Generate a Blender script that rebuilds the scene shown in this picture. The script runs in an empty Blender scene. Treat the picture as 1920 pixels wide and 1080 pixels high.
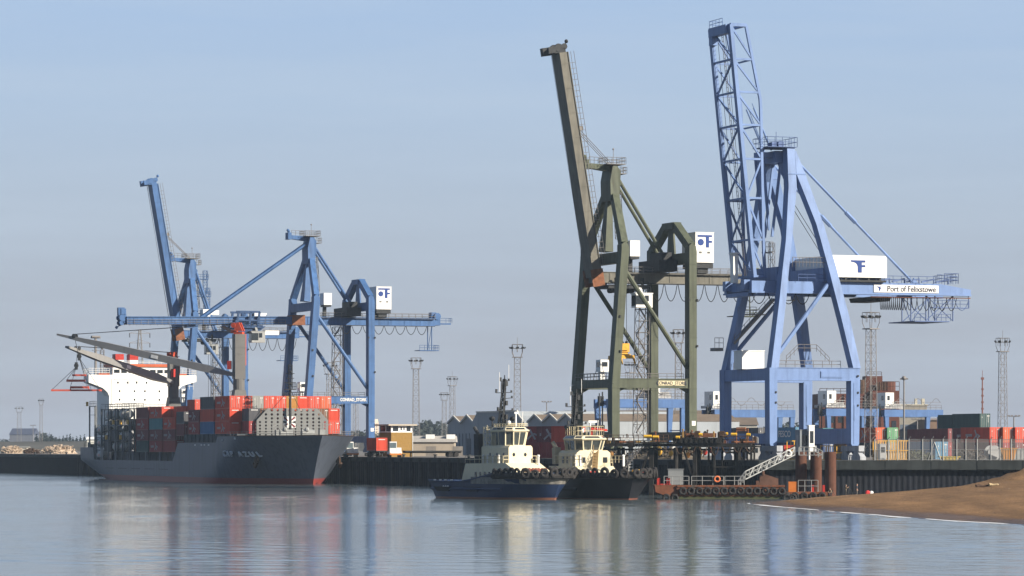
import bpy, math, random
from mathutils import Vector, Matrix, noise
R = math.radians
C = bpy.context.scene
COL = C.collection
random.seed(11)

# ---------------------------------------------------------------- camera
F, YH, HC = 6700.0, 838.0, 7.5          # focal length in photo pixels, horizon row, eye height above the water
cam_d = bpy.data.cameras.new('camera')
cam = bpy.data.objects.new('camera', cam_d)
COL.objects.link(cam)
cam.location = (0, 0, HC)
cam.rotation_euler = (R(90), 0, 0)
cam_d.sensor_width = 36
cam_d.lens = F / 1920 * 36
cam_d.shift_y = (YH - 540) / 1920
cam_d.clip_start = 1
cam_d.clip_end = 40000
C.camera = cam

# ---------------------------------------------------------------- sun, sky, exposure
SUN_AZ, SUN_EL = 118.0, 26.0             # clockwise from +Y (the view direction), above the horizon
sd = bpy.data.lights.new('sun', 'SUN')
sd.energy = 5.0
sd.angle = R(0.5)
sd.color = (1.0, 0.90, 0.75)
sun = bpy.data.objects.new('sun', sd)
COL.objects.link(sun)
dv = Vector((math.sin(R(SUN_AZ)) * math.cos(R(SUN_EL)), math.cos(R(SUN_AZ)) * math.cos(R(SUN_EL)), math.sin(R(SUN_EL))))
sun.rotation_euler = dv.to_track_quat('Z', 'Y').to_euler()
sun.location = (300, -200, 300)
W = bpy.data.worlds.new('World')
C.world = W
W.use_nodes = True
nt = W.node_tree
nt.nodes.clear()
wo = nt.nodes.new('ShaderNodeOutputWorld')
bg = nt.nodes.new('ShaderNodeBackground')
sky = nt.nodes.new('ShaderNodeTexSky')
sky.sky_type = 'NISHITA'
sky.sun_disc = False
sky.sun_elevation = R(SUN_EL)
sky.sun_rotation = R(SUN_AZ)
sky.air_density = 1.0
sky.dust_density = 1.0
sky.ozone_density = 1.5
SKY_STRENGTH = 0.05
EXPO = 1.2
K_ = 2 ** -EXPO
bg.inputs['Strength'].default_value = SKY_STRENGTH
# thin high cloud streaks and the lilac tint of the low haze, laid out by direction in the sky
tc = nt.nodes.new('ShaderNodeTexCoord')
sep = nt.nodes.new('ShaderNodeSeparateXYZ')
nt.links.new(tc.outputs['Generated'], sep.inputs[0])
ramp = nt.nodes.new('ShaderNodeValToRGB')
e = ramp.color_ramp.elements
e[0].position = 0.0; e[0].color = (0.365, 0.378, 0.450, 1)
e[1].position = 1.0; e[1].color = (0.06, 0.13, 0.30, 1)
for p_, c_ in ((0.030, (0.385, 0.415, 0.495, 1)), (0.065, (0.435, 0.512, 0.632, 1)), (0.095, (0.432, 0.550, 0.725, 1)), (0.125, (0.400, 0.545, 0.775, 1)), (0.25, (0.16, 0.29, 0.56, 1))):
    q_ = e.new(p_); q_.color = c_
nt.links.new(sep.outputs['Z'], ramp.inputs[0])
rs = nt.nodes.new('ShaderNodeVectorMath'); rs.operation = 'SCALE'
nt.links.new(ramp.outputs[0], rs.inputs[0])
rs.inputs['Scale'].default_value = K_ / SKY_STRENGTH
hz_f = nt.nodes.new('ShaderNodeMapRange')          # the haze layer thins out with height
hz_f.inputs['From Min'].default_value = 0.12
hz_f.inputs['From Max'].default_value = 0.75
hz_f.inputs['To Min'].default_value = 0.92
hz_f.inputs['To Max'].default_value = 0.15
nt.links.new(sep.outputs['Z'], hz_f.inputs['Value'])
mp = nt.nodes.new('ShaderNodeMapping')
mp.inputs['Scale'].default_value = (7, 7, 75)
mp.inputs['Rotation'].default_value = (0, R(4), 0)
nt.links.new(tc.outputs['Generated'], mp.inputs[0])
cn = nt.nodes.new('ShaderNodeTexNoise')
cn.inputs['Scale'].default_value = 1.0
cn.inputs['Detail'].default_value = 5
cn.inputs['Roughness'].default_value = 0.6
nt.links.new(mp.outputs[0], cn.inputs['Vector'])
cr = nt.nodes.new('ShaderNodeMapRange')
cr.inputs['From Min'].default_value = 0.42
cr.inputs['From Max'].default_value = 0.8
cr.inputs['To Min'].default_value = 0.0
cr.inputs['To Max'].default_value = 0.38
nt.links.new(cn.outputs['Fac'], cr.inputs['Value'])
mul = nt.nodes.new('ShaderNodeMix'); mul.data_type = 'RGBA'
nt.links.new(hz_f.outputs[0], mul.inputs['Factor'])
nt.links.new(sky.outputs[0], mul.inputs['A'])
nt.links.new(rs.outputs[0], mul.inputs['B'])
cl = nt.nodes.new('ShaderNodeMix'); cl.data_type = 'RGBA'
nt.links.new(cr.outputs[0], cl.inputs['Factor'])
nt.links.new(mul.outputs['Result'], cl.inputs['A'])
cl.inputs['B'].default_value = [c_ * K_ / SKY_STRENGTH for c_ in (0.52, 0.62, 0.75)] + [1]
nt.links.new(cl.outputs['Result'], bg.inputs['Color'])
nt.links.new(bg.outputs[0], wo.inputs['Surface'])
C.view_settings.view_transform = 'Standard'
C.view_settings.look = 'None'
C.view_settings.exposure = EXPO
C.view_settings.gamma = 1.0

# ---------------------------------------------------------------- the port's own grid
TH = R(20.5)
CT, ST = math.cos(TH), math.sin(TH)
OX, OY = 17.9, 615.0
QZ = 5.45                                 # quay level above the water

def P(a, b, z):
    """a: metres inland from the seaward crane rail, b: metres up the quay, z: above the water"""
    return Vector((OX + a * CT - b * ST, OY + a * ST + b * CT, z))

def PX(x, y, Y):
    """a point Y metres away seen in photo pixel x, y"""
    return Vector(((x - 960) / F * Y, Y, HC - (y - YH) / F * Y))

# ---------------------------------------------------------------- materials
MATS = {}
ALB = 0.76                                 # scales every base colour down to balance the raised exposure

def M(name, col, rough=0.6, metal=0.0, var=0.16, scale=0.6, streak=0.0, rust=0.0, rustcol=(0.16, 0.07, 0.035), below=None, spec=0.16, pitch=None):
    if name in MATS:
        return MATS[name]
    col = [c * ALB for c in col]
    m = bpy.data.materials.new(name)
    m.use_nodes = True
    t = m.node_tree
    b = t.nodes['Principled BSDF']
    b.inputs['Roughness'].default_value = rough
    b.inputs['Metallic'].default_value = metal
    b.inputs['Specular IOR Level'].default_value = spec
    co = t.nodes.new('ShaderNodeTexCoord')
    src = co.outputs['Object']
    n = t.nodes.new('ShaderNodeTexNoise')
    n.inputs['Scale'].default_value = scale
    n.inputs['Detail'].default_value = 6
    n.inputs['Roughness'].default_value = 0.65
    t.links.new(src, n.inputs['Vector'])
    mx = t.nodes.new('ShaderNodeMix'); mx.data_type = 'RGBA'
    mr = t.nodes.new('ShaderNodeMapRange')
    mr.inputs['From Min'].default_value = 0.3
    mr.inputs['From Max'].default_value = 0.7
    t.links.new(n.outputs['Fac'], mr.inputs['Value'])
    t.links.new(mr.outputs[0], mx.inputs['Factor'])
    mx.inputs['A'].default_value = [c * (1 - var) for c in col] + [1]
    mx.inputs['B'].default_value = [min(1, c * (1 + var)) for c in col] + [1]
    out = mx.outputs['Result']
    if streak:
        mp2 = t.nodes.new('ShaderNodeMapping')
        mp2.inputs['Scale'].default_value = (1.1, 1.1, 0.07)
        t.links.new(src, mp2.inputs[0])
        n2 = t.nodes.new('ShaderNodeTexNoise')
        n2.inputs['Scale'].default_value = 1.3
        n2.inputs['Detail'].default_value = 4
        t.links.new(mp2.outputs[0], n2.inputs['Vector'])
        mr2 = t.nodes.new('ShaderNodeMapRange')
        mr2.inputs['From Min'].default_value = 0.48
        mr2.inputs['From Max'].default_value = 0.72
        mr2.inputs['To Max'].default_value = streak
        t.links.new(n2.outputs['Fac'], mr2.inputs['Value'])
        m2 = t.nodes.new('ShaderNodeMix'); m2.data_type = 'RGBA'
        t.links.new(mr2.outputs[0], m2.inputs['Factor'])
        t.links.new(out, m2.inputs['A'])
        m2.inputs['B'].default_value = [c * 0.35 for c in col] + [1]
        out = m2.outputs['Result']
    if rust:
        n3 = t.nodes.new('ShaderNodeTexNoise')
        n3.inputs['Scale'].default_value = 0.9
        n3.inputs['Detail'].default_value = 8
        n3.inputs['Roughness'].default_value = 0.75
        mp3 = t.nodes.new('ShaderNodeMapping')
        mp3.inputs['Scale'].default_value = (1, 1, 0.35)
        mp3.inputs['Location'].default_value = (3.1, 7.7, 1.3)
        t.links.new(src, mp3.inputs[0])
        t.links.new(mp3.outputs[0], n3.inputs['Vector'])
        mr3 = t.nodes.new('ShaderNodeMapRange')
        mr3.inputs['From Min'].default_value = 0.72 - 0.34 * rust
        mr3.inputs['From Max'].default_value = 0.82 - 0.34 * rust
        t.links.new(n3.outputs['Fac'], mr3.inputs['Value'])
        m3 = t.nodes.new('ShaderNodeMix'); m3.data_type = 'RGBA'
        t.links.new(mr3.outputs[0], m3.inputs['Factor'])
        t.links.new(out, m3.inputs['A'])
        m3.inputs['B'].default_value = list(rustcol) + [1]
        out = m3.outputs['Result']
    if below:                              # antifouling paint under a painted waterline
        z0, c2 = below
        sp = t.nodes.new('ShaderNodeSeparateXYZ')
        t.links.new(src, sp.inputs[0])
        mr4 = t.nodes.new('ShaderNodeMapRange')
        mr4.inputs['From Min'].default_value = z0 - 0.05
        mr4.inputs['From Max'].default_value = z0 + 0.05
        mr4.inputs['To Min'].default_value = 1
        mr4.inputs['To Max'].default_value = 0
        t.links.new(sp.outputs['Z'], mr4.inputs['Value'])
        m4 = t.nodes.new('ShaderNodeMix'); m4.data_type = 'RGBA'
        t.links.new(mr4.outputs[0], m4.inputs['Factor'])
        t.links.new(out, m4.inputs['A'])
        m4.inputs['B'].default_value = list(c2) + [1]
        out = m4.outputs['Result']
    if pitch:                              # ribbed sheet: a real relief by bump
        wv = t.nodes.new('ShaderNodeTexWave')
        wv.bands_direction = pitch[0]
        wv.inputs['Scale'].default_value = pitch[1]
        t.links.new(src, wv.inputs['Vector'])
        bp = t.nodes.new('ShaderNodeBump')
        bp.inputs['Strength'].default_value = 0.6
        bp.inputs['Distance'].default_value = 0.05
        t.links.new(wv.outputs['Fac'], bp.inputs['Height'])
        t.links.new(bp.outputs[0], b.inputs['Normal'])
    t.links.new(out, b.inputs['Base Color'])
    MATS[name] = m
    return m

GREEN = M('crane_green_paint', (0.086, 0.098, 0.068), 0.55, var=0.22, scale=0.3, streak=0.6, rust=0.16)
BOOMGREY = M('boom_weathered_paint', (0.150, 0.143, 0.120), 0.6, streak=0.5, rust=0.12)
BLUE = M('crane_blue_paint', (0.058, 0.13, 0.29), 0.5, var=0.2, scale=0.3, streak=0.5, rust=0.13)
PBLUE = M('crane_pale_blue_paint', (0.155, 0.242, 0.455), 0.45, var=0.13, scale=0.3, streak=0.35, rust=0.10)
DBLUE = M('yard_blue_paint', (0.075, 0.15, 0.33), 0.5, streak=0.3)
RUST = M('rusty_steel', (0.20, 0.085, 0.045), 0.85, var=0.4, scale=1.5)
DRUST = M('dark_rusty_steel', (0.075, 0.045, 0.03), 0.85, var=0.4, scale=1.5, rust=0.2)
WHITE = M('white_paint', (0.80, 0.80, 0.78), 0.5, var=0.05, streak=0.12)
SHIPWHITE = M('ship_white_paint', (0.82, 0.81, 0.78), 0.45, var=0.03, streak=0.06, rust=0.03)
CREAM = M('cream_paint', (0.70, 0.63, 0.45), 0.5, var=0.06, streak=0.12, rust=0.05)
DARK = M('dark_steel', (0.035, 0.037, 0.04), 0.6, var=0.3, scale=2)
GREY = M('grey_paint', (0.125, 0.125, 0.122), 0.5, var=0.08, streak=0.15)
LGREY = M('galvanised_steel', (0.30, 0.31, 0.31), 0.5, metal=0.2, var=0.12, scale=2)
MASTGREY = M('mast_steel', (0.20, 0.19, 0.185), 0.6, var=0.15, scale=1)
CABLE = M('black_cable', (0.03, 0.03, 0.032), 0.7)
JIBGREY = M('jib_grey_paint', (0.22, 0.22, 0.22), 0.5, var=0.08, streak=0.15)
GLASS = M('dark_glass', (0.02, 0.025, 0.03), 0.08, var=0.3, spec=0.8)
YELLOW = M('yellow_paint', (0.62, 0.34, 0.045), 0.55, var=0.2, scale=2, rust=0.1)
ORANGE = M('orange_paint', (0.50, 0.07, 0.03), 0.5, var=0.08)
REDP = M('red_paint', (0.40, 0.035, 0.025), 0.5, var=0.12)
LOGO = M('logo_blue', (0.022, 0.055, 0.22), 0.5, var=0.03)
INK = M('dark_lettering', (0.02, 0.025, 0.06), 0.6, var=0.02)
LETTER = M('white_lettering', (0.72, 0.72, 0.70), 0.6, var=0.05)
CREAML = M('cream_lettering', (0.75, 0.66, 0.42), 0.6, var=0.05)
RUBBER = M('tyre_rubber', (0.030, 0.028, 0.028), 0.85, var=0.3, scale=3)
SKIN = M('skin', (0.45, 0.26, 0.18), 0.6, var=0.05)
JACKET = M('dark_jacket', (0.04, 0.045, 0.06), 0.8)
TROUSER = M('grey_trousers', (0.13, 0.12, 0.11), 0.85)
KHAKI = M('khaki_coat', (0.24, 0.20, 0.14), 0.85)
HAIR = M('grey_hair', (0.20, 0.18, 0.16), 0.8)

# ---------------------------------------------------------------- mesh building
UPZ = Vector((0, 0, 1))

class MB:
    def __init__(self):
        self.v, self.f, self.mi, self.cur = [], [], [], 0

    def add(self, vs, fs):
        n = len(self.v)
        self.v += [tuple(q) for q in vs]
        for f in fs:
            self.f.append([i + n for i in f])
            self.mi.append(self.cur)
        return self

    def hexa(self, c):
        return self.add(c, [(0, 3, 2, 1), (4, 5, 6, 7), (0, 1, 5, 4), (1, 2, 6, 5), (2, 3, 7, 6), (3, 0, 4, 7)])

    def box(self, x0, x1, y0, y1, z0, z1):
        return self.hexa([(x0, y0, z0), (x1, y0, z0), (x1, y1, z0), (x0, y1, z0), (x0, y0, z1), (x1, y0, z1), (x1, y1, z1), (x0, y1, z1)])

    def beam(self, p, q, w, h=None, up=UPZ, w2=None, h2=None):
        p, q = Vector(p), Vector(q)
        h = h or w
        w2, h2 = w2 or w, h2 or h
        d = (q - p).normalized()
        s = d.cross(Vector(up))
        if s.length < 1e-3:
            s = d.cross(Vector((0, 1, 0)))
        s.normalize()
        u = s.cross(d)
        c = []
        for o, ww, hh in ((p, w, h), (q, w2, h2)):
            for i, j in ((-1, -1), (1, -1), (1, 1), (-1, 1)):
                c.append(o + s * (i * ww / 2) + u * (j * hh / 2))
        return self.hexa(c)

    def tube(self, p, q, r, r2=None, n=6):
        p, q = Vector(p), Vector(q)
        r2 = r if r2 is None else r2
        d = (q - p)
        if d.length < 1e-6:
            return self
        d.normalize()
        s = d.cross(UPZ)
        if s.length < 1e-3:
            s = Vector((1, 0, 0))
        s.normalize()
        u = s.cross(d)
        vs = []
        for o, rr in ((p, r), (q, r2)):
            for k in range(n):
                an = 2 * math.pi * k / n
                vs.append(o + s * (rr * math.cos(an)) + u * (rr * math.sin(an)))
        fs = [(k, (k + 1) % n, n + (k + 1) % n, n + k) for k in range(n)]
        fs += [tuple(range(n))[::-1], tuple(range(n, 2 * n))]
        return self.add(vs, fs)

    def pipe(self, pts, r, n=5):
        for i in range(len(pts) - 1):
            self.tube(pts[i], pts[i + 1], r, n=n)
        return self

    def prism(self, pts, vec):
        pts = [Vector(q) for q in pts]
        vec = Vector(vec)
        n = len(pts)
        vs = pts + [q + vec for q in pts]
        fs = [tuple(range(n))[::-1], tuple(range(n, 2 * n))] + [(k, (k + 1) % n, n + (k + 1) % n, n + k) for k in range(n)]
        return self.add(vs, fs)

    def rail(self, pts, h=1.1, step=2.0, r=0.045, mids=1, closed=False):
        pts = [Vector(q) for q in pts]
        if closed:
            pts = pts + [pts[0]]
        for i in range(len(pts) - 1):
            p, q = pts[i], pts[i + 1]
            for k in range(mids + 1):
                hh = h * (k + 1) / (mids + 1)
                self.tube(p + UPZ * hh, q + UPZ * hh, r, n=4)
            m = max(1, round((q - p).length / step))
            for k in range(m + 1):
                o = p.lerp(q, k / m)
                self.tube(o, o + UPZ * h, r, n=4)
        return self

    def lattice(self, p, q, w, nb, r, w2=None, h=None, faces=4, n=4, rb=None):
        p, q = Vector(p), Vector(q)
        w2 = w2 or w
        h = h or w
        rb = rb or r * 0.6
        d = (q - p).normalized()
        s = d.cross(UPZ)
        if s.length < 1e-3:
            s = Vector((1, 0, 0))
        s.normalize()
        u = s.cross(d)
        ring = []
        for k in range(nb + 1):
            t = k / nb
            o = p.lerp(q, t)
            ww = (w + (w2 - w) * t) / 2
            hh = ww * h / w
            ring.append([o + s * (i * ww) + u * (j * hh) for i, j in ((-1, -1), (1, -1), (1, 1), (-1, 1))])
        for c in range(4):
            self.tube(ring[0][c], ring[-1][c], r, n=n)
        for k in range(nb + 1):
            for c in range(faces):
                self.tube(ring[k][c], ring[k][(c + 1) % 4], rb, n=n)
                if k < nb:
                    a, b2 = (c, (c + 1) % 4) if k % 2 else ((c + 1) % 4, c)
                    self.tube(ring[k][a], ring[k + 1][b2], rb, n=n)
        return self

    def hang(self, p, q, sag, r=0.06, n=8):
        p, q = Vector(p), Vector(q)
        pts = []
        for k in range(n + 1):
            t = k / n
            o = p.lerp(q, t)
            o.z -= sag * (1 - (2 * t - 1) ** 2) ** 0.8
            pts.append(o)
        return self.pipe(pts, r, n=4)

    def ring(self, c, axis, R1, r, n=14, m=6):
        c, axis = Vector(c), Vector(axis).normalized()
        s = axis.cross(UPZ)
        if s.length < 1e-3:
            s = Vector((1, 0, 0))
        s.normalize()
        u = s.cross(axis)
        vs, fs = [], []
        for i in range(n):
            an = 2 * math.pi * i / n
            e_ = s * math.cos(an) + u * math.sin(an)
            for j in range(m):
                bn = 2 * math.pi * j / m
                vs.append(c + e_ * (R1 + r * math.cos(bn)) + axis * (r * math.sin(bn)))
        for i in range(n):
            for j in range(m):
                fs.append((i * m + j, ((i + 1) % n) * m + j, ((i + 1) % n) * m + (j + 1) % m, i * m + (j + 1) % m))
        return self.add(vs, fs)

    def ball(self, c, rx, ry=None, rz=None, n=8, m=6):
        c = Vector(c)
        ry = ry or rx
        rz = rz or rx
        vs = [c + Vector((0, 0, -rz))]
        for j in range(1, m):
            ph = -math.pi / 2 + math.pi * j / m
            for i in range(n):
                an = 2 * math.pi * i / n
                vs.append(c + Vector((rx * math.cos(ph) * math.cos(an), ry * math.cos(ph) * math.sin(an), rz * math.sin(ph))))
        vs.append(c + Vector((0, 0, rz)))
        L = len(vs) - 1
        fs = [(0, 1 + (i + 1) % n, 1 + i) for i in range(n)]
        for j in range(m - 2):
            for i in range(n):
                a = 1 + j * n
                fs.append((a + i, a + (i + 1) % n, a + n + (i + 1) % n, a + n + i))
        a = 1 + (m - 2) * n
        fs += [(a + i, a + (i + 1) % n, L) for i in range(n)]
        return self.add(vs, fs)

    def build(self, name, mats, parent=None, label=None, smooth=False):
        me = bpy.data.meshes.new(name)
        me.from_pydata(self.v, [], self.f)
        if not isinstance(mats, (list, tuple)):
            mats = [mats]
        for m in mats:
            me.materials.append(m)
        if len(mats) > 1:
            me.polygons.foreach_set('material_index', self.mi)
        if smooth:
            me.polygons.foreach_set('use_smooth', [True] * len(me.polygons))
        me.update()
        o = bpy.data.objects.new(name, me)
        COL.objects.link(o)
        if parent:
            o.parent = parent
        if label:
            o['label'] = label
        return o

def tag(o, label, cat, group=None):
    o['label'] = label
    o['category'] = cat
    if group:
        o['group'] = group
    return o

def thing(name, label, cat, loc=(0, 0, 0), rz=0.0, group=None):
    o = bpy.data.objects.new(name, None)
    COL.objects.link(o)
    o.empty_display_size = 0.5
    o.location = loc
    o.rotation_euler = (0, 0, rz)
    return tag(o, label, cat, group)

def kids(o):
    return [c for c in bpy.data.objects if c.parent == o]

def copy_tree(o, label, loc=None, rz=None, parent=None):
    c = o.copy()
    COL.objects.link(c)
    if parent:
        c.parent = parent
    else:
        c['label'] = label
        c.location = loc
        if rz is not None:
            c.rotation_euler = (0, 0, rz)
    for ch in kids(o):
        copy_tree(ch, None, parent=c)
    return c

def text(name, s, size, origin, dx, dy, mat, parent, depth=0.03, bold=0.0, font_w=1.0):
    cu = bpy.data.curves.new(name, 'FONT')
    cu.body = s
    cu.size = size
    cu.extrude = depth / 2
    cu.offset = bold
    cu.align_x = 'CENTER'
    cu.align_y = 'CENTER'
    tmp = bpy.data.objects.new(name + '_tmp', cu)
    COL.objects.link(tmp)
    dg = bpy.context.evaluated_depsgraph_get()
    me = bpy.data.meshes.new_from_object(tmp.evaluated_get(dg))
    bpy.data.objects.remove(tmp)
    bpy.data.curves.remove(cu)
    dx, dy = Vector(dx).normalized(), Vector(dy).normalized()
    dz = dx.cross(dy)
    mt = Matrix(((dx.x * font_w, dy.x, dz.x, origin[0]), (dx.y * font_w, dy.y, dz.y, origin[1]), (dx.z * font_w, dy.z, dz.z, origin[2]), (0, 0, 0, 1)))
    me.transform(mt)
    me.materials.clear()
    me.materials.append(mat)
    me.name = name
    o = bpy.data.objects.new(name, me)
    COL.objects.link(o)
    o.parent = parent
    return o

def structure(o):
    o['kind'] = 'structure'
    return o
# ================================================================ water
def water_material():
    m = bpy.data.materials.new('estuary_water')
    m.use_nodes = True
    t = m.node_tree
    b = t.nodes['Principled BSDF']
    b.inputs['Base Color'].default_value = (0.06, 0.078, 0.085, 1)
    b.inputs['Roughness'].default_value = 0.12
    b.inputs['IOR'].default_value = 1.333
    g = t.nodes.new('ShaderNodeNewGeometry')
    def nz(scale, detail, amp, st):
        mpn = t.nodes.new('ShaderNodeMapping')
        mpn.inputs['Scale'].default_value = st
        t.links.new(g.outputs['Position'], mpn.inputs[0])
        n = t.nodes.new('ShaderNodeTexNoise')
        n.inputs['Scale'].default_value = scale
        n.inputs['Detail'].default_value = detail
        n.inputs['Roughness'].default_value = 0.55
        t.links.new(mpn.outputs[0], n.inputs['Vector'])
        sb = t.nodes.new('ShaderNodeVectorMath'); sb.operation = 'SUBTRACT'
        t.links.new(n.outputs['Color'], sb.inputs[0])
        sb.inputs[1].default_value = (0.5, 0.5, 0.5)
        sc = t.nodes.new('ShaderNodeVectorMath'); sc.operation = 'MULTIPLY'
        t.links.new(sb.outputs[0], sc.inputs[0])
        sc.inputs[1].default_value = (amp * 0.7, amp, 0)
        return sc.outputs[0]
    a1 = nz(1.6, 2, 0.05, (1, 1, 1))            # ripples a metre or two long
    a2 = nz(0.035, 2, 0.008, (0.5, 1, 1))
    a3 = nz(0.13, 4, 0.015, (0.35, 1, 1))         # short chop, crests lying across the view        # long low swell
    # cat's-paws: patches of rougher water between slicks
    mpn = t.nodes.new('ShaderNodeMapping')
    mpn.inputs['Scale'].default_value = (0.011, 0.026, 1)
    t.links.new(g.outputs['Position'], mpn.inputs[0])
    pn = t.nodes.new('ShaderNodeTexNoise')
    pn.inputs['Scale'].default_value = 1
    pn.inputs['Detail'].default_value = 4
    t.links.new(mpn.outputs[0], pn.inputs['Vector'])
    mr = t.nodes.new('ShaderNodeMapRange')
    mr.inputs['From Min'].default_value = 0.35
    mr.inputs['From Max'].default_value = 0.65
    mr.inputs['To Min'].default_value = 0.45
    mr.inputs['To Max'].default_value = 1.35
    t.links.new(pn.outputs['Fac'], mr.inputs['Value'])
    s1 = t.nodes.new('ShaderNodeVectorMath'); s1.operation = 'SCALE'
    t.links.new(a1, s1.inputs[0])
    t.links.new(mr.outputs[0], s1.inputs['Scale'])
    ad = t.nodes.new('ShaderNodeVectorMath'); ad.operation = 'ADD'
    t.links.new(s1.outputs[0], ad.inputs[0]); t.links.new(a2, ad.inputs[1])
    ad3 = t.nodes.new('ShaderNodeVectorMath'); ad3.operation = 'ADD'
    t.links.new(ad.outputs[0], ad3.inputs[0]); t.links.new(a3, ad3.inputs[1])
    ad2 = t.nodes.new('ShaderNodeVectorMath'); ad2.operation = 'ADD'
    t.links.new(ad3.outputs[0], ad2.inputs[0])
    t.links.new(g.outputs['Normal'], ad2.inputs[1])
    no = t.nodes.new('ShaderNodeVectorMath'); no.operation = 'NORMALIZE'
    t.links.new(ad2.outputs[0], no.inputs[0])
    t.links.new(no.outputs[0], b.inputs['Normal'])
    return m

WATER = water_material()
w = MB()
w.add([(-9000, -400, -0.12), (3000, -400, -0.12), (3000, 1500, -0.12), (-9000, 4000, -0.12)], [(0, 1, 2, 3)])
structure(w.build('water', WATER))
# the reach in front of the quay: real chop, a sum of short wave trains
import numpy as np
rs_ = np.random.RandomState(4)
Yr, y_ = [], 88.0
while y_ < 1180:
    Yr.append(y_)
    y_ += 0.30 if y_ < 240 else 0.45 if y_ < 430 else 0.8 if y_ < 740 else 1.6
Yr = np.array(Yr)
NC = 230
tcol = np.linspace(-1, 1, NC)
Xg = tcol[None, :] * (0.165 * Yr[:, None] + 16)
Yg = np.repeat(Yr[:, None], NC, 1)
Zg = np.zeros_like(Xg)
NW = 56
for k in range(NW):
    lam = 0.9 * (6.5 / 0.9) ** (k / (NW - 1))
    an = rs_.normal(R(62), R(38))
    kk = 2 * np.pi / lam
    sl_ = 0.022 * (2.0 / NW) ** 0.5
    ph = kk * (Xg * np.cos(an) + Yg * np.sin(an)) + rs_.uniform(0, 6.28)
    Zg += sl_ / kk * np.sin(ph)
pa = np.zeros_like(Xg)                      # gusts: stretches of rougher and slacker water
for k in range(9):
    an = rs_.uniform(0, 6.28); lam = rs_.uniform(35, 120)
    pa += np.sin(2 * np.pi / lam * (Xg * np.cos(an) * 0.6 + Yg * np.sin(an)) + rs_.uniform(0, 6.28))
Zg *= np.clip(1.0 + 0.22 * pa, 0.35, 1.9)
me = bpy.data.meshes.new('water')
nR = len(Yr)
me.vertices.add(nR * NC)
me.vertices.foreach_set('co', np.stack([Xg, Yg, Zg], -1).astype(np.float32).ravel())
idx = (np.arange(nR - 1)[:, None] * NC + np.arange(NC - 1)[None, :]).ravel()
quads = np.stack([idx, idx + 1, idx + NC + 1, idx + NC], -1).astype(np.int32)
me.loops.add(quads.size)
me.loops.foreach_set('vertex_index', quads.ravel())
me.polygons.add(len(quads))
me.polygons.foreach_set('loop_start', np.arange(0, quads.size, 4, dtype=np.int32))
me.polygons.foreach_set('use_smooth', np.ones(len(quads), dtype=bool))
me.update(calc_edges=True)
me.materials.append(WATER)
wo_ = bpy.data.objects.new('water', me)
COL.objects.link(wo_)
structure(wo_)

# ================================================================ quay ground
CONC = M('quay_surface', (0.16, 0.15, 0.14), 0.9, var=0.25, scale=0.08)
EA = -5.8                                  # quay edge, a
KX, KY = 37.9, 545.0                       # outer corner of the quay
g = MB()
e1 = P(EA, 700, QZ)
g.add([(KX, KY, QZ), (3500, KY, QZ), (9000, 12000, QZ), (-9000, 12000, QZ), (-9000, 2100, QZ), (-600, 1900, QZ), tuple(e1)], [(0, 1, 2, 3, 4, 5, 6)])
structure(g.build('quay_ground', CONC))

# seaward quay wall: sheet piling with a concrete cope, fender piles on its face
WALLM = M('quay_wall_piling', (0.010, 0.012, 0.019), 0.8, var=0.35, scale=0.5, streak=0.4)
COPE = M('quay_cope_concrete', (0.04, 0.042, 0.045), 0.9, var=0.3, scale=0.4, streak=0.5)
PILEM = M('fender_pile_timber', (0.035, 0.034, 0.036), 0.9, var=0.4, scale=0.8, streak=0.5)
def zigzag_wall(mb, p, q, out, z0, z1, pitch=1.3, depth=0.35):
    p, q, out = Vector(p), Vector(q), Vector(out)
    L = (q - p).length
    n = int(L / pitch)
    vs, fs = [], []
    for i in range(n * 4 + 1):
        t = i / (n * 4)
        o = p.lerp(q, t) + out * (depth if (i % 4) in (1, 2) else 0)
        vs += [(o.x, o.y, z0), (o.x, o.y, z1)]
    for i in range(n * 4):
        fs.append((2 * i, 2 * i + 2, 2 * i + 3, 2 * i + 1))
    mb.add(vs, fs)
c0 = Vector((KX, KY, 0))
bk = (c0 - Vector((OX, OY, 0))).dot(Vector((-ST, CT, 0)))
qw = thing('quay_wall', 'long dark sheet piled quay wall behind the container ship and blue hulled tug', 'quay wall', P(EA, bk, 0), TH)
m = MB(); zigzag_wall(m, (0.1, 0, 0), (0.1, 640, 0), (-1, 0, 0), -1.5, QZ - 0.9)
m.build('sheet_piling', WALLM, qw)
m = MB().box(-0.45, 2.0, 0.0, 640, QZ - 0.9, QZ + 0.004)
m.build('cope', COPE, qw)
pile = MB().box(-0.95, -0.452, -0.22, 0.22, -1.2, QZ - 0.25)
p0 = None
for k in range(78):
    if p0 is None:
        p0 = pile.build('fender_pile', PILEM, qw); o = p0
    else:
        o = p0.copy(); COL.objects.link(o); o.parent = qw
    o.location = (0, 6 + 5.6 * k, 0)
b0 = None
for k in range(20):                        # bollards along the cope
    bb = MB().tube((0, 0, 0), (0, 0, 0.5), 0.28, 0.22, n=8).tube((0, 0, 0.45), (0, 0, 0.62), 0.40, n=8)
    o = bb.build('mooring_bollard', DARK)
    tag(o, 'small black mooring bollard standing on the edge of the quay', 'bollard', 'bollards along the quay edge')
    o.location = P(EA + 0.5, 60 + 19 * k, QZ + 0.01)
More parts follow.
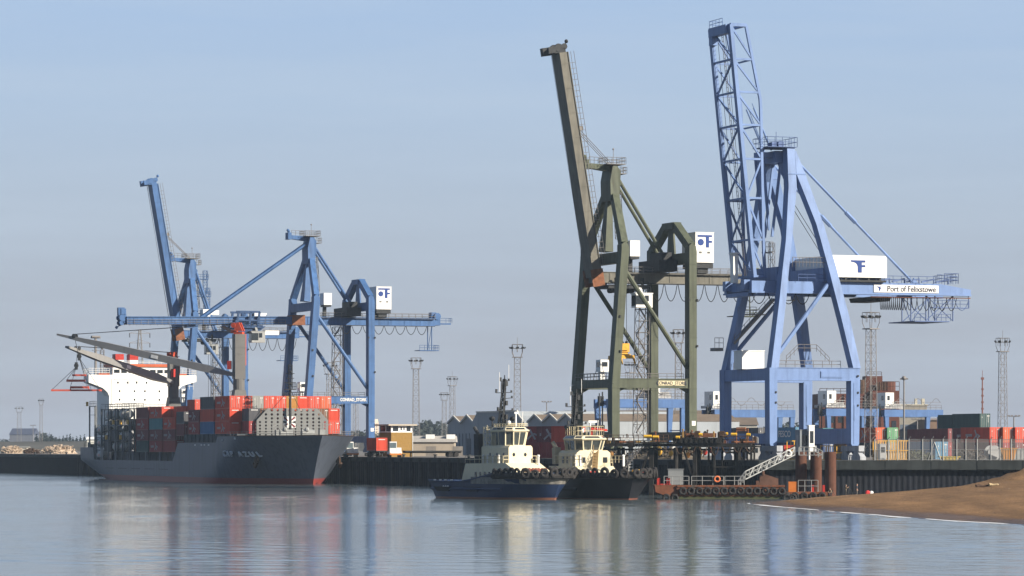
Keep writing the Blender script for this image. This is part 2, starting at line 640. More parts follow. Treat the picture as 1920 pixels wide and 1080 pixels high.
# harbour wall facing the beach
hw = thing('harbour_wall', 'dark harbour wall with a weathered concrete band above sheet piling behind the beach', 'harbour wall', (KX, KY, 0))
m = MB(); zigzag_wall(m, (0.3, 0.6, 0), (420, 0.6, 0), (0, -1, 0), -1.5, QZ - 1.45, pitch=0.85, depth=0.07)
m.build('sheet_piling', WALLM, hw)
m = MB().box(-0.30, 420, -0.35, 2.2, QZ - 1.45, QZ + 0.006)
for k in range(60):
    x = 5 + 7 * k
    m.box(x, x + 3.4, -0.42, -0.348, QZ - 1.35, QZ - 0.12)
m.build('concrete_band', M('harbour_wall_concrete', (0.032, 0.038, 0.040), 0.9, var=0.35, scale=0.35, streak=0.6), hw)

# ================================================================ beach
SHORE = [(66, 230), (49.1, 342), (44.4, 362), (40.6, 385), (36.2, 422), (32.6, 452), (31.3, 466), (31.6, 474), (33.4, 484), (36.8, 494), (41.5, 512), (47.5, 530), (52, 548)]
def shore_d(x, y):
    best, sgn = 1e9, 1
    for i in range(len(SHORE) - 1):
        ax, ay = SHORE[i]; bx, by = SHORE[i + 1]
        dx, dy = bx - ax, by - ay
        t = max(0, min(1, ((x - ax) * dx + (y - ay) * dy) / (dx * dx + dy * dy)))
        d = math.hypot(x - ax - t * dx, y - ay - t * dy)
        if d < best:
            best = d
            sgn = 1 if (dx * (y - ay) - dy * (x - ax)) < 0 else -1
    return best * sgn
def beach_z(x, y):
    d = shore_d(x, y)
    if d < 0:
        return max(-1.2, d * 0.12)
    z = 0.11 * d if d < 9 else 0.99 + 0.075 * (d - 9)
    z = min(z, 4.7)
    cx = x / y * F + 960
    z *= 0.62 + 0.38 * min(1, d / 30)
    q = noise.noise(Vector((x * 0.09, y * 0.05, 0.3))) * 0.22 + noise.noise(Vector((x * 0.4, y * 0.25, 4))) * 0.07
    z += q * min(1, d / 6)
    # the gravel mound against the wall at the right
    mx = math.exp(-(((x - 78.5) / 8.5) ** 2 + ((y - 529) / 9) ** 2))
    z += mx * (1.7 + 1.3 * noise.noise(Vector((x * 0.45, y * 0.45, 9))))
    return z
def sand_material():
    m = M('shingle_sand', (0.195, 0.112, 0.052), 0.95, var=0.22, scale=0.25)
    t = m.node_tree
    b = t.nodes['Principled BSDF']
    src = b.inputs['Base Color'].links[0].from_socket
    co = t.nodes.new('ShaderNodeTexCoord')
    n = t.nodes.new('ShaderNodeTexNoise'); n.inputs['Scale'].default_value = 3.2; n.inputs['Detail'].default_value = 8; n.inputs['Roughness'].default_value = 0.85
    t.links.new(co.outputs['Object'], n.inputs['Vector'])
    mr = t.nodes.new('ShaderNodeMapRange'); mr.inputs['From Min'].default_value = 0.3; mr.inputs['From Max'].default_value = 0.7
    mr.inputs['To Min'].default_value = 0.25; mr.inputs['To Max'].default_value = 1.95
    t.links.new(n.outputs['Fac'], mr.inputs['Value'])
    # pale drift lines that run along the shore
    mp_ = t.nodes.new('ShaderNodeMapping'); mp_.inputs['Scale'].default_value = (0.30, 0.035, 1); mp_.inputs['Rotation'].default_value = (0, 0, R(-9))
    t.links.new(co.outputs['Object'], mp_.inputs[0])
    n2 = t.nodes.new('ShaderNodeTexNoise'); n2.inputs['Scale'].default_value = 1; n2.inputs['Detail'].default_value = 5
    t.links.new(mp_.outputs[0], n2.inputs['Vector'])
    mr2 = t.nodes.new('ShaderNodeMapRange'); mr2.inputs['From Min'].default_value = 0.35; mr2.inputs['From Max'].default_value = 0.7
    mr2.inputs['To Min'].default_value = 0.75; mr2.inputs['To Max'].default_value = 1.3
    t.links.new(n2.outputs['Fac'], mr2.inputs['Value'])
    mm = t.nodes.new('ShaderNodeMath'); mm.operation = 'MULTIPLY'
    t.links.new(mr.outputs[0], mm.inputs[0]); t.links.new(mr2.outputs[0], mm.inputs[1])
    vm = t.nodes.new('ShaderNodeVectorMath'); vm.operation = 'SCALE'
    t.links.new(src, vm.inputs[0]); t.links.new(mm.outputs[0], vm.inputs['Scale'])
    # sand the last waves wetted, and tide lines of weed
    sp = t.nodes.new('ShaderNodeSeparateXYZ'); t.links.new(co.outputs['Object'], sp.inputs[0])
    nw = t.nodes.new('ShaderNodeMath'); nw.operation = 'MULTIPLY_ADD'
    t.links.new(n2.outputs['Fac'], nw.inputs[0]); nw.inputs[1].default_value = -0.7; t.links.new(sp.outputs['Z'], nw.inputs[2])
    wr = t.nodes.new('ShaderNodeMapRange'); wr.inputs['From Min'].default_value = -0.12; wr.inputs['From Max'].default_value = 0.12
    wr.inputs['To Min'].default_value = 0.50; wr.inputs['To Max'].default_value = 1.0
    t.links.new(nw.outputs[0], wr.inputs['Value'])
    rr = t.nodes.new('ShaderNodeMapRange'); rr.inputs['From Min'].default_value = 0.5; rr.inputs['From Max'].default_value = 1.0
    rr.inputs['To Min'].default_value = 0.45; rr.inputs['To Max'].default_value = 0.95
    t.links.new(wr.outputs[0], rr.inputs['Value']); t.links.new(rr.outputs[0], b.inputs['Roughness'])
    vw = t.nodes.new('ShaderNodeVectorMath'); vw.operation = 'SCALE'
    t.links.new(vm.outputs[0], vw.inputs[0]); t.links.new(wr.outputs[0], vw.inputs['Scale'])
    t.links.new(vw.outputs[0], b.inputs['Base Color'])
    bp = t.nodes.new('ShaderNodeBump'); bp.inputs['Strength'].default_value = 0.8; bp.inputs['Distance'].default_value = 0.12
    t.links.new(n.outputs['Fac'], bp.inputs['Height'])
    t.links.new(bp.outputs[0], b.inputs['Normal'])
    return m
bm_ = MB()
NXB, NYB = 110, 170
vs, fs = [], []
for j in range(NYB + 1):
    y = 225 + (543.9 - 225) * j / NYB
    for i in range(NXB + 1):
        x = 24 + 130 * (i / NXB) ** 1.35
        vs.append((x, y, beach_z(x, y)))
for j in range(NYB):
    for i in range(NXB):
        a = j * (NXB + 1) + i
        fs.append((a, a + 1, a + NXB + 2, a + NXB + 1))
bm_.add(vs, fs)
structure(bm_.build('beach', sand_material(), smooth=True))
# pebbles strewn over the shingle
pr_ = random.Random(8)
pb = MB()
for k in range(2600):
    y = pr_.uniform(320, 535); x = pr_.uniform(30, 98)
    d = shore_d(x, y)
    if d < 0.4: continue
    z_ = beach_z(x, y); s_ = pr_.uniform(0.03, 0.085) * (1.5 if pr_.random() < 0.06 else 1)
    pb.cur = 0 if pr_.random() < 0.6 else 1
    q = [Vector((x + pr_.uniform(0.6, 1.3) * s_ * math.cos(a_), y + pr_.uniform(0.6, 1.3) * s_ * math.sin(a_), z_ - 0.02)) for a_ in (0, 1.57, 3.14, 4.71)]
    tp_ = Vector((x, y, z_ + s_ * 0.8))
    pb.add(q + [tp_], [(0, 1, 4), (1, 2, 4), (2, 3, 4), (3, 0, 4)])
o = pb.build('pebbles', [M('pebble_dark', (0.09, 0.07, 0.05), 0.9, var=0.4), M('pebble_pale', (0.33, 0.25, 0.17), 0.9, var=0.3)]); o['kind'] = 'stuff'
# wet sand along the water's edge: the strip the last waves ran over
# surf: a thin line of foam lapping on the shingle
FOAM = M('foam', (0.75, 0.78, 0.80), 0.8, var=0.12, scale=1.5)
fm = MB()
pts = []
def shore_at(y):
    for i in range(len(SHORE) - 1):
        (ax, ay), (bx, by) = SHORE[i], SHORE[i + 1]
        if ay <= y <= by:
            return ax + (bx - ax) * (y - ay) / (by - ay)
ys = [236 + k * 0.8 for k in range(0, 296)]
vs, fs = [], []
for i, y in enumerate(ys):
    x = shore_at(y) if y <= 474 else None
    if x is None:
        break
    nz_ = noise.noise(Vector((y * 0.06, 0, 0)))
    wd = max(0.0, 0.22 + 0.75 * noise.noise(Vector((y * 0.13, 2.2, 0))) + 0.15 * noise.noise(Vector((y * 0.9, 5, 0)))) * (0.9 if y < 440 else 1.3)
    off = 0.25 + 0.5 * nz_
    vs += [(x - off - wd, y, 0.05), (x - off + 0.05 + wd * 0.4, y, 0.09 + max(0, (0.05 - off + wd * 0.4)) * 0.11)]
for i in range(len(vs) // 2 - 1):
    fs.append((2 * i, 2 * i + 1, 2 * i + 3, 2 * i + 2))
fm.add(vs, fs)
o = fm.build('surf_foam', FOAM); o['kind'] = 'stuff'
# ================================================================ ship-to-shore cranes
def crane_logo(parent, x0, z0, s, y, mat, with_ball=True):
    """the port's letter mark on a plate facing -y; s = height in metres"""
    mb = MB()
    def bx(a, b, c, d):
        mb.box(x0 + a * s, x0 + b * s, y - 0.04, y - 0.002, z0 + c * s, z0 + d * s)
    if with_ball:
        cx, cz, r = x0 + 0.30 * s, z0 + 0.42 * s, 0.27 * s
        mb.prism([(cx + r * math.cos(k * math.pi / 10), y - 0.002, cz + r * math.sin(k * math.pi / 10)) for k in range(20)], (0, -0.038, 0))
        bx(0.02, 1.28, 0.84, 1.0)
        bx(0.74, 1.02, 0.0, 0.838)
        bx(1.022, 1.28, 0.38, 0.56)
    else:
        # a quarter-round hook swinging down into the stem, a bar and a short arm
        pts = [(0.0, 1.0), (1.30, 1.0), (1.30, 0.82), (0.98, 0.82), (0.98, 0.62), (1.30, 0.62), (1.30, 0.44), (0.98, 0.44), (0.98, 0.0), (0.62, 0.0), (0.62, 0.42)]
        for k in range(7):
            an = R(5 + 85 * k / 6)
            pts.append((0.62 - 0.42 * (1 - math.cos(an)), 0.42 + 0.42 * math.sin(an)))
        pts.append((0.0, 0.88))
        mb.prism([(x0 + px_ * s, y - 0.002, z0 + pz_ * s) for px_, pz_ in pts][::-1], (0, -0.038, 0))
    return mb.build('logo', mat, parent)

def bogies(root, xs, ys, ztop, paint, dark):
    for x in xs:
        for y in ys:
            m = MB()
            m.beam((x, y - 3.2, ztop - 0.75), (x, y + 3.2, ztop - 0.75), 1.0, 0.9)
            for d in (-2.1, 2.1):
                m.prism([(x - 0.45, y + d - 1.5, ztop - 2.0), (x - 0.45, y + d + 1.5, ztop - 2.0), (x - 0.45, y + d + 0.5, ztop - 1.15), (x - 0.45, y + d - 0.5, ztop - 1.15)], (0.9, 0, 0))
                m.box(x - 0.5, x + 0.5, y + d - 1.6, y + d + 1.6, ztop - 2.55, ztop - 1.99)
            o = m.build('bogie', paint, root)
            wm = MB()
            for d in (-3.0, -1.3, 1.3, 3.0):
                wm.tube((x - 0.25, y + d, 0.36), (x + 0.25, y + d, 0.36), 0.36, n=10)
            wm.build('wheel_set', dark, o)

def gantry_crane(name, label, a0, b0, paint, boompaint, zk, boom_up, signmat, gx1=29.5, beige=None, plain=False):
    root = thing(name, label, 'gantry crane', P(a0, b0, QZ), TH, 'ship to shore cranes along the quay')
    z = lambda v: (v - QZ) * zk
    beige = beige or paint
    # legs
    for y in (1.0, 18.2):
        m = MB()
        m.beam((0, y, z(9.0)), (0, y, z(18.4)), 1.4, 2.0, up=(0, 1, 0))
        m.beam((0, y, z(18.4)), (1.75, y, z(41.2)), 1.42, 2.02, up=(0, 1, 0))
        m.prism([(1.05, y - 1.02, z(41.2)), (2.5, y - 1.02, z(41.2)), (2.35, y - 1.02, z(42.3)), (1.75, y - 1.02, z(43.0)), (1.05, y - 1.02, z(42.4))][::-1], (0, 2.04, 0))
        for zz in (13.6, 17.7, 26.5, 33.5, 41.15):
            xo = max(0, (zz - 18.4) * 1.75 / 22.8)
            m.box(xo - 0.76, xo + 0.76, y - 1.06, y + 1.06, z(zz) - 0.05, z(zz) + 0.05)
        m.build('sea_leg', paint, root)
        m = MB()
        for zz in (13.6, 17.6, 26.5, 33.5, 39.2):
            m.box(13.70, 15.20, y - 1.05, y + 1.05, z(zz) - 0.05, z(zz) + 0.05)
        m.beam((14.45, y, z(9.0)), (14.45, y, z(41.4)), 1.4, 2.0, up=(0, 1, 0))
        m.prism([(13.75, y - 1.0, z(41.4)), (15.15, y - 1.0, z(41.4)), (14.95, y - 1.0, z(42.4)), (14.2, y - 1.0, z(42.9)), (13.75, y - 1.0, z(42.4))][::-1], (0, 2.0, 0))
        m.build('land_leg', paint, root)
        # portal beam with its lower lip, and the long diagonal tube
        m = MB().box(0.705, 13.745, y - 0.8, y + 0.8, z(17.75), z(19.25))
        m.box(0.71, 13.74, y - 0.9, y + 0.9, z(19.25), z(19.33))
        m.box(0.71, 13.74, y - 0.9, y + 0.9, z(17.67), z(17.75))
        for xx in (1.4, 13.0):
            m.prism([(xx - 0.7, y - 0.3, z(17.66)), (xx + 0.7, y - 0.3, z(17.66)), (xx + (0.7 if xx > 5 else -0.7), y - 0.3, z(16.9))], (0, 0.6, 0))
        m.build('portal_beam', paint, root)
        m = MB().tube((1.9, y, z(38.3)), (13.8, y, z(21.2)), 0.42, n=8)
        m.build('diagonal_brace', paint, root)
        # A-frame leg up to the knee
        s = 1 if y < 9 else -1
        m = MB().beam((1.8, y, z(42.4)), (2.75, 9.6 - s * 2.2, z(51.2)), 1.25, 1.5, up=(0, 1, 0), w2=1.25, h2=1.3)
        m.build('a_frame_leg', paint, root)
        # inverted V above the land legs
        m = MB().beam((14.45, y, z(42.2)), (14.45, 9.6 - s * 2.0, z(46.3)), 1.3, 1.5, up=(0, 1, 0))
        if not plain: m.build('gable_beam', paint, root)
    m = MB()
    m.prism([(1.9, 7.0, z(50.4)), (3.5, 7.0, z(50.4)), (4.0, 7.6, z(55.6)), (3.4, 7.8, z(56.6)), (2.6, 7.8, z(56.6)), (2.0, 7.5, z(54.0))][::-1], (0, 4.6, 0))
    m.build('mast_column', paint, root)
    m = MB().beam((2.6, 9.6, z(50.6)), (2.0, 9.6, z(41.6)), 0.9, 1.0, up=(0, 1, 0), w2=1.5, h2=3.2)
    m.build('centre_post', paint, root)
    # cross girders
    m = MB().box(0.95, 2.45, 2.02, 17.18, z(39.3), z(41.2)); m.build('sea_cross_girder', paint, root)
    m = MB().box(13.75, 15.15, 2.0, 17.2, z(39.4), z(41.3))
    if not plain:
        m.box(13.6, 15.3, 7.2, 12.0, z(45.7), z(46.9))
        m.prism([(14.6, 7.9, z(41.3)), (14.6, 11.3, z(41.3)), (14.6, 10.6, z(45.7)), (14.6, 8.6, z(45.7))], (-0.3, 0, 0))
    m.build('land_cross_girder', paint, root)
    for x in (0.0, 14.45):
        m = MB().box(x - 0.6, x + 0.6, 2.0, 17.2, z(8.6), z(10.1)); m.build('sill_beam', paint, root)
    m = MB().box(-0.65, 0.65, 2.02, 17.18, z(17.75), z(19.2)); m.build('sea_portal_beam', paint, root)
    bogies(root, (0.0, 14.45), (1.0, 18.2), z(9.0), paint, DARK)
    # main girder behind the boom hinge
    zt, zb = z(38.05), z(36.12)
    m = MB().box(-0.6, gx1, 8.0, 11.2, zb + 0.12, zt - 0.1)
    m.box(-0.6, gx1, 7.85, 11.35, zt - 0.098, zt)
    m.box(-0.6, gx1, 7.7, 11.5, zb, zb + 0.118)
    for k in range(8):
        m.box(2 + 3.8 * k, 2.15 + 3.8 * k, 7.92, 8.0, zb + 0.12, zt - 0.1)
    m.build('girder', beige, root)
    m = MB().rail([(5, 7.5, zt - 0.2), (gx1, 7.5, zt - 0.2)], step=1.6).rail([(5, 11.7, zt - 0.2), (gx1, 11.7, zt - 0.2)], step=1.6)
    m.box(5, gx1, 7.35, 7.84, zt - 0.25, zt - 0.2); m.box(5, gx1, 11.36, 11.85, zt - 0.25, zt - 0.2)
    m.build('girder_walkway', MASTGREY, root)
    m = MB()
    for k in range(9):
        x0 = 7.2 + 2.55 * k
        m.hang((x0, 7.6, zb - 0.05), (x0 + 2.4, 7.6, zb - 0.05), 3.0 if boom_up else 1.9, r=0.07)
    m.beam((5, 7.6, zb - 0.05), (gx1, 7.6, zb - 0.05), 0.12)
    m.build('festoon_cable', CABLE, root)
    # hanging gangway that closes the rear end
    m = MB().tube((gx1 - 0.6, 8.2, zb), (gx1 - 0.6, 8.2, zb - 5.4), 0.12).tube((gx1 - 0.6, 11, zb), (gx1 - 0.6, 11, zb - 5.4), 0.12)
    m.tube((gx1 - 0.6, 8.2, zb), (gx1 - 0.6, 11, zb - 5.4), 0.07)
    m.box(gx1 - 3.6, gx1 + 1.0, 7.8, 11.4, zb - 5.55, zb - 5.4)
    m.rail([(gx1 - 3.6, 7.8, zb - 5.4), (gx1 + 1, 7.8, zb - 5.4), (gx1 + 1, 11.4, zb - 5.4)], step=1.2)
    m.build('hanging_gangway', paint, root)
    m = MB().box(gx1, gx1 + 1.5, 8.3, 10.9, zb + 0.2, zt - 0.2).box(gx1 - 0.5, gx1 + 0.6, 8.6, 10.6, zt, zt + 1.3)
    m.tube((gx1 + 0.8, 8.1, zt + 0.4), (gx1 + 0.8, 11.1, zt + 0.4), 0.8, n=10)
    m.beam((gx1 + 1.5, 9.6, zb + 0.6), (gx1 + 4.4, 9.6, zb + 0.6), 0.5, 0.3)
    m.rail([(gx1 + 1.5, 8.6, zb + 0.75), (gx1 + 4.4, 8.6, zb + 0.75), (gx1 + 4.4, 10.6, zb + 0.75)], step=1.2)
    m.build('girder_end_gear', paint, root)
    # boom
    hx, hz = -0.2, z(37.1)
    LB = 39.0
    if boom_up:
        ex, ez = -6.6, z(76.0)
    else:
        ex, ez = -39.3, z(36.6)
    d = Vector((ex - hx, 0, ez - hz)).normalized()
    u = Vector((d.z, 0, -d.x)) if boom_up else Vector((-d.z, 0, d.x))       # towards the boom's top face
    h0 = Vector((hx, 9.6, hz))
    L = (Vector((ex, 0, ez)) - Vector((hx, 0, hz))).length
    def B(t, v, n):
        q = h0 + d * t + u * n
        return Vector((q.x, 9.6 + v, q.z))
    def bbox(m, t0, t1, v0, v1, n0, n1):
        m.hexa([B(t0, v0, n0), B(t1, v0, n0), B(t1, v1, n0), B(t0, v1, n0), B(t0, v0, n1), B(t1, v0, n1), B(t1, v1, n1), B(t0, v1, n1)])
    m = MB()
    bbox(m, 0, L, -1.7, 1.7, -0.72, 0.72)
    bbox(m, 0, L, -1.9, 1.9, -0.86, -0.722)
    bbox(m, 0, L, -1.85, 1.85, 0.722, 0.85)
    for k in range(9):
        t0 = 3.0 + 4.3 * k
        bbox(m, t0, t0 + 0.16, -1.78, -1.7, -0.72, 0.72)
        bbox(m, t0, t0 + 0.16, 1.7, 1.78, -0.72, 0.72)
    bm0 = m.build('boom', boompaint, root)
    m = MB()
    bbox(m, -1.6, 1.4, -1.95, -1.72, -1.2, 1.05); m.build('hinge_plate', RUST, root)
    m = MB(); bbox(m, -1.6, 1.4, 1.72, 1.95, -1.2, 1.05); m.build('hinge_plate', RUST, root)
    m = MB()
    nrm = 1
    if boom_up:
        for off in (1.35, 1.95):
            m.tube(B(2, -1.6, off), B(L, -1.6, off), 0.045, n=4)
        for k in range(36):
            t = 3 + k * (L - 4) / 36
            m.tube(B(t, -1.6, 1.0), B(t, -1.6, 1.95), 0.04, n=4)
        m.tube(B(1, -0.5, -1.9), B(L, -0.5, -1.7), 0.035, n=4)
        m.tube(B(1, 0.5, -1.5), B(L, 0.5, -1.5), 0.035, n=4)
    else:
        m.rail([B(3, -1.95, 0.98), B(L, -1.95, 0.98)], step=1.6).rail([B(3, 1.95, 0.98), B(L, 1.95, 0.98)], step=1.6)
    m.build('boom_ladder', MASTGREY, root)
    m = MB()
    bbox(m, L, L + 0.8, -1.3, 1.3, -1.4, 0.6)
    bbox(m, L + 0.1, L + 1.2, -1.5, -0.7, -2.6, -1.3); bbox(m, L - 0.1, L + 1.3, 0.6, 1.8, -2.9, -1.2)
    for v in (-1.1, 1.1):
        m.tube(B(L + 0.9, v - 0.3, -0.6), B(L + 0.9, v + 0.3, -0.6), 0.75, n=10)
        m.tube(B(L + 1.0, v - 0.2, 0.5), B(L + 1.0, v + 0.2, 0.5), 0.55, n=10)
    m.tube(B(L, 0, 0.6), B(L + 1.9, 0, 1.4), 0.12)
    m.ball(B(L + 1.9, 0, 1.5), 0.35)
    m.build('boom_head_gear', DARK if boom_up and paint is GREEN else paint, root)
    apex = Vector((3.0, 9.6, z(55.9)))
    m = MB()
    if boom_up:
        for v in (-0.9, 0.0, 0.9):
            m.tube(apex + Vector((0.2, v, 0.6)), B(0.66 * L, v, 0.98), 0.06, n=4)
        bbox(m, 0.65 * L, 0.67 * L, -1.2, 1.2, 0.98, 1.7)
        m.build('hoist_rope', MASTGREY, root)
    else:
        for v in (-0.8, 0.8):
            m.tube(apex + Vector((-0.6, v, -0.6)), B(0.625 * L, v, 0.98), 0.30, n=7)
        for v in (-0.4, 0.5):
            m.tube(apex + Vector((-0.8, v, -1.2)), B(0.60 * L, v, 0.98), 0.06, n=4)
        bbox(m, 0.60 * L, 0.65 * L, -1.2, 1.2, 0.98, 1.6)
        m.build('forestay', paint, root)
    m = MB()
    for v in (-1.05, 1.05):
        m.tube((3.7, 9.6 + v, z(54.6)), (12.8, 9.6 + v, z(40.6)) if not plain else (9.4, 9.6 + v, z(38.0)), 0.34, n=8)
        m.prism([(3.3, 9.6 + v - 0.3, z(55.4)), (4.5, 9.6 + v - 0.3, z(53.6)), (4.0, 9.6 + v - 0.3, z(52.9)), (3.2, 9.6 + v - 0.3, z(53.5))], (0, 0.6, 0))
    m.build('backstay', paint, root)
    # catcher arm and platform on the mast head
    m = MB().prism([(3.2, 8.9, z(55.7)), (3.2, 8.9, z(56.75)), (-1.7, 8.9, z(57.0)), (-1.7, 8.9, z(56.2)), (1.4, 8.9, z(55.75))], (0, 1.4, 0))
    m.box(-2.3, -1.5, 8.5, 10.7, z(56.0), z(57.6))
    m.ball((-2.2, 9.0, z(58.1)), 0.35); m.ball((-1.7, 10.2, z(58.0)), 0.35)
    m.build('catcher_arm', paint, root)
    m = MB().box(1.4, 4.9, 7.4, 11.8, z(56.78), z(56.9))
    m.rail([(1.4, 7.4, z(56.9)), (4.9, 7.4, z(56.9)), (4.9, 11.8, z(56.9)), (1.4, 11.8, z(56.9))], step=0.8, closed=True)
    m.rail([(-1.4, 8.9, z(57.0)), (1.4, 8.9, z(56.9))], step=0.9)
    m.box(4.1, 5.4, 8.2, 11.0, z(55.2), z(55.3)); m.rail([(4.1, 8.2, z(55.3)), (5.4, 8.2, z(55.3)), (5.4, 11, z(55.3))], step=0.7)
    m.tube((3.4, 9.6, z(57.0)), (3.4, 9.6, z(59.6)), 0.05); m.ball((3.4, 9.6, z(59.6)), 0.18)
    m.build('mast_platform', MASTGREY, root)
    # caged ladder behind the mast
    m = MB().lattice((5.0, 10.6, z(44.0)), (4.5, 10.6, z(52.0)), 1.1, 7, 0.06)
    m.tube((3.4, 10.6, z(52.0)), (5.0, 10.6, z(52.0)), 0.06); m.tube((3.0, 10.6, z(47.0)), (5.0, 10.6, z(47.0)), 0.06)
    m.tube((4.4, 10.6, z(52)), (4.2, 10.6, z(54.6)), 0.06)
    m.build('caged_ladder', MASTGREY, root)
    # stair tower by the far land leg
    m = MB().lattice((11.4, 16.6, z(9.4)), (11.9, 16.6, z(36.0)), 2.0, 13, 0.08)
    for k in range(9):
        z0 = z(10 + 2.9 * k)
        m.beam((10.5 + (k % 2) * 1.8, 16.2, z0), (12.3 - (k % 2) * 1.8, 16.2, z0 + 2.8), 0.5, 0.12)
    m.build('stair_tower', MASTGREY, root)
    # houses
    if plain:                              # stair landings behind the mast, low flat house
        for k, (xx, zz) in enumerate(((6.2, 51.5), (6.8, 47.0), (6.4, 42.5))):
            m = MB().box(xx - 2.4, xx + 1.6, 10, 12.4, z(zz), z(zz) + 0.15).rail([(xx - 2.4, 10, z(zz) + 0.15), (xx + 1.6, 10, z(zz) + 0.15), (xx + 1.6, 12.4, z(zz) + 0.15)], step=0.9).lattice((xx + 1.0, 11, z(zz) - 3.6), (xx + 1.0, 11, z(zz) + 2.2), 1.0, 4, 0.06)
            m.build('landing', paint, root)
        m = MB().box(13.4, 17.2, 7, 11, z(38.1), z(39.3)); m.build('machine_house', WHITE, root)
    m = MB().box(17.75, 21.25, 6.6, 12.6, z(39.9), z(45.15))
    m.box(17.68, 21.32, 6.53, 12.67, z(45.15), z(45.25))
    if not plain: mh = m.build('machine_house', WHITE, root)
    if not plain: crane_logo(mh, 18.1, z(42.55), 2.2, 6.6, LOGO)
    m = MB().box(18.4, 18.95, 6.57, 6.598, z(41.5), z(41.85)).box(20.0, 20.55, 6.57, 6.598, z(41.5), z(41.85))
    if not plain: m.build('vent', GREY, mh)
    m = MB().box(17.8, 21.2, 6.8, 12.4, z(38.95), z(39.86)).box(18.4, 20.4, 7.2, 11.8, z(38.05), z(38.95))
    if not plain: m.build('house_base', DARK, root)
    m = MB().box(5.6, 7.45, 7.2, 10.2, z(40.8), z(43.55)); sh = m.build('switch_house', WHITE, root)
    m = MB().box(5.7, 7.35, 7.3, 10.1, z(40.35), z(40.77)).beam((6.3, 9, z(38.1)), (6.3, 9, z(40.4)), 0.7); m.build('house_base', DARK, root)
    m = MB().box(10.2, 13.6, 5.0, 14.4, z(38.2), z(40.2)).box(11.5, 13.4, 7.0, 12.4, z(40.2), z(41.6)); m.build('rope_trolley', DARK, root) if not plain else None
    # trolley and operator's cab
    tx = 6.4 if boom_up else 23.8 - 35
    m = MB().box(tx - 5.0, tx + 2.5, 7.0, 12.2, z(35.15), z(35.75))
    for v in (7.2, 12.0):
        m.beam((tx - 3.5, v, z(35.75)), (tx - 3.5, v, z(37.0)), 0.4).beam((tx + 1.5, v, z(35.75)), (tx + 1.5, v, z(37.0)), 0.4)
    for v in (8.6, 10.4):
        m.tube((tx - 3.2, v - 0.5, z(34.9)), (tx - 3.2, v + 0.5, z(34.9)), 0.5, n=10)
        m.tube((tx, v - 0.5, z(34.9)), (tx, v + 0.5, z(34.9)), 0.5, n=10)
    m.rail([(tx - 5, 6.8, z(35.2)), (tx + 2.5, 6.8, z(35.2))], step=1.2)
    if not boom_up:
        for v in (7.2, 12.0):
            for xx in (tx - 3.4, tx - 0.6, tx + 1.4):
                m.beam((xx, v, z(35.2)), (xx + 0.5, v, z(38.9)), 0.45, 0.45, up=(0, 1, 0))
            m.beam((tx - 3.4, v, z(38.9)), (tx + 2.0, v, z(38.9)), 0.45); m.beam((tx - 3.4, v, z(36.9)), (tx + 2.0, v, z(36.9)), 0.35)
        m.prism([(tx - 6.0, 7.4, z(35.6)), (tx + 3.4, 7.4, z(35.6)), (tx + 1.4, 7.4, z(34.0)), (tx - 3.2, 7.4, z(34.0))], (0, 4.4, 0))
    m.build('trolley', M('trolley_blue', (0.03, 0.065, 0.15), 0.6) if not boom_up else DARK, root)
    if not boom_up:
        m = MB().box(tx + 3.0, tx + 6.4, 6.6, 8.6, z(33.6), z(34.6)); m.build('equipment_box', WHITE, root)
        m = MB().box(tx - 8.8, tx - 6.4, 10.8, 12, z(38.3), z(39.3)); m.build('equipment_box', WHITE, root)
        m = MB().box(tx + 1.8, tx + 4.6, 10.8, 12, z(38.1), z(38.8)); m.build('equipment_box', WHITE, root)
    cz = z(33.0)
    m = MB().box(tx - 0.5, tx + 2.6, 5.2, 7.4, cz - 1.2, cz + 1.2)
    m.box(tx - 0.7, tx + 2.7, 5.1, 7.5, cz + 1.2, cz + 1.35)
    m.beam((tx + 1, 6.6, cz + 1.3), (tx + 1, 7.2, z(35.2)), 0.5)
    cab = m.build('operator_cab', WHITE if paint is GREEN else LGREY, root)
    m = MB().box(tx - 0.55, tx + 1.0, 5.16, 5.198, cz - 0.7, cz + 0.9).box(tx - 0.54, tx - 0.502, 5.4, 7.2, cz - 0.9, cz + 0.9).box(tx + 1.15, tx + 1.9, 5.16, 5.198, cz - 0.1, cz + 0.9)
    m.build('cab_window', GLASS, cab)
    # switch cabin with railings on the sea portal beam
    m = MB().box(0.2, 1.75, 7.6, 9.8, z(20.6), z(22.7)).box(0.4, 1.2, 8.2, 9.2, z(19.2), z(20.6))
    sw = m.build('gantry_cabin', WHITE, root)
    m = MB().box(0.45, 1.5, 7.57, 7.598, z(21.5), z(22.3)); m.box(0.17, 0.198, 8, 9.4, z(21.4), z(22.4)); m.build('cabin_window', GLASS, sw)
    m = MB().rail([(-0.9, 2.2, z(19.2)), (-0.9, 17, z(19.2))], step=1.5).rail([(0.9, 2.2, z(19.2)), (0.9, 17, z(19.2))], step=1.5)
    m.rail([(1, 2.0, z(19.33)), (13.5, 2.0, z(19.33))], step=1.5, h=0.9)
    m.tube((0.3, 7.6, z(22)), (0.3, 5.4, z(19.3)), 0.06); m.tube((0.6, 9.8, z(22)), (0.6, 12, z(19.3)), 0.06)
    m.build('portal_railing', MASTGREY, root)
    m = MB().tube((14.45, 0, z(41.5)), (14.45, 0, z(41.5)), 0.1)
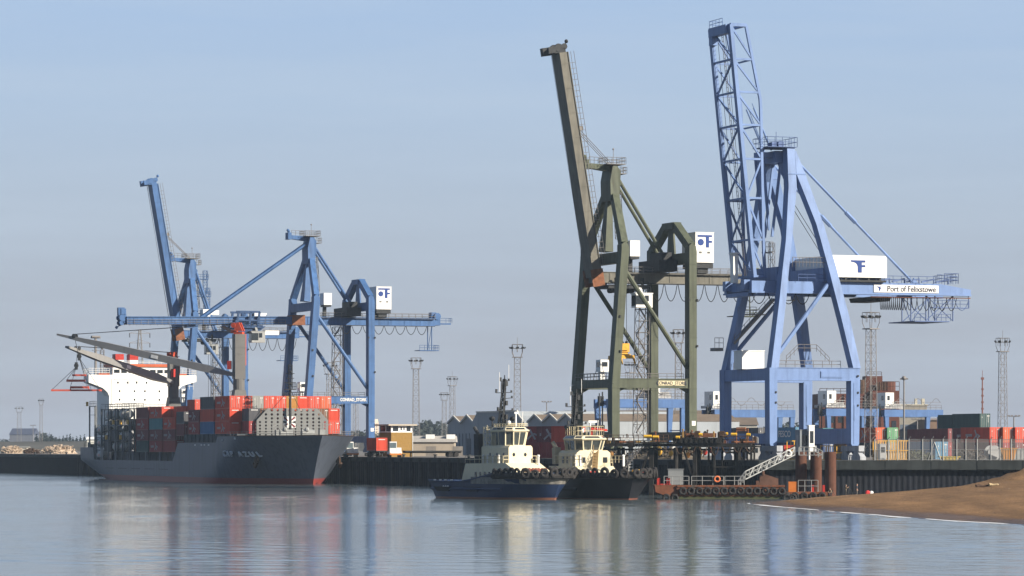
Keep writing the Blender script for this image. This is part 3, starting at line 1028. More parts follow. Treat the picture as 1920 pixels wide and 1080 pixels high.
    # maker's name on the portal beam
    if signmat is CREAML:
        m = MB().box(8.0, 12.9, 0.16, 0.198, z(18.15), z(18.95)); m.build('name_plate', CREAML, root)
        text('lettering', 'CONRAD_STORK', 0.82 * zk, (10.45, 0.13, z(18.53)), (1, 0, 0), (0, 0, 1), INK, root, bold=0.01, font_w=0.86)
    else:
        text('lettering', 'CONRAD_STORK', 1.0 * zk, (10.2, 0.16, z(18.53)), (1, 0, 0), (0, 0, 1), signmat, root, bold=0.03, font_w=0.8)
    # lamps and a notice on the near legs
    for q in ((0.75, 0.0, z(30)), (0.8, -0.02, z(24)), (15.2, 0, z(33)), (15.2, 0, z(25)), (13.7, 0, z(33))):
        m = MB().box(q[0] - 0.14, q[0] + 0.14, q[1] - 0.22, q[1] + 0.1, q[2] - 0.2, q[2] + 0.2)
        m.build('floodlight', DARK, root)
    m = MB().box(14.2, 14.9, -0.03, -0.002, z(11.2), z(12.0)); m.build('notice', WHITE, root)
    return root

def hanging_spreader(name, label, pos, rz, mat, ropes_to, w=5.8):
    """lifting frame under a crane: head block, beams and corner guides, held on ropes"""
    t = thing(name, label, 'lifting spreader', pos, rz)
    m = MB().box(-0.9, 0.9, -1.6, 1.6, 1.5, 3.0); m.box(-0.6, 0.6, -1.9, -1.62, 1.8, 2.6); m.build('head_block', mat, t)
    m = MB()
    for s in (-0.6, 0.6):
        m.tube((s - 0.12, -1.0, 2.9), (s + 0.12, -1.0, 2.9), 0.55, n=10).tube((s - 0.12, 1.0, 2.9), (s + 0.12, 1.0, 2.9), 0.55, n=10)
    m.build('sheave', DARK, t)
    m = MB().box(-0.6, 0.6, -w / 2, w / 2, 0.45, 1.1)
    for y in (-w / 2, w / 2):
        m.box(-1.2, 1.2, y - 0.25, y + 0.25, 0.3, 0.9)
        for x in (-1.15, 1.15):
            m.prism([(x - 0.12, y - 0.3, 0.4), (x + 0.12, y - 0.3, 0.4), (x + 0.3 * (1 if x > 0 else -1), y - 0.3, -0.6)], (0, 0.6, 0))
    m.box(-0.7, 0.7, -1.4, 1.4, 1.1, 1.5)
    m.build('spreader_frame', mat, t)
    m = MB()
    for sx in (-0.6, 0.6):
        for sy in (-1.0, 1.0):
            m.tube((sx, sy, 3.2), (sx, sy, ropes_to), 0.045, n=4)
    m.build('rope', CABLE, t)
    return t

gantry_crane('gantry_crane', 'dark green gantry crane with its grey boom raised behind the tugs', 0.0, 0.0, GREEN, BOOMGREY, 1.0, True, CREAML, beige=BOOMGREY)
hanging_spreader('lifting_spreader', 'yellow lifting spreader hanging between the legs of the green crane', P(4.9, 9.6, 22.6), TH, YELLOW, 12.4)
gantry_crane('gantry_crane', 'blue gantry crane with its boom lowered over the container ship', 2.0, 184.0, BLUE, BLUE, 0.955, False, LETTER, gx1=32.0)
gantry_crane('gantry_crane', 'blue gantry crane with raised boom behind the white bridge of the ship', 2.2, 284.7, BLUE, BLUE, 0.955, True, LETTER, plain=True)
hanging_spreader('lifting_spreader', 'yellow lifting spreader hanging behind the far end of the container stack', P(9.5, 290, 15.4), TH, YELLOW, 19.0)

# ---------------------------------------------------------------- the pale blue crane with a lattice boom
def lattice_crane(a0, b0):
    root = thing('gantry_crane', 'pale blue gantry crane with a raised lattice boom and tall A-shaped side frames', 'gantry crane', P(a0, b0, QZ), TH, 'ship to shore cranes along the quay')
    z = lambda v: v - QZ
    pt = PBLUE
    for y in (0.9, 18.3):
        d0, d1 = y - 0.9, y + 0.9
        m = MB()
        m.prism([(-0.55, d0, z(8.0)), (0.1, d0, z(6.6)), (0.7, d0, z(8.0)), (0.75, d0, z(19.8)), (-0.6, d0, z(19.8))][::-1], (0, 1.8, 0))
        def lean(zz):                     # the two side frames lean towards each other
            k = 4.3 * (zz - 19.8) / 34.7
            return d0 + (k if y < 9 else -k)
        def loft(mm, secs):
            vs = []
            for zz, a_, b_ in secs:
                f_ = lean(zz)
                vs += [(a_, f_, z(zz)), (b_, f_, z(zz)), (b_, f_ + 1.8, z(zz)), (a_, f_ + 1.8, z(zz))]
            n_ = len(secs)
            fs = [(3, 2, 1, 0), tuple(4 * (n_ - 1) + q for q in range(4))]
            for i in range(n_ - 1):
                for q in range(4):
                    fs.append((4 * i + q, 4 * i + (q + 1) % 4, 4 * i + 4 + (q + 1) % 4, 4 * i + 4 + q))
            mm.add(vs, fs)
        loft(m, [(19.8, -0.3, 0.97), (30.6, 1.75, 2.9), (34.5, 2.4, 3.5), (39.8, 3.35, 4.4), (48.2, 4.3, 5.7), (54.4, 4.4, 5.7)])
        m.build('sea_leg', pt, root)
        m = MB()
        m.prism([(13.4, d0, z(8.0)), (14.1, d0, z(6.6)), (14.8, d0, z(8.0)), (14.97, d0, z(17.9)), (13.4, d0, z(17.9))][::-1], (0, 1.8, 0))
        loft(m, [(19.8, 13.8, 15.1), (27.4, 12.25, 13.7), (35.7, 10.4, 11.75), (42.4, 8.75, 10.0), (50.3, 5.76, 7.3), (53.9, 5.72, 5.9)])
        for zz in (10, 13.5):
            m.box(13.85, 13.95, d0 - 0.05, d0, z(zz - 2), z(zz + 4))
        m.build('land_leg', pt, root)
        m = MB().box(0.752, 14.97, d0 + 0.1, d1 - 0.1, z(17.9), z(19.78))
        m.box(0.752, 14.97, d0, d1, z(19.78), z(19.86)); m.box(0.752, 13.3, d0, d1, z(17.82), z(17.9))
        m.build('portal_beam', pt, root)
        m = MB().box(8.2, 11.9, d0 - 0.02, d0 + 0.098, z(18.3), z(19.3)); m.box(8.35, 11.75, d0 - 0.05, d0 - 0.022, z(18.45), z(19.15)); m.build('access_panel', pt, root)
        m = MB().tube((1.0, y, z(21.6)), (10.6, lean(33) + 0.9, z(33.0)), 0.34, n=8); m.build('diagonal_brace', pt, root)
        m = MB().box(4.25, 7.4, lean(50.2) - 0.06, lean(50.2) + 1.86, z(50.15), z(50.32)); m.build('flange', pt, root)
    # sea side sill, land side sill, bogies
    m = MB().box(-0.5, 0.65, 1.8, 17.4, z(17.9), z(19.75)); m.build('sea_portal_beam', pt, root)
    m = MB().box(13.5, 14.7, 1.8, 17.4, z(8.0), z(10.4)); m.build('land_sill_beam', pt, root)
    m = MB().box(-0.4, 0.6, 1.8, 17.4, z(8.0), z(9.6)); m.build('sea_sill_beam', pt, root)
    bogies(root, (0.1, 14.1), (0.9, 18.3), z(8.0), M('bogie_grey', (0.36, 0.38, 0.42), 0.6, streak=0.4), DARK)
    # girders
    for v0, v1 in ((2.6, 3.5), (15.7, 16.6)):
        pass
    m = MB()
    zt, zb = z(33.45), z(31.6)
    for v0, v1 in ((4.0, 5.0), (13.6, 14.6)):
        m.box(-1.8, 30.8, v0, v1, zb + 0.2, zt)
        m.prism([(30.8, v0, zb + 0.2), (30.8, v0, zt), (36.5, v0, z(32.6)), (36.5, v0, zb + 0.2)][::-1], (0, 1.0, 0))
        m.box(-1.9, 36.5, v0 - 0.25, v1 + 0.25, zb - 0.05, zb + 0.198)
    for x in (-1.6, 2, 10.5, 20, 30):
        m.box(x, x + 1.0, 5.0, 13.6, zb + 0.3, zt - 0.2)
    m.build('girder', pt, root)
    for x in (3.0, 11.0):
        m = MB().box(x - 0.7, x + 0.7, 3.6, 15.7, zt + 0.02, zt + 2.2)
        for v in (5.2, 14.0):
            m.prism([(x, v - 0.7, zb + 0.2), (x, v + 0.7, zb + 0.2), (x, v, zt)], (0.1, 0, 0))
        m.build('cross_beam', pt, root)
    m = MB().rail([(6, 3.6, zt), (30, 3.6, zt)], step=1.5).rail([(30.5, 3.9, zt + 0.4), (34, 3.9, zt + 0.1)], step=1.2)
    m.rail([(20, 15.2, zt), (32, 15.2, zt)], step=1.5)
    for k in range(5):
        x = 20.5 + 2.6 * k
        m.beam((x, 5.2, zt + 0.3), (x + 2.2, 5.2, zt + 0.75), 0.25); m.tube((x + 2.2, 5.2, zt), (x + 2.2, 5.2, zt + 0.9), 0.12)
    m.rail([(32, 4.4, zt + 0.1), (34.5, 4.4, zt + 0.1), (34.5, 13, zt + 0.1)], step=1.0, h=1.6, mids=2)
    m.build('girder_walkway', M('railing_blue', (0.10, 0.15, 0.30), 0.6), root)
    # name board
    m = MB().box(19.3, 30.7, 3.90, 3.998, z(31.95), z(33.15)); nb = m.build('name_board', WHITE, root)
    text('lettering', 'Port of Felixstowe', 1.28, (25.9, 3.87, z(32.5)), (1, 0, 0), (0, 0, 1), INK, nb, bold=0.012, font_w=0.90)
    crane_logo(nb, 19.75, z(32.2), 0.66, 3.9, LOGO, with_ball=False)
    # machinery house on the girders
    m = MB()
    prof = [(10.9, z(34.2)), (21.2, z(34.2)), (21.2, z(37.3)), (21.05, z(37.55)), (20.8, z(37.65)), (11.3, z(37.65)), (11.05, z(37.55)), (10.9, z(37.3))]
    m.prism([(px_, 3.2, pz_) for px_, pz_ in prof], (0, 12.0, 0))
    mh = m.build('machine_house', WHITE, root)
    crane_logo(mh, 14.9, z(34.95), 1.95, 3.2, LOGO, with_ball=False)
    m = MB().box(11, 21.1, 3.3, 15.1, zt + 0.05, zt + 0.35)
    for k in range(5):
        m.box(12 + 2 * k, 12.3 + 2 * k, 3.4, 15, zt + 0.35, z(34.2))
    m.build('house_base', DARK, root)
    # lattice boom
    def at(x, y, v):
        k = (x - 960) / F
        ox = OX + a0 * CT - b0 * ST; oy = OY + a0 * ST + b0 * CT
        aa = (k * (oy + v * CT) - ox + v * ST) / (CT - k * ST)
        Yd = oy + aa * ST + v * CT
        return Vector((aa, v, HC - (y - YH) / F * Yd - QZ))
    vn, vf = 5.4, 12.9
    nb_ = [at(1414, 520, vn), at(1369, 46, vn)]           # lower chords, hinge to tip
    fb_ = [Vector((q.x, vf, q.z)) for q in nb_]
    def lo(t, v):
        q = nb_[0].lerp(nb_[1], t); return Vector((q.x, v, q.z))
    top_pts = [at(1434, 514, vn), at(1431, 448, vn), at(1426, 190, vn), at(1398, 45, vn)]
    def hi(t, v):
        zz = lo(t, 0).z
        for i in range(3):
            p_, q_ = top_pts[i], top_pts[i + 1]
            if zz <= q_.z or i == 2:
                s_ = (zz - p_.z) / (q_.z - p_.z)
                return Vector((p_.x + (q_.x - p_.x) * s_, v, zz))
    m = MB()
    for v in (vn, vf):
        m = MB().beam(lo(0, v), lo(1, v), 0.55, 1.0, up=(0, 1, 0)); m.build('lower_chord', pt, root)
    m = MB()
    ts = [k / 24 for k in range(25)]
    for v in (vn, vf):
        m = MB()
        for i in range(24):
            m.beam(hi(ts[i], v), hi(ts[i + 1], v), 0.42, 0.42, up=(0, 1, 0))
        m.build('upper_chord', pt, root)
    m = MB()
    st = [0.005, 0.15, 0.315, 0.47, 0.605, 0.735, 0.865, 1.0]
    for i, t in enumerate(st):
        for v in (vn, vf):
            m.beam(lo(t, v), hi(t, v), 0.32, 0.34, up=(0, 1, 0))
            if i < len(st) - 1:
                tn = st[i + 1]
                if i in (0, 1, 3, 4):
                    m.beam(hi(t, v), lo(tn, v), 0.28, 0.28, up=(0, 1, 0))
                else:
                    m.beam(lo(tn, v), hi(t, v), 0.28, 0.28, up=(0, 1, 0)) if i != 2 else m.beam(lo(t, v), hi(tn, v), 0.28, 0.28, up=(0, 1, 0))
        m.beam(lo(t, vn), lo(t, vf), 0.32, 0.3)
        if i % 2 == 0: m.beam(hi(t, vn), hi(t, vf), 0.24, 0.24)
        if i < len(st) - 1:
            tn = st[i + 1]
            a_, c_ = (lo(t, vn), lo(tn, vf)) if i % 2 == 0 else (lo(t, vf), lo(tn, vn))
            m.beam(a_, c_, 0.26, 0.26, up=(1, 0, 0))
    m.build('boom_bracing', pt, root)
    q = lo(1, 0)
    m = MB().box(q.x - 0.6, q.x + 0.6, vn + 0.4, vf - 0.4, q.z - 1.3, q.z + 0.1).box(q.x - 0.5, q.x + 0.5, vf - 1.6, vf - 0.4, q.z - 2.6, q.z - 1.3)
    m.beam(lo(1, vn), hi(1, vn), 0.5, 0.5); m.beam(lo(1, vf), hi(1, vf), 0.5, 0.5); m.beam(hi(1, vn), hi(1, vf), 0.4, 0.4)
    m.rail([(q.x - 0.5, vn + 1.8, q.z + 0.1), (q.x - 0.5, vf - 0.6, q.z + 0.1), (q.x + 1.8, vf - 0.6, q.z + 0.1)], step=1.2)
    m.build('boom_tip_girder', pt, root)
    m = MB()
    for v in (7.6, 10.6):
        m.tube(lo(0.02, v), lo(0.97, v), 0.04, n=4)
    m.build('trolley_rope', CABLE, root)
    # ladder up the boom
    m = MB()
    for t in range(60):
        p_ = lo(t / 60, 0); m.tube((p_.x + 1.2, 11.0, p_.z), (p_.x + 1.2, 11.6, p_.z), 0.04, n=4)
    p_, q_ = lo(0, 0), lo(1, 0)
    m.tube((p_.x + 1.2, 11.0, p_.z), (q_.x + 1.2, 11.0, q_.z), 0.05, n=4).tube((p_.x + 1.2, 11.6, p_.z), (q_.x + 1.2, 11.6, q_.z), 0.05, n=4)
    m.build('boom_ladder', MASTGREY, root)
    # head beam between the A-frames, with platform
    m = MB().box(3.2, 5.6, 6.2, 13.0, z(52.2), z(54.0)).prism([(4.5, 6.0, z(49.6)), (4.5, 6.2, z(52.2)), (4.5, 8.2, z(52.2))], (1.0, 0, 0))
    m.prism([(4.5, 13.4, z(49.6)), (4.5, 11.2, z(52.2)), (4.5, 13.0, z(52.2))], (1.0, 0, 0))
    m.box(0.8, 3.2, 7.0, 9.0, z(53.0), z(53.8))
    m.build('head_beam', pt, root)
    m = MB().box(0.9, 6.0, 4.0, 9.5, z(54.42), z(54.5)).rail([(0.9, 4.0, z(54.5)), (6.0, 4.0, z(54.5)), (6.0, 9.5, z(54.5)), (0.9, 9.5, z(54.5))], step=1.2, h=1.5, closed=True)
    m.tube((4.0, 5.6, z(55.0)), (4.0, 7.2, z(55.0)), 0.55, n=10); m.box(2.4, 3.2, 5.6, 7.0, z(54.5), z(55.3))
    m.tube((2.6, 4.5, z(54.5)), (2.6, 4.5, z(56.8)), 0.05)
    m.build('head_platform', M('railing_blue', (0.10, 0.15, 0.30), 0.6), root)
    # boom hoist linkage, folded
    m = MB()
    tq = hi(0.72, 9.6)
    for v in (8.0, 10.8):
        m.beam((1.9, v, z(53.2)), (3.0, v, z(41.6)), 0.36, 0.36, up=(0, 1, 0)); m.beam((5.0, v, z(52.4)), (3.5, v, z(40.6)), 0.36, 0.36, up=(0, 1, 0))
        m.tube((3.4, v, z(54.2)), (hi(0.68, v).x, v, hi(0.68, v).z), 0.14)
    for v in (8.6, 10.6):
        m.tube((3.4, v, z(54.4)), (hi(0.70, v).x, v, hi(0.70, v).z), 0.06, n=4)
    m.build('hoist_link', pt, root)
    # backstays
    m = MB()
    for v in (4.5, 14.1):
        p_, q_ = Vector((5.6, 5.2 if v < 9 else 13.8, z(53.2))), Vector((26.6, v, zt))
        m.tube(p_, q_, 0.2, n=6)
        m.tube(p_.lerp(q_, 0.44), p_.lerp(q_, 0.52), 0.34, n=6)
        m.prism([(26.0, v - 0.15, zt), (27.4, v - 0.15, zt), (26.6, v - 0.15, zt + 0.9)], (0, 0.3, 0))
    m.build('backstay', pt, root)
    m = MB()
    for v in (7.6, 9.0):
        m.tube((6.0, v, z(47.5)), (12.8, v, z(37.7)), 0.05, n=4)
    m.build('hoist_rope', CABLE, root)
    # festoon, trolley park and hanging inspection platform
    m = MB()
    for k in range(20):
        w_ = 0.28 if k < 11 else 0.28 + 0.16 * (k - 10)
        x0 = 20.6 + (0.34 * k if k < 11 else 0.34 * 11 + sum(0.28 + 0.16 * (j - 10) for j in range(11, k)))
        m.hang((x0, 4.4, zb - 0.4), (x0 + w_ + 0.1, 4.4, zb - 0.4), 2.0, r=0.06)
    m.build('festoon_cable', CABLE, root); m = MB()
    for x0 in (-1.5, 1.2, 3.6, 6.0):
        m.hang((x0, 4.6, zb), (x0 + 2.4, 4.6, zb), 1.7, r=0.07)
    m.build('festoon_cable', CABLE, root)
    m = MB().beam((18.9, 4.3, zb - 0.35), (36.6, 4.3, zb - 0.35), 0.14); m.build('festoon_rail', RUST, root)
    m = MB().prism([(19.4, 5.2, zb - 0.3), (23.0, 5.2, zb - 0.3), (22.7, 5.2, zb - 1.0), (19.7, 5.2, zb - 1.0)], (0, 8, 0)); m.build('trolley', DARK, root)
    m = MB()
    for x in (28.8, 30.4, 33.6):
        for v in (4.6, 13.0):
            m.tube((x, v, zb), (x, v, zb - 4.0), 0.11)
    for v in (4.6, 13.0):
        m.tube((28.8, v, zb - 4), (33.6, v, zb), 0.07).tube((28.8, v, zb), (33.6, v, zb - 4), 0.07).tube((30.4, v, zb - 4), (33.6, v, zb), 0.07).tube((28.8, v, zb), (30.4, v, zb - 4), 0.07)
    m.box(26.6, 32.8, 4.2, 13.4, zb - 4.2, zb - 4.05)
    m.rail([(26.6, 4.2, zb - 4.05), (28.6, 4.2, zb - 4.05)], step=0.9); m.rail([(30.5, 4.2, zb - 4.05), (33.0, 4.2, zb - 4.05)], step=0.9)
    m.box(30.0, 36.4, 4.4, 5.4, zb - 2.0, zb - 1.85); m.rail([(30, 4.4, zb - 1.85), (36.4, 4.4, zb - 1.85)], step=1.5)
    m.tube((36.3, 4.4, zb), (36.3, 4.4, zb - 1.9), 0.09); m.hang((33.8, 4.4, zb - 0.4), (36.4, 4.4, zb - 0.4), 1.9)
    m.build('inspection_platform', M('railing_blue', (0.1, 0.15, 0.3)), root)
    # small cabin on the sea portal beam, stairs and landings on the far frame
    m = MB().box(-1.1, 2.7, 9.2, 12.4, z(19.76), z(22.6)).box(-1.2, 2.8, 9.1, 12.5, z(22.6), z(22.72)); m.build('gantry_cabin', WHITE, root)
    m = MB().rail([(0.9, 11.8, z(19.8)), (0.9, 17, z(19.8))], step=1.2)
    m.build('sill_railing', MASTGREY, root); m = MB()
    m.rail([(1.5, 1.9, z(19.86)), (12.5, 1.9, z(19.86))], step=1.6)
    m.build('portal_railing', MASTGREY, root); m = MB()
    m.rail([(3.2, 2.0, z(20.6)), (5.2, 2.0, z(22.4)), (8.4, 2.0, z(22.4)), (10.6, 2.0, z(20.4))], step=1.0)
    m.build('walkway_hoop', MASTGREY, root)
    m = MB().beam((0.9, 17.2, z(24.0)), (8.0, 17.2, z(31.2)), 1.1, 0.35).rail([(0.9, 16.7, z(24.2)), (8.0, 16.7, z(31.4))], step=1.3)
    m.build('access_stair', MASTGREY, root); m = MB()
    m.box(1.4, 6.4, 16.4, 18.0, z(28.6), z(28.75)); m.rail([(1.4, 16.4, z(28.75)), (4.6, 16.4, z(28.75))], step=1.0)
    m.build('landing', MASTGREY, root); m = MB()
    m.box(-2.2, -0.7, 17.4, 19.2, z(22.8), z(23.3)); m.rail([(-2.2, 17.4, z(23.3)), (-0.7, 17.4, z(23.3))], step=0.7, h=1.6)
    m.build('landing', MASTGREY, root); m = MB()
    m.box(10.6, 13.0, 16.2, 18.0, z(31.0), z(31.1)); m.rail([(10.6, 16.2, z(31.1)), (13.0, 16.2, z(31.1))], step=0.8)
    m.build('landing', MASTGREY, root); m = MB()
    m.box(3.6, 4.9, 10.6, 12.2, z(38.2), z(38.35)); m.rail([(3.6, 10.6, z(38.35)), (4.9, 10.6, z(38.35))], step=0.6, h=1.6); m.lattice((4.8, 11, z(34.5)), (4.8, 11, z(39.8)), 0.8, 4, 0.05)
    m.build('ladder_landing', MASTGREY, root); m = MB()
    m.rail([(4.5, 2.6, zt + 2.2), (10.5, 2.6, zt + 2.2)], step=0.6, h=1.5)
    m.build('deck_railing', MASTGREY, root)
    m = MB().box(-2.0, -0.6, 5.1, 13.5, zb - 0.5, zb + 0.1).box(-2.6, -1.6, 5.1, 6.2, zb + 0.5, zt + 0.2).box(-2.6, -1.6, 12.3, 13.4, zb + 0.5, zt + 0.2); m.build('hinge_block', pt, root)
    m = MB().box(-2.8, -2.0, 8.8, 10.0, zt - 0.2, zt + 4.4).box(-3.0, -1.7, 8.6, 10.2, zt + 4.4, zt + 4.6); m.build('white_locker', WHITE, root)
    m = MB()
    for q in ((14.6, -0.02, z(14)), (14.6, -0.02, z(16)), (0.5, -0.02, z(16)), (0.5, -0.02, z(14.4)), (14.6, -0.02, z(18.6))):
        m = MB().box(q[0] - 0.12, q[0] + 0.12, q[1] - 0.1, q[1] + 0.018, q[2] - 0.15, q[2] + 0.15)
        m.build('floodlight', DARK, root)
lattice_crane(-0.2, -65.0)
# ================================================================ container ship
SA, SB = -19.3, 113.0                       # centreline a, stem at the waterline b
HULL = M('hull_grey_paint', (0.088, 0.104, 0.138), 0.45, var=0.10, scale=0.12, streak=0.5, rust=0.15, rustcol=(0.10, 0.06, 0.045), below=(1.15, (0.20, 0.035, 0.03)))
DECK = M('deck_paint', (0.12, 0.05, 0.04), 0.8, var=0.3)
SLATE = M('slate_steel', (0.06, 0.07, 0.08), 0.7, var=0.3, scale=0.8)
ship = thing('container_ship', 'grey container ship with white bridge and red containers moored at the quay', 'container ship', P(SA, SB, 0), TH)
HB = 12.2
def hb(s, v, y):
    Le = 42 + (19 - 42) * v ** 0.8
    t = min(1, max(0, s) / Le)
    pw = 1.15 + (0.80 - 1.15) * v
    w_ = HB * math.sin(math.pi / 2 * t) ** pw
    # the stern narrows, more at the waterline than at the deck
    ye = 139 + 13.5 * min(1, v * 2.0) ** 0.7
    y0 = 95 + 30 * v
    if y > y0:
        k = min(1, (y - y0) / max(1, ye - y0))
        w_ *= 1 - (0.55 - 0.43 * min(1, v * 1.9)) * k ** 2
    return w_
def ztop(y):
    if y < 27.5: return 9.75 + max(0, (3 - y) / 9) * 0.35
    if y < 28.5: return 9.75 - (y - 27.5) * 1.35
    if y < 58: return 8.4
    if y < 62: return 8.4 - (y - 58) / 4 * 3.9
    if y < 124.5: return 4.5
    if y < 126: return 7.3
    if y < 126.8: return 7.3
    if y < 134.5: return 4.5
    return 7.4
zl = [-1.2, -0.2, 0.5, 1.2, 2.0, 3.0, 3.8, 4.5, 5.4, 6.4, 7.4, 8.4, 9.2, 10.2]
ys_ = [0, 0.6, 1.5, 3, 5, 7.5, 10, 13, 17, 21, 27.45, 28.55, 33, 40, 48, 57.9, 59, 60.5, 62.1, 70, 85, 100, 112, 124.3, 124.7, 126.7, 127.0, 130, 134.3, 134.7, 140, 146, 152]
def hull_pt(i, z, side):
    y = ys_[i]
    v = (z + 1.2) / 11.2
    vz = max(0, z / 10.0)
    ystem = -6.3 * min(1, vz) ** 1.25
    yend = 137 + 14.6 * min(1, max(0, z) / 4.4) ** 0.6
    k = min(1, y / 40)
    yy = ystem * (1 - k) ** 2 + y * 1.0 if y < 40 else y
    if y > 126.9:
        yy = 126.9 + (y - 126.9) / (152 - 126.9) * (yend - 126.9)
    return Vector((side * hb(yy - ystem, v, yy), yy, z))
m = MB()
nz_ = len(zl)
for side in (-1, 1):
    vs, fs = [], []
    for i in range(len(ys_)):
        zt_ = ztop(ys_[i])
        for z_ in zl:
            vs.append(hull_pt(i, min(z_, zt_), side))
    for i in range(len(ys_) - 1):
        for j in range(nz_ - 1):
            a = i * nz_ + j
            if min(zl[j], ztop(ys_[i])) == min(zl[j + 1], ztop(ys_[i])) and min(zl[j], ztop(ys_[i + 1])) == min(zl[j + 1], ztop(ys_[i + 1])):
                continue
            q = (a, a + nz_, a + nz_ + 1, a + 1)
            fs.append(q if side < 0 else q[::-1])
    m.add(vs, fs)
# transom
vs, fs = [], []
for z_ in zl:
    zz = min(z_, ztop(152))
    vs += [hull_pt(len(ys_) - 1, zz, -1), hull_pt(len(ys_) - 1, zz, 1)]
for j in range(nz_ - 1):
    fs.append((2 * j, 2 * j + 1, 2 * j + 3, 2 * j + 2))
m.add(vs, fs)
m.build('hull', HULL, ship, smooth=True)
def deck_poly(z_, ya, yb):
    L_ = [i for i in range(len(ys_)) if ya <= ys_[i] <= yb]
    return [hull_pt(i, z_, -1) + Vector((0.05, 0, 0)) for i in L_] + [hull_pt(i, z_, 1) - Vector((0.05, 0, 0)) for i in reversed(L_)]
m = MB()
for z_, ya, yb in ((4.4, 3, 152), (8.3, 1.5, 60)):
    pts = deck_poly(z_, ya, yb)
    m.add(pts, [tuple(range(len(pts)))])
m.build('deck', DECK, ship)
# bulwark cap, freeing ports, mooring chocks
m = MB()
for i in range(len(ys_) - 1):
    if ys_[i + 1] <= 27.5:
        for side in (-1, 1):
            m.tube(hull_pt(i, ztop(ys_[i]), side), hull_pt(i + 1, ztop(ys_[i + 1]), side), 0.07, n=5)
m.build('bulwark_rail', DRUST, ship)
m = MB()
for y0 in (33, 36.2, 38.5, 43.5):
    q = Vector((-HB - 0.02, y0, 8.0)); m.box(q.x - 0.05, q.x + 0.1, y0, y0 + 1.0, 7.75, 8.05)
for y0, z0 in ((14, 9.2), (23, 8.9)):
    m.ball((-hb(y0 + 6, 0.9, y0) - 0.0, y0, z0), 0.22)
m.build('mooring_chock', LETTER, ship)
# anchors and the hull markings
for side in (-1, 1):
    y0 = 10.5
    x0 = side * (hb(y0 + 3.2, 0.52, y0) + 0.05)
    m = MB().ball((x0, y0, 5.0), 0.35, 1.1, 1.1)
    m.beam((x0 + side * 0.35, y0, 5.2), (x0 + side * 0.4, y0, 3.6), 0.4)
    m.beam((x0 + side * 0.4, y0 - 1.0, 4.2), (x0 + side * 0.45, y0, 3.4), 0.45).beam((x0 + side * 0.4, y0 + 1.0, 4.2), (x0 + side * 0.45, y0, 3.4), 0.45)
    m.build('anchor', DRUST, ship)
sx = -HB - 0.03
# bow name on the flare: follows the hull's side
NAMEM = M('ship_name_white', (0.55, 0.6, 0.66), 0.7, var=0.12, scale=3)
def side_x(y, z_):
    vz_ = max(0, z_ / 10.0); ys0 = -6.3 * min(1, vz_) ** 1.25
    return hb(y - ys0, (z_ + 1.2) / 11.2, y)
ny = 21.0
for ch in 'CAP AZUL':
    if ch != ' ':
        zc = 6.1
        p_ = Vector((-side_x(ny, zc), ny, zc))
        du = (Vector((-side_x(ny - 0.6, zc), ny - 0.6, zc)) - Vector((-side_x(ny + 0.6, zc), ny + 0.6, zc))).normalized()
        up_ = (Vector((-side_x(ny, zc + 0.8), ny, zc + 0.8)) - Vector((-side_x(ny, zc - 0.8), ny, zc - 0.8))).normalized()
        nr_ = du.cross(up_)
        text('ship_name_letter', ch, 1.75, p_ + nr_ * 0.2, du, up_, NAMEM, ship, bold=0.0, font_w=1.2, depth=0.3)
    ny -= 1.8 if ch != ' ' else 1.4
# wave breaker with drilled holes (holes are dark discs of through openings)
m = MB()
byy = 14.0
prof = [(-7.6, 8.31), (7.6, 8.31), (7.6, 12.9), (5.3, 15.35), (-5.9, 15.35), (-7.6, 12.9)]
def inside(x, z_):
    if z_ < 8.31 or z_ > 15.35: return False
    xm = 7.6 if z_ < 12.9 else 7.6 - (z_ - 12.9) / 2.45 * 2.3
    return abs(x) < xm
holes = []
for r_ in range(8):
    zc = 14.95 - [0, 0.85, 1.65, 2.4, 3.1, 3.75, 4.35, 4.95][r_]
    for c_ in range(12):
        xc = -6.9 + 13.8 / 11 * c_
        if inside(abs(xc) + 0.35, zc + 0.2) and not (4 <= c_ <= 6 and r_ in (2, 3)):
            holes.append((xc, zc, 0.27 - 0.012 * r_))
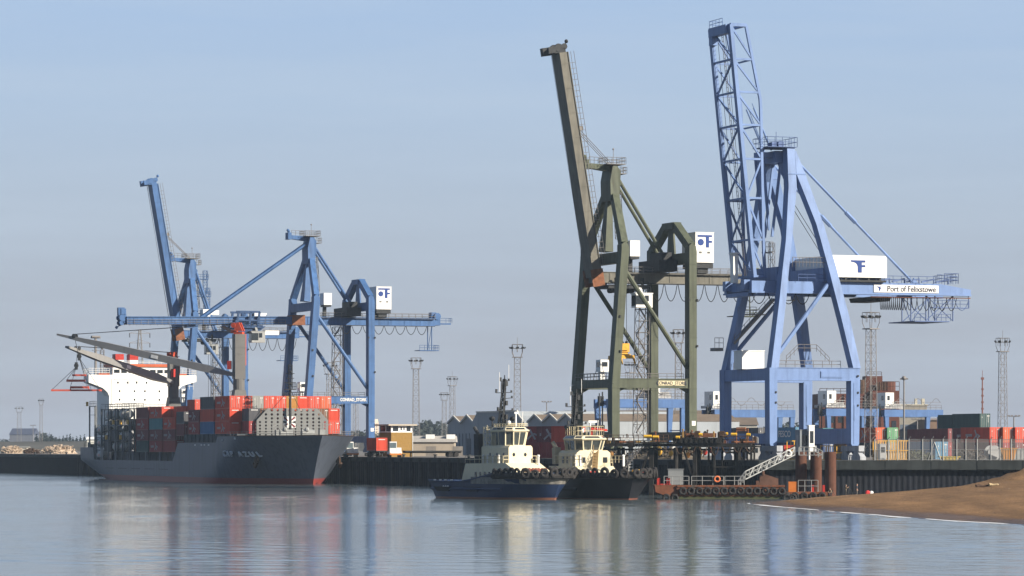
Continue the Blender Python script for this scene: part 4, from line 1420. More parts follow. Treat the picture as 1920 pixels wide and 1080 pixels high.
# plate made of cells: each cell has a ring of faces around an octagonal hole
xs_ = [-7.6] + [-6.9 + 13.8 / 11 * (c_ + 0.5) for c_ in range(11)] + [7.6]
zs_ = [8.31, 10.25, 10.9, 11.55, 12.2, 12.9, 13.7, 14.52, 15.35]
def clampx(x, z_):
    xm = 7.6 if z_ <= 12.9 else 7.6 - (z_ - 12.9) / 2.45 * 2.3
    return max(-xm, min(xm, x))
for yy, flip in ((byy, 0), (byy + 0.25, 1)):
    for i in range(12):
        for j in range(8):
            x0, x1, z0, z1 = xs_[i], xs_[i + 1], zs_[j], zs_[j + 1]
            c = [(clampx(x0, z0), z0), (clampx(x1, z0), z0), (clampx(x1, z1), z1), (clampx(x0, z1), z1)]
            if abs(c[0][0] - c[1][0]) < 0.01 and abs(c[2][0] - c[3][0]) < 0.01:
                continue
            hol = [h_ for h_ in holes if x0 < h_[0] < x1 and z0 < h_[1] < z1]
            if hol and abs(c[2][0] - c[3][0]) > 0.9:
                hx_, hz_, hr = hol[0]
                ri = [(hx_ + hr * math.cos(math.pi * (k + 0.5) / 4 + math.pi), hz_ + hr * math.sin(math.pi * (k + 0.5) / 4 + math.pi)) for k in range(8)]
                n0 = [(x_, yy, z_) for x_, z_ in c] + [(x_, yy, z_) for x_, z_ in ri]
                # ring order: corners at 225,315,45,135 degrees
                fs = [(0, 1, 4 + 2, 4 + 1), (0, 4 + 1, 4 + 0), (1, 4 + 3, 4 + 2), (1, 2, 4 + 4, 4 + 3), (2, 4 + 5, 4 + 4), (2, 3, 4 + 6, 4 + 5), (3, 4 + 7, 4 + 6), (3, 0, 4 + 0, 4 + 7)]
                m.add(n0, [f if not flip else f[::-1] for f in fs])
            else:
                m.add([(x_, yy, z_) for x_, z_ in c], [(0, 1, 2, 3) if not flip else (3, 2, 1, 0)])
m.prism([(x_, byy, z_) for x_, z_ in prof], (0, 0.001, 0)) if False else None
for i in range(len(prof)):
    (xa, za), (xb, zb_) = prof[i], prof[(i + 1) % len(prof)]
    if i: m.add([(xa, byy, za), (xb, byy, zb_), (xb, byy + 0.25, zb_), (xa, byy + 0.25, za)], [(0, 1, 2, 3)])
m.build('wave_breaker', M('breaker_grey', (0.18, 0.185, 0.185), 0.6, var=0.08, streak=0.15), ship)
# crest on the breaker: a white square with a dark red saltire
m = MB()
zc = 12.55; sx0 = -0.7; hw_ = 1.3
m.cur = 0
for ix in (-1, 0, 1):
    for iz in (-1, 0, 1):
        pass
m.box(sx0 - hw_, sx0 + hw_, byy - 0.10, byy - 0.04, zc - hw_ * 0.9, zc + hw_ * 0.9)
m.cur = 1
for s1 in (-1, 1):
    for s2 in (-1, 1):
        m.prism([(sx0 + s1 * 0.25, byy - 0.103, zc + s2 * 0.35), (sx0 + s1 * 0.4, byy - 0.103, zc + s2 * 0.2), (sx0 + s1 * hw_, byy - 0.103, zc + s2 * 0.85), (sx0 + s1 * 1.0, byy - 0.103, zc + s2 * hw_ * 0.9)], (0, -0.03, 0))
m.cur = 2
for s1, s2 in ((-1, 0), (1, 0)):
    if s1: m.prism([(sx0 + s1 * 0.35, byy - 0.103, zc), (sx0 + s1 * hw_, byy - 0.103, zc + 0.30), (sx0 + s1 * hw_, byy - 0.103, zc - 0.30)], (0, -0.02, 0))
    else: m.prism([(sx0, byy - 0.103, zc + s2 * 0.35), (sx0 - 0.42, byy - 0.103, zc + s2 * 1.17), (sx0 + 0.42, byy - 0.103, zc + s2 * 1.17)], (0, -0.02, 0))
m.build('emblem', [WHITE, M('crest_red', (0.16, 0.015, 0.025)), M('crest_dark', (0.03, 0.025, 0.03))], ship)
# foremast with its stays, windlasses and forecastle gear
m = MB().tube((-0.8, 13.0, 8.3), (-0.8, 13.0, 19.3), 0.32, 0.25, n=8).lattice((-0.8, 13.0, 19.3), (-0.8, 13.0, 24.2), 0.7, 6, 0.06)
m.box(-1.9, 0.3, 12.2, 13.8, 19.1, 19.25).rail([(-1.9, 12.2, 19.25), (0.3, 12.2, 19.25), (0.3, 13.8, 19.25)], step=0.7)
m.box(-1.5, -0.1, 12.5, 13.5, 21.4, 21.5); m.tube((-2.0, 13, 20.6), (0.4, 13, 20.6), 0.08); m.tube((-1.7, 13, 22.4), (0.1, 13, 22.4), 0.08)
m.tube((-0.8, 13, 24.2), (-0.8, 13, 25.2), 0.05); m.ball((-0.8, 12.7, 22.8), 0.25); m.ball((-0.8, 12.7, 20.3), 0.3)
for s in (-3.6, 2.2):
    m.tube((-0.8 + s * 0.1, 13.2, 18.9), (-0.8 + s, 13.6, 15.2), 0.05, n=4)
m.build('foremast', DARK, ship)
m = MB()
for x in (-3.4, 1.2):
    m.tube((x - 1, 8.5, 10.3), (x + 1.6, 8.5, 10.3), 0.75, n=10).box(x - 1.5, x + 2, 7.6, 9.6, 8.3, 9.9).ball((x, 8, 11.0), 0.5)
m.box(3.6, 4.8, 7, 8, 8.3, 11.0); m.box(-5.6, -4.9, 7, 8, 8.3, 10.9)
for x in (-5.6, -3.2, 5.0):
    m.tube((x, 9.5, 8.3), (x, 9.5, 12.4), 0.06).tube((x, 9.5, 11.6), (x + 1.6, 9.5, 12.2), 0.05).tube((x, 9.5, 10.6), (x + 1.6, 9.5, 12.2), 0.04)
m.build('windlass', M('windlass_grey', (0.24, 0.25, 0.25), 0.6, var=0.2), ship)
m = MB()
for s in (-1, 1):
    for i in range(2, 9):
        a_, b_ = hull_pt(i, ztop(ys_[i]), s), hull_pt(i + 1, ztop(ys_[i + 1]), s)
        m.rail([a_, b_], h=0.8, step=2.0, r=0.035)
m.build('forecastle_railing', MASTGREY, ship)
# hatch coaming, lashing stanchions along the open side
m = MB().box(-9.6, 9.6, 60, 126, 4.41, 6.35)
for k in range(14):
    m.box(-9.75, -9.6, 61 + 4.9 * k, 61.4 + 4.9 * k, 4.41, 6.35)
m.box(-11.3, 11.3, 15.5, 56, 8.31, 10.15)
for k in range(12):
    m.box(-11.5, -11.3, 17 + 3.3 * k, 17.5 + 3.3 * k, 8.31, 10.15)
m.build('hatch_coaming', SLATE, ship)
m = MB()
for y in (62.6, 73.4, 85.2, 97.0, 101.5, 112.2):
    m.box(-12.1, -11.7, y, y + 0.5, 4.4, 6.4); m.box(11.7, 12.1, y, y + 0.5, 4.4, 6.4)
    m.box(-12.1, 12.1, y, y + 0.5, 6.36, 6.42)
m.build('stanchion', M('stanchion_grey', (0.17, 0.18, 0.2), 0.6), ship)
# lashing bridges abreast the tank containers
m = MB()
for y in (99.8, 106.3, 112.9, 119.4, 126.0):
    for x in (-11.9, -9.2):
        m.box(x - 0.18, x + 0.18, y, y + 0.4, 4.4, 16.3)
    for zz in (8.9, 12.4, 16.1):
        m.box(-12.1, -8.8, y - 0.1, y + 0.6, zz, zz + 0.14)
    m.rail([(-12.1, y, 16.24), (-8.8, y, 16.24)], step=1.2)
for y in (99.8, 106.3, 112.9, 119.4):
    for zz in (12.4, 16.1):
        m.beam((-11.9, y, zz), (-11.9, y + 6.5, zz), 0.18)
for y in (133.0, 134.3, 139.5):
    m.box(-11.6, -11.3, y, y + 0.35, 4.4 if y < 134.4 else 7.4, 17.1)
m.beam((-11.45, 133, 17.0), (-11.45, 139.8, 17.0), 0.16).beam((-11.45, 133, 15.0), (-11.45, 139.8, 15.0), 0.1)
m.rail([(-11.45, 133, 17.1), (-11.45, 139.8, 17.1)], step=1.3)
m.build('lashing_bridge', M('lashing_grey', (0.16, 0.17, 0.18), 0.6, rust=0.25), ship)
for y, zz in ((100.6, 12.6), (107.2, 12.6), (113.8, 12.6), (120.4, 9.2), (107.2, 9.2), (138.8, 17.1)):
    m = MB().box(-12.25, -11.95, y, y + 1.3, zz, zz + 1.0); m.build('lashing_bin', YELLOW, ship)
m = MB()
for y in (66, 78, 90, 102, 114):
    m.box(-HB - 0.06, -HB + 0.02, y, y + 7.5, 2.62, 2.72)
m.build('side_strake', SLATE, ship)
# accommodation block and bridge
m = MB()
by0, by1 = 134.2, 146.0
prof = [(-8.1, 4.4), (8.1, 4.4), (8.1, 20.0), (8.5, 20.9), (9.6, 21.9), (13.0, 22.9), (13.0, 24.4), (-13.0, 24.4), (-13.0, 22.6), (-9.6, 21.3), (-8.5, 20.3), (-8.1, 19.4)]
m.prism([(x_, by0, z_) for x_, z_ in prof], (0, 5.0, 0))
m.box(-8.1, 8.1, by0 + 5.0, by1, 4.4, 24.0)
m.box(-7.6, -7.4, by0 - 0.12, by0, 17, 23.6); m.box(-3.4, -3.25, by0 - 0.06, by0, 17, 23.8); m.box(-6.8, -3.5, by0 - 0.12, by0, 23.3, 23.5); m.box(-3.0, -0.6, by0 - 0.12, by0, 23.0, 23.15)
acc = m.build('accommodation', SHIPWHITE, ship)
m = MB()
for x, z_ in ((-6.0, 22.6), (-3.7, 22.6), (-1.5, 22.6), (0.9, 22.6), (-5.6, 20.6), (-2.0, 20.6), (0.5, 20.6), (-5.6, 18.6), (-2.0, 18.6), (0.5, 18.6), (4.0, 20.6), (4.0, 18.6)):
    m.box(x - 0.17, x + 0.17, by0 - 0.05, by0 - 0.005, z_ - 0.22, z_ + 0.22)
m.build('porthole', GLASS, acc)
m = MB().box(-7.2, 7.2, by0 + 0.2, by0 + 7.5, 24.402, 26.3); wh = m.build('wheelhouse', SHIPWHITE, ship)
m = MB()
for k in range(8):
    x = -6.9 + 1.74 * k
    m.box(x, x + 1.35, by0 + 0.16, by0 + 0.198, 24.85, 25.65)
for k in range(4):
    m.box(-7.24, -7.202, by0 + 0.6 + 1.7 * k, by0 + 1.9 + 1.7 * k, 24.85, 25.65)
m.build('bridge_window', GLASS, wh)
m = MB().box(-7.5, 7.5, by0 - 0.1, by0 + 7.7, 26.302, 26.98); m.box(-10.6, -8.0, by0 - 0.06, by0 + 2, 24.41, 24.72); m.box(8.0, 10.6, by0 - 0.06, by0 + 2, 24.41, 24.72); m.build('orange_trim', M('trim_orange', (0.48, 0.11, 0.045), 0.5), ship)
m = MB()
for s in (-1, 1):
    m.rail([(s * 8, by0 + 0.1, 24.4), (s * 13, by0 + 0.1, 24.4), (s * 13, by0 + 4.9, 24.4)], step=0.9, h=1.5, mids=2)
    m.rail([(s * 11, by0 + 2.5, 21.1), (s * 12.9, by0 + 2.5, 21.1)], step=0.9, h=1.6)
m.rail([(-8, by0 - 0.3, 16.6), (8, by0 - 0.3, 16.6)], step=1.0, h=1.1)
m.rail([(-7.4, by0, 26.98), (7.4, by0, 26.98)], step=1.5, h=0.7)
m.build('bridge_railing', WHITE, ship)
for x in (-2.6, 0.9):
    m = MB().box(x - 1.0, x + 1.0, 149.0 - 3, 152.0 - 3, 24.0, 28.2); fo = m.build('funnel', SHIPWHITE, ship)
    m = MB().box(x - 1.03, x + 1.03, 145.97, 149.03, 28.2, 29.6); m.build('funnel_top', REDP, fo)
m = MB().box(-7, 7, 146.002, 150.5, 4.4, 24.0); m.build('engine_casing', SHIPWHITE, ship)
m = MB().tube((-8.2, 147, 22), (-8.2, 147, 33.5), 0.3, n=6).tube((-9.4, 147, 33.4), (-7, 147, 33.4), 0.12).box(-9.2, -7.2, 146.4, 147.6, 33.5, 33.9).lattice((-6.6, 147, 24), (-6.6, 147, 30.6), 0.8, 6, 0.06).ball((-6.6, 147, 31.0), 0.35)
m.box(-9.0, -7.4, 146.6, 147.4, 30.4, 30.5)
m.build('radar_mast', MASTGREY, ship)
# stern deck gear
m = MB()
for k in range(9):
    m.tube((-9.5 + k * 2.1, 148.5, 7.4), (-9.5 + k * 2.1, 148.5, 8.6), 0.3, n=7)
m.box(-10, 9, 146.4, 147.6, 7.35, 8.2); m.rail([(-10, 151, 7.4), (10, 151, 7.4)], step=1.5)
m.build('mooring_winch', SLATE, ship)

# deck cranes: post, machinery head, jib; the two jibs meet over the water
def deck_crane(y, tip, zp, ztp, zbase):
    base = Vector((0, y, 0))
    m = MB()
    m.hexa([(-1.55, y - 1.4, 4.4), (1.55, y - 1.4, 4.4), (1.55, y + 1.4, 4.4), (-1.55, y + 1.4, 4.4), (-1.55, y - 1.4, zbase), (1.55, y - 1.4, zbase), (1.55, y + 1.4, zbase), (-1.55, y + 1.4, zbase)])
    m.hexa([(-1.55, y - 1.4, zbase), (1.55, y - 1.4, zbase), (1.55, y + 1.4, zbase), (-1.55, y + 1.4, zbase), (-1.15, y - 1.15, zbase + 2.4), (1.15, y - 1.15, zbase + 2.4), (1.15, y + 1.15, zbase + 2.4), (-1.15, y + 1.15, zbase + 2.4)])
    m.tube((0, y, zbase + 2.4), (0, y, zp - 0.9), 1.25, n=14)
    cr = m.build('deck_crane', GREY, ship)
    d = Vector((tip[0], tip[1] - y, 0)).normalized()
    s = Vector((-d.y, d.x, 0))
    def T_(f, l, z_):
        q = base + d * f + s * l; return Vector((q.x, q.y, z_))
    def cbox(mm, f0, f1, l0, l1, z0, z1):
        mm.hexa([T_(f0, l0, z0), T_(f1, l0, z0), T_(f1, l1, z0), T_(f0, l1, z0), T_(f0, l0, z1), T_(f1, l0, z1), T_(f1, l1, z1), T_(f0, l1, z1)])
    m = MB().box(-1.15, 1.15, y - 1.15, y + 1.15, zp - 0.9, ztp - 1.2).box(-1.2, 1.2, y - 1.2, y + 1.2, zp + 5.8, zp + 5.9).box(-0.5, 0.5, y - 1.2, y - 1.152, zp + 4.3, zp + 4.6); m.build('crane_house', GREY, cr)
    m = MB(); cbox(m, -1.0, 1.0, -0.6, 0.6, ztp - 1.2, ztp - 0.7); cbox(m, 0.4, 1.7, -0.5, 0.5, ztp - 0.9, ztp - 0.2)
    for l in (-0.6, 0.6):
        m.tube(T_(1.0, l - 0.2, ztp + 0.7), T_(1.0, l + 0.2, ztp + 0.7), 0.55, n=10)
    m.prism([T_(-1.1, -0.7, ztp - 0.5), T_(0.9, -0.7, ztp - 0.5), T_(0.4, -0.7, ztp + 1.3), T_(-0.3, -0.7, ztp + 1.3)], s * 0.3); m.prism([T_(-1.1, 0.4, ztp - 0.5), T_(0.9, 0.4, ztp - 0.5), T_(0.4, 0.4, ztp + 1.3), T_(-0.3, 0.4, ztp + 1.3)], s * 0.3)
    m.box(1.152, 1.30, y - 1.1, y + 0.6, zp + 2.0, ztp - 1.2)
    cbox(m, 1.152, 1.5, -1.1, 0.2, zp + 2, zp + 4.6) if False else None
    m.build('crane_head', ORANGE, cr)
    m = MB(); cbox(m, 1.35, 2.1, 0.75, 1.5, zp + 1.2, zp + 3.0); m.build('cab', REDP, cr)
    root_, tp = T_(1.0, 0, zp), Vector(tip)
    m = MB()
    for l in (-0.7, 0.7):
        pass
    mid = root_.lerp(tp, 0.16)
    far = root_.lerp(tp, 0.90)
    m.beam(root_, mid, 1.5, 0.7, w2=1.7, h2=1.55)
    m.beam(mid, root_.lerp(tp, 0.72), 1.7, 1.55, w2=1.35, h2=1.35)
    m.beam(root_.lerp(tp, 0.72), far, 1.35, 1.35, w2=1.0, h2=0.75)
    m.beam(far, tp, 1.0, 0.7, w2=0.8, h2=0.4)
    jb = m.build('jib', JIBGREY, cr)
    m = MB()
    for l in (-0.5, 0.5):
        q = far + s * l
        m.tube(q - s * 0.1 + UPZ * 0.5, q + s * 0.1 + UPZ * 0.5, 0.5, n=10)
    m.build('sheave', DARK, jb)
    m = MB()
    for t_ in (0.45, 0.47):
        pass
    q = root_.lerp(tp, 0.44) + s * (-0.86 if s.dot(Vector((0, -1, 0))) < 0 else 0.86)
    out = Vector((0, -1, 0)) if abs(s.y) > 0.5 else s
    sg = -1 if s.y > 0 else 1
    ctr = root_.lerp(tp, 0.44)
    w_ = (1.7 + (1.35 - 1.7) * (0.44 - 0.16) / 0.56) / 2
    ctr = ctr + s * sg * (w_ + 0.04)
    jd = (tp - root_).normalized()
    m.beam(ctr - jd * 0.8, ctr + jd * 0.8, 0.06, 0.7)
    m.build('plate', WHITE, jb)
    m = MB()
    for l in (-0.7, 0.0, 0.7):
        m.tube(T_(0.8, l, ztp + 1.1), far + s * l * 0.6 + UPZ * 0.9, 0.05, n=4)
    m.build('luffing_rope', CABLE, cr)
    return far
TIPX = -51.5 + 19.3
tip1 = (TIPX - 0.9, 80.6, 32.0)
tip2 = (TIPX + 1.0, 80.0, 29.3)
f1 = deck_crane(53.2, tip1, 22.9, 32.8, 17.3)
f2 = deck_crane(106.8, tip2, 22.2, 27.9, 16.4)
# the lifting frame under both hooks
WT = ship.matrix_basis.copy()
MW = Matrix.Translation(P(SA, SB, 0)) @ Matrix.Rotation(TH, 4, 'Z')
fx = (f1.x + f2.x) / 2
fy = (f1.y + f2.y) / 2
base = MW @ Vector((fx, fy, 0))
fr = thing('cargo_spreader', 'red tiered cargo spreader hanging from the jibs of the ship', 'cargo spreader', (base.x, base.y, 19.55), 0.0)
RF = M('frame_red', (0.50, 0.09, 0.06), 0.6, var=0.2)
def wloc(v):
    q = MW @ v; return Vector((q.x - base.x, q.y - base.y, q.z - 19.55))
m = MB()
m.beam((-5.2, 0, 0.3), (5.2, 0, 0.3), 0.5, 0.4); m.beam((-5.2, 1.2, 0.3), (5.2, 1.2, 0.3), 0.4, 0.35)
for x in (-5.2, 5.2): m.beam((x, -0.6, 0.3), (x, 1.8, 0.3), 0.4)
m.build('bottom_beam', RF, fr)
m = MB().beam((-1.3, 0.6, 0.95), (2.7, 0.6, 0.95), 0.4, 0.5).beam((-1.3, 0.6, 0.5), (-1.3, 0.6, 1.1), 0.2).beam((2.7, 0.6, 0.5), (2.7, 0.6, 1.1), 0.2); m.build('lower_beam', RF, fr)
m = MB().beam((-2.1, 0, 2.4), (2.0, 0, 2.4), 0.45, 0.5); m.build('middle_beam', RF, fr)
m = MB().beam((-0.9, 0.6, 3.6), (2.2, 0.6, 3.6), 0.4, 0.4); m.build('upper_beam', RF, fr)
m = MB()
ap = wloc(f2) ; ap2 = wloc(f1)
h1, h2_ = Vector((0.0, 0.3, 5.4)), Vector((0.65, 0.3, 7.4))
for q in ((-5.2, 0, 0.5), (5.2, 0, 0.5)):
    m.tube(h1 if q[0] < 0 else h2_, q, 0.05, n=4)
for q in ((-0.9, 0.6, 3.7), (2.2, 0.6, 3.7), (-2.0, 0, 2.6), (2.0, 0, 2.6), (-1.3, 0.6, 1.1), (2.7, 0.6, 1.1)):
    m.tube(h1 if q[0] < 0 else h2_, q, 0.05, n=4)
m.tube(h1, ap + Vector((0, 0, 0)), 0.06, n=4).tube(h2_, ap2, 0.06, n=4)
m.build('sling', CABLE, fr)
m = MB()
for q in (h1, h2_):
    m.tube((q.x, q.y - 0.2, q.z + 0.3), (q.x, q.y + 0.2, q.z + 0.3), 0.5, n=10).box(q.x - 0.3, q.x + 0.3, q.y - 0.3, q.y + 0.3, q.z - 0.6, q.z + 1.0)
m.build('hook_block', DARK, fr)

# ================================================================ containers
CW, CH_ = 2.36, 2.58
def cont_mat(nm, col, **k):
    return M('container_' + nm, col, 0.5, var=0.12, scale=0.5, streak=0.35, rust=0.04, **k)
CC = {
    'bright red': cont_mat('bright_red', (0.58, 0.078, 0.045)),
    'dark red': cont_mat('dark_red', (0.33, 0.045, 0.045)),
    'maroon': cont_mat('maroon', (0.20, 0.05, 0.055)),
    'orange red': cont_mat('orange_red', (0.58, 0.12, 0.05)),
    'blue': cont_mat('blue', (0.055, 0.16, 0.32)),
    'light blue': cont_mat('light_blue', (0.10, 0.25, 0.40)),
    'teal': cont_mat('teal', (0.07, 0.24, 0.26)),
    'grey': cont_mat('grey', (0.28, 0.29, 0.28)),
    'slate': cont_mat('slate', (0.10, 0.10, 0.11)),
    'dark green': cont_mat('dark_green', (0.04, 0.085, 0.085)),
    'green': cont_mat('green', (0.12, 0.30, 0.16)),
    'brown': cont_mat('brown', (0.17, 0.085, 0.05)),
    'yellow brown': cont_mat('yellow_brown', (0.42, 0.22, 0.06)),
    'navy': cont_mat('navy', (0.03, 0.06, 0.16)),
}
CBODY, CDOOR, CSIGN = {}, {}, {}
def container_mesh(L, mat):
    """frame of posts and rails, ribbed sides, ribbed front wall, roof"""
    key = (L, mat.name)
    if key in CBODY: return CBODY[key]
    m = MB()
    w, h = CW / 2, CH_
    for x in (-w, w - 0.14):
        for y in (0, L - 0.14):
            m.box(x, x + 0.14, y, y + 0.14, 0, h)
        m.box(x, x + 0.14, 0.14, L - 0.14, 0, 0.16); m.box(x, x + 0.14, 0.14, L - 0.14, h - 0.1, h)
    for y in (0, L - 0.14):
        m.box(-w + 0.14, w - 0.14, y, y + 0.14, 0, 0.14); m.box(-w + 0.14, w - 0.14, y, y + 0.14, h - 0.12, h)
    n = int(L / 0.42)
    for s in (-1, 1):
        vs, fs = [], []
        for i in range(n * 2 + 1):
            y = 0.14 + (L - 0.28) * i / (n * 2)
            x = s * (w - (0.02 if i % 2 else 0.09))
            vs += [(x, y, 0.16), (x, y, h - 0.1)]
        for i in range(n * 2):
            q = (2 * i, 2 * i + 2, 2 * i + 3, 2 * i + 1)
            fs.append(q if s > 0 else q[::-1])
        m.add(vs, fs)
    for y, s in ((0.05, -1), (L - 0.05, 1)):
        vs, fs = [], []
        for i in range(17):
            x = -w + 0.14 + (CW - 0.28) * i / 16
            yy = y + s * (0.03 if i % 2 else -0.04)
            vs += [(x, yy, 0.14), (x, yy, h - 0.12)]
        for i in range(16):
            fs.append((2 * i, 2 * i + 2, 2 * i + 3, 2 * i + 1))
        m.add(vs, fs)
    m.add([(-w, 0, h - 0.02), (w, 0, h - 0.02), (w, L, h - 0.02), (-w, L, h - 0.02)], [(0, 1, 2, 3)])
    m.add([(-w, 0, 0.05), (w, 0, 0.05), (w, L, 0.05), (-w, L, 0.05)], [(3, 2, 1, 0)])
    me = bpy.data.meshes.new('shipping_container')
    me.from_pydata(m.v, [], m.f)
    me.materials.append(mat)
    CBODY[key] = me
    return me
def door_mesh(mat):
    if mat.name in CDOOR: return CDOOR[mat.name]
    m = MB()
    w = CW / 2 - 0.16
    m.cur = 0
    for x0, x1 in ((-w, -0.02), (0.02, w)):
        m.box(x0, x1, -0.035, 0.0, 0.16, CH_ - 0.14)
    m.cur = 1
    for x in (-0.78, -0.28, 0.28, 0.78):
        m.box(x - 0.03, x + 0.03, -0.085, -0.036, 0.12, CH_ - 0.1)
    m.cur = 2
    m.box(0.5, 0.95, -0.042, -0.036, 2.05, 2.25); m.box(0.66, 0.72, -0.042, -0.036, 1.0, 1.95)
    m.box(-0.75, -0.62, -0.042, -0.036, 1.85, 2.0)
    me = bpy.data.meshes.new('door')
    me.from_pydata(m.v, [], m.f)
    for q in (mat, LGREY, LETTER): me.materials.append(q)
    me.polygons.foreach_set('material_index', m.mi)
    CDOOR[mat.name] = me
    return me
def bar_mesh(kind):
    """white lettering strip high on an end wall, or a big mark on a side"""
    if kind in CSIGN: return CSIGN[kind]
    m = MB()
    if kind == 'strip':
        for k in range(9):
            x = -0.72 + 0.16 * k
            m.box(x, x + 0.12, -0.012, 0.0, 2.14, 2.32)
    me = bpy.data.meshes.new('lettering')
    me.from_pydata(m.v, [], m.f)
    me.materials.append(LETTER)
    CSIGN[kind] = me
    return me
def side_mark(L):
    key = ('mark', L)
    if key in CSIGN: return CSIGN[key]
    m = MB()
    x = -CW / 2 - 0.012
    def poly(pts):
        m.prism([(x, y, z_) for y, z_ in pts], (-0.01, 0, 0))
    y0 = L * 0.40
    # two strokes crossing like a long-legged letter
    poly([(y0 + 1.5, 2.05), (y0 + 1.1, 2.2), (y0 - 0.2, 0.5), (y0 + 0.15, 0.38)])
    poly([(y0 + 0.55, 1.12), (y0 + 0.75, 1.35), (y0 + 2.0, 0.55), (y0 + 1.75, 0.32)])
    poly([(y0 + 0.3, 1.5), (y0 + 0.5, 1.3), (y0 - 0.8, 0.9), (y0 - 0.9, 1.2)])
    for k in range(6):
        yy = y0 + 2.5 + 0.45 * k
        if yy < L - 0.7:
            poly([(yy, 1.0), (yy + 0.34, 1.0), (yy + 0.34, 1.45), (yy, 1.45)])
    me = bpy.data.meshes.new('side_mark')
    me.from_pydata(m.v, [], m.f)
    me.materials.append(M('faded_lettering', (0.45, 0.40, 0.40), 0.7, var=0.2, scale=2))
    CSIGN[key] = me
    return me
def link(nm, me, parent=None, loc=(0, 0, 0), rz=0):
    o = bpy.data.objects.new(nm, me); COL.objects.link(o)
    if parent: o.parent = parent
    o.location = loc; o.rotation_euler = (0, 0, rz)
    return o
def container(world, rz, L, colour, label, group, end='door', mark=False):
    o = link('shipping_container', container_mesh(L, CC[colour]), None, world, rz)
    tag(o, label, 'shipping container', group)
    if end == 'door':
        link('door', door_mesh(CC[colour]), o)
    else:
        link('lettering', bar_mesh('strip'), o, (0, -0.002, 0))
    if mark:
        link('side_mark', side_mark(L), o)
    return o
rnd = random.Random(5)
ORD = ['first', 'second', 'third', 'fourth', 'fifth', 'sixth', 'seventh', 'eighth', 'ninth', 'tenth']
TIER = ['bottom', 'second', 'third', 'top']
def pick(w):
    return rnd.choices(list(w.keys()), list(w.values()))[0]
WR = {'bright red': 8, 'dark red': 2, 'maroon': 1.5, 'orange red': 1.0, 'brown': 0.6, 'grey': 0.3, 'slate': 0.3, 'teal': 0.2, 'blue': 0.3}
def sl(b):                                   # where along the ship, in words
    return b
def put(y, col, z_, L, colour, label, **k):
    a = SA - 10.2 + 2.42 * col
    container(P(a, SB + y, z_), TH, L, colour, label, 'containers stacked on the ship', **k)
# bay by bay: front position (metres aft of the stem), length, deck height, tiers per column, special colours
ZF, ZA, TP, TPA = 10.17, 6.37, 2.6, 2.46
def bay(nm, y, L, z0, tiers, special, tp=TP, hide=lambda c, t, T_: False):
    for c_, T_ in enumerate(tiers):
        for t in range(T_):
            if hide(c_, t, T_): continue
            colour = special.get((c_, t)) or pick(WR)
            tn = TIER[t] if t < T_ - 1 or T_ < 3 else 'top'
            if T_ == 2: tn = ('lower', 'upper')[t]
            if T_ == 1: tn = 'only'
            lab = f'{colour} container, {tn} tier, {ORD[c_]} stack from the river, {nm}'
            put(y, c_, z0 + tp * t, L, colour, lab, end=rnd.choice(['door', 'strip', 'door']), mark=(c_ == 0 and L > 7 and rnd.random() < 0.75 and colour in ('dark red', 'maroon', 'bright red')))
# front short bay behind the breaker
bay('bay behind the breaker', 13.9 + 1.0, 5.0, ZF, [0, 2, 2, 2, 2, 2, 2, 2, 2], {(1, 1): 'slate', (1, 0): 'dark red', (2, 1): 'brown', (3, 1): 'bright red', (8, 0): 'bright red', (8, 1): 'bright red', (7, 1): 'brown', (7, 0): 'dark red', (6, 1): 'bright red'})
bay('foremost tall bay', 20.6, 11.0, ZF, [3] * 9, {(0, 2): 'bright red', (1, 2): 'bright red', (2, 2): 'grey', (3, 2): 'bright red', (4, 2): 'bright red', (5, 2): 'yellow brown', (6, 2): 'bright red', (7, 2): 'bright red', (8, 2): 'orange red', (0, 1): 'bright red', (0, 0): 'bright red'}, hide=lambda c, t, T_: t < 2 and c > 1)
bay('second tall bay', 32.6, 10.6, ZF, [3] * 5 + [2] * 4, {(0, 2): 'slate', (1, 2): 'yellow brown', (0, 1): 'bright red', (1, 1): 'bright red', (0, 0): 'blue'}, hide=lambda c, t, T_: c > 1 and t < T_ - 1)
bay('bay before forward crane', 44.2, 10.6 - 2.4, ZF, [2, 2, 2, 0, 0, 0, 2, 2, 2], {(0, 1): 'maroon', (0, 0): 'dark red'}, hide=lambda c, t, T_: c > 1 and t < T_ - 1)
bay('bay behind forward crane', 56.0, 6.2, ZF - 0.3, [2, 3, 2, 2, 2, 2, 2], {(0, 1): 'slate', (0, 0): 'maroon', (1, 2): 'bright red'}, hide=lambda c, t, T_: c > 2 and t < T_ - 1)
bay('bay at hull step', 63.2, 10.2, ZA, [3, 4, 4, 4, 4, 3, 3, 3], {(0, 2): 'bright red', (0, 1): 'maroon', (0, 0): 'dark red', (1, 3): 'bright red', (1, 2): 'teal'}, tp=TPA, hide=lambda c, t, T_: c > 2 and t < T_ - 1)
bay('bay before after crane', 74.2, 10.8, ZA, [4, 4, 4, 4, 4, 4, 3, 3], {(0, 3): 'bright red', (0, 2): 'teal', (0, 1): 'maroon', (0, 0): 'dark red'}, tp=TPA, hide=lambda c, t, T_: c > 1 and t < T_ - 1)
bay('middle low bay', 86.0, 10.6, ZA, [4, 4, 4, 4, 4, 4, 3, 3], {(0, 3): 'maroon', (0, 2): 'dark red', (0, 1): 'maroon', (0, 0): 'dark green'}, tp=TPA, hide=lambda c, t, T_: c > 1 and t < T_ - 1)
bay('bay beside after crane', 101.8, 3.2 + 2.8, ZA, [0, 3, 3, 0, 0, 0, 3, 3], {(1, 2): 'maroon'}, tp=TPA, hide=lambda c, t, T_: c > 1 and t < T_ - 1)
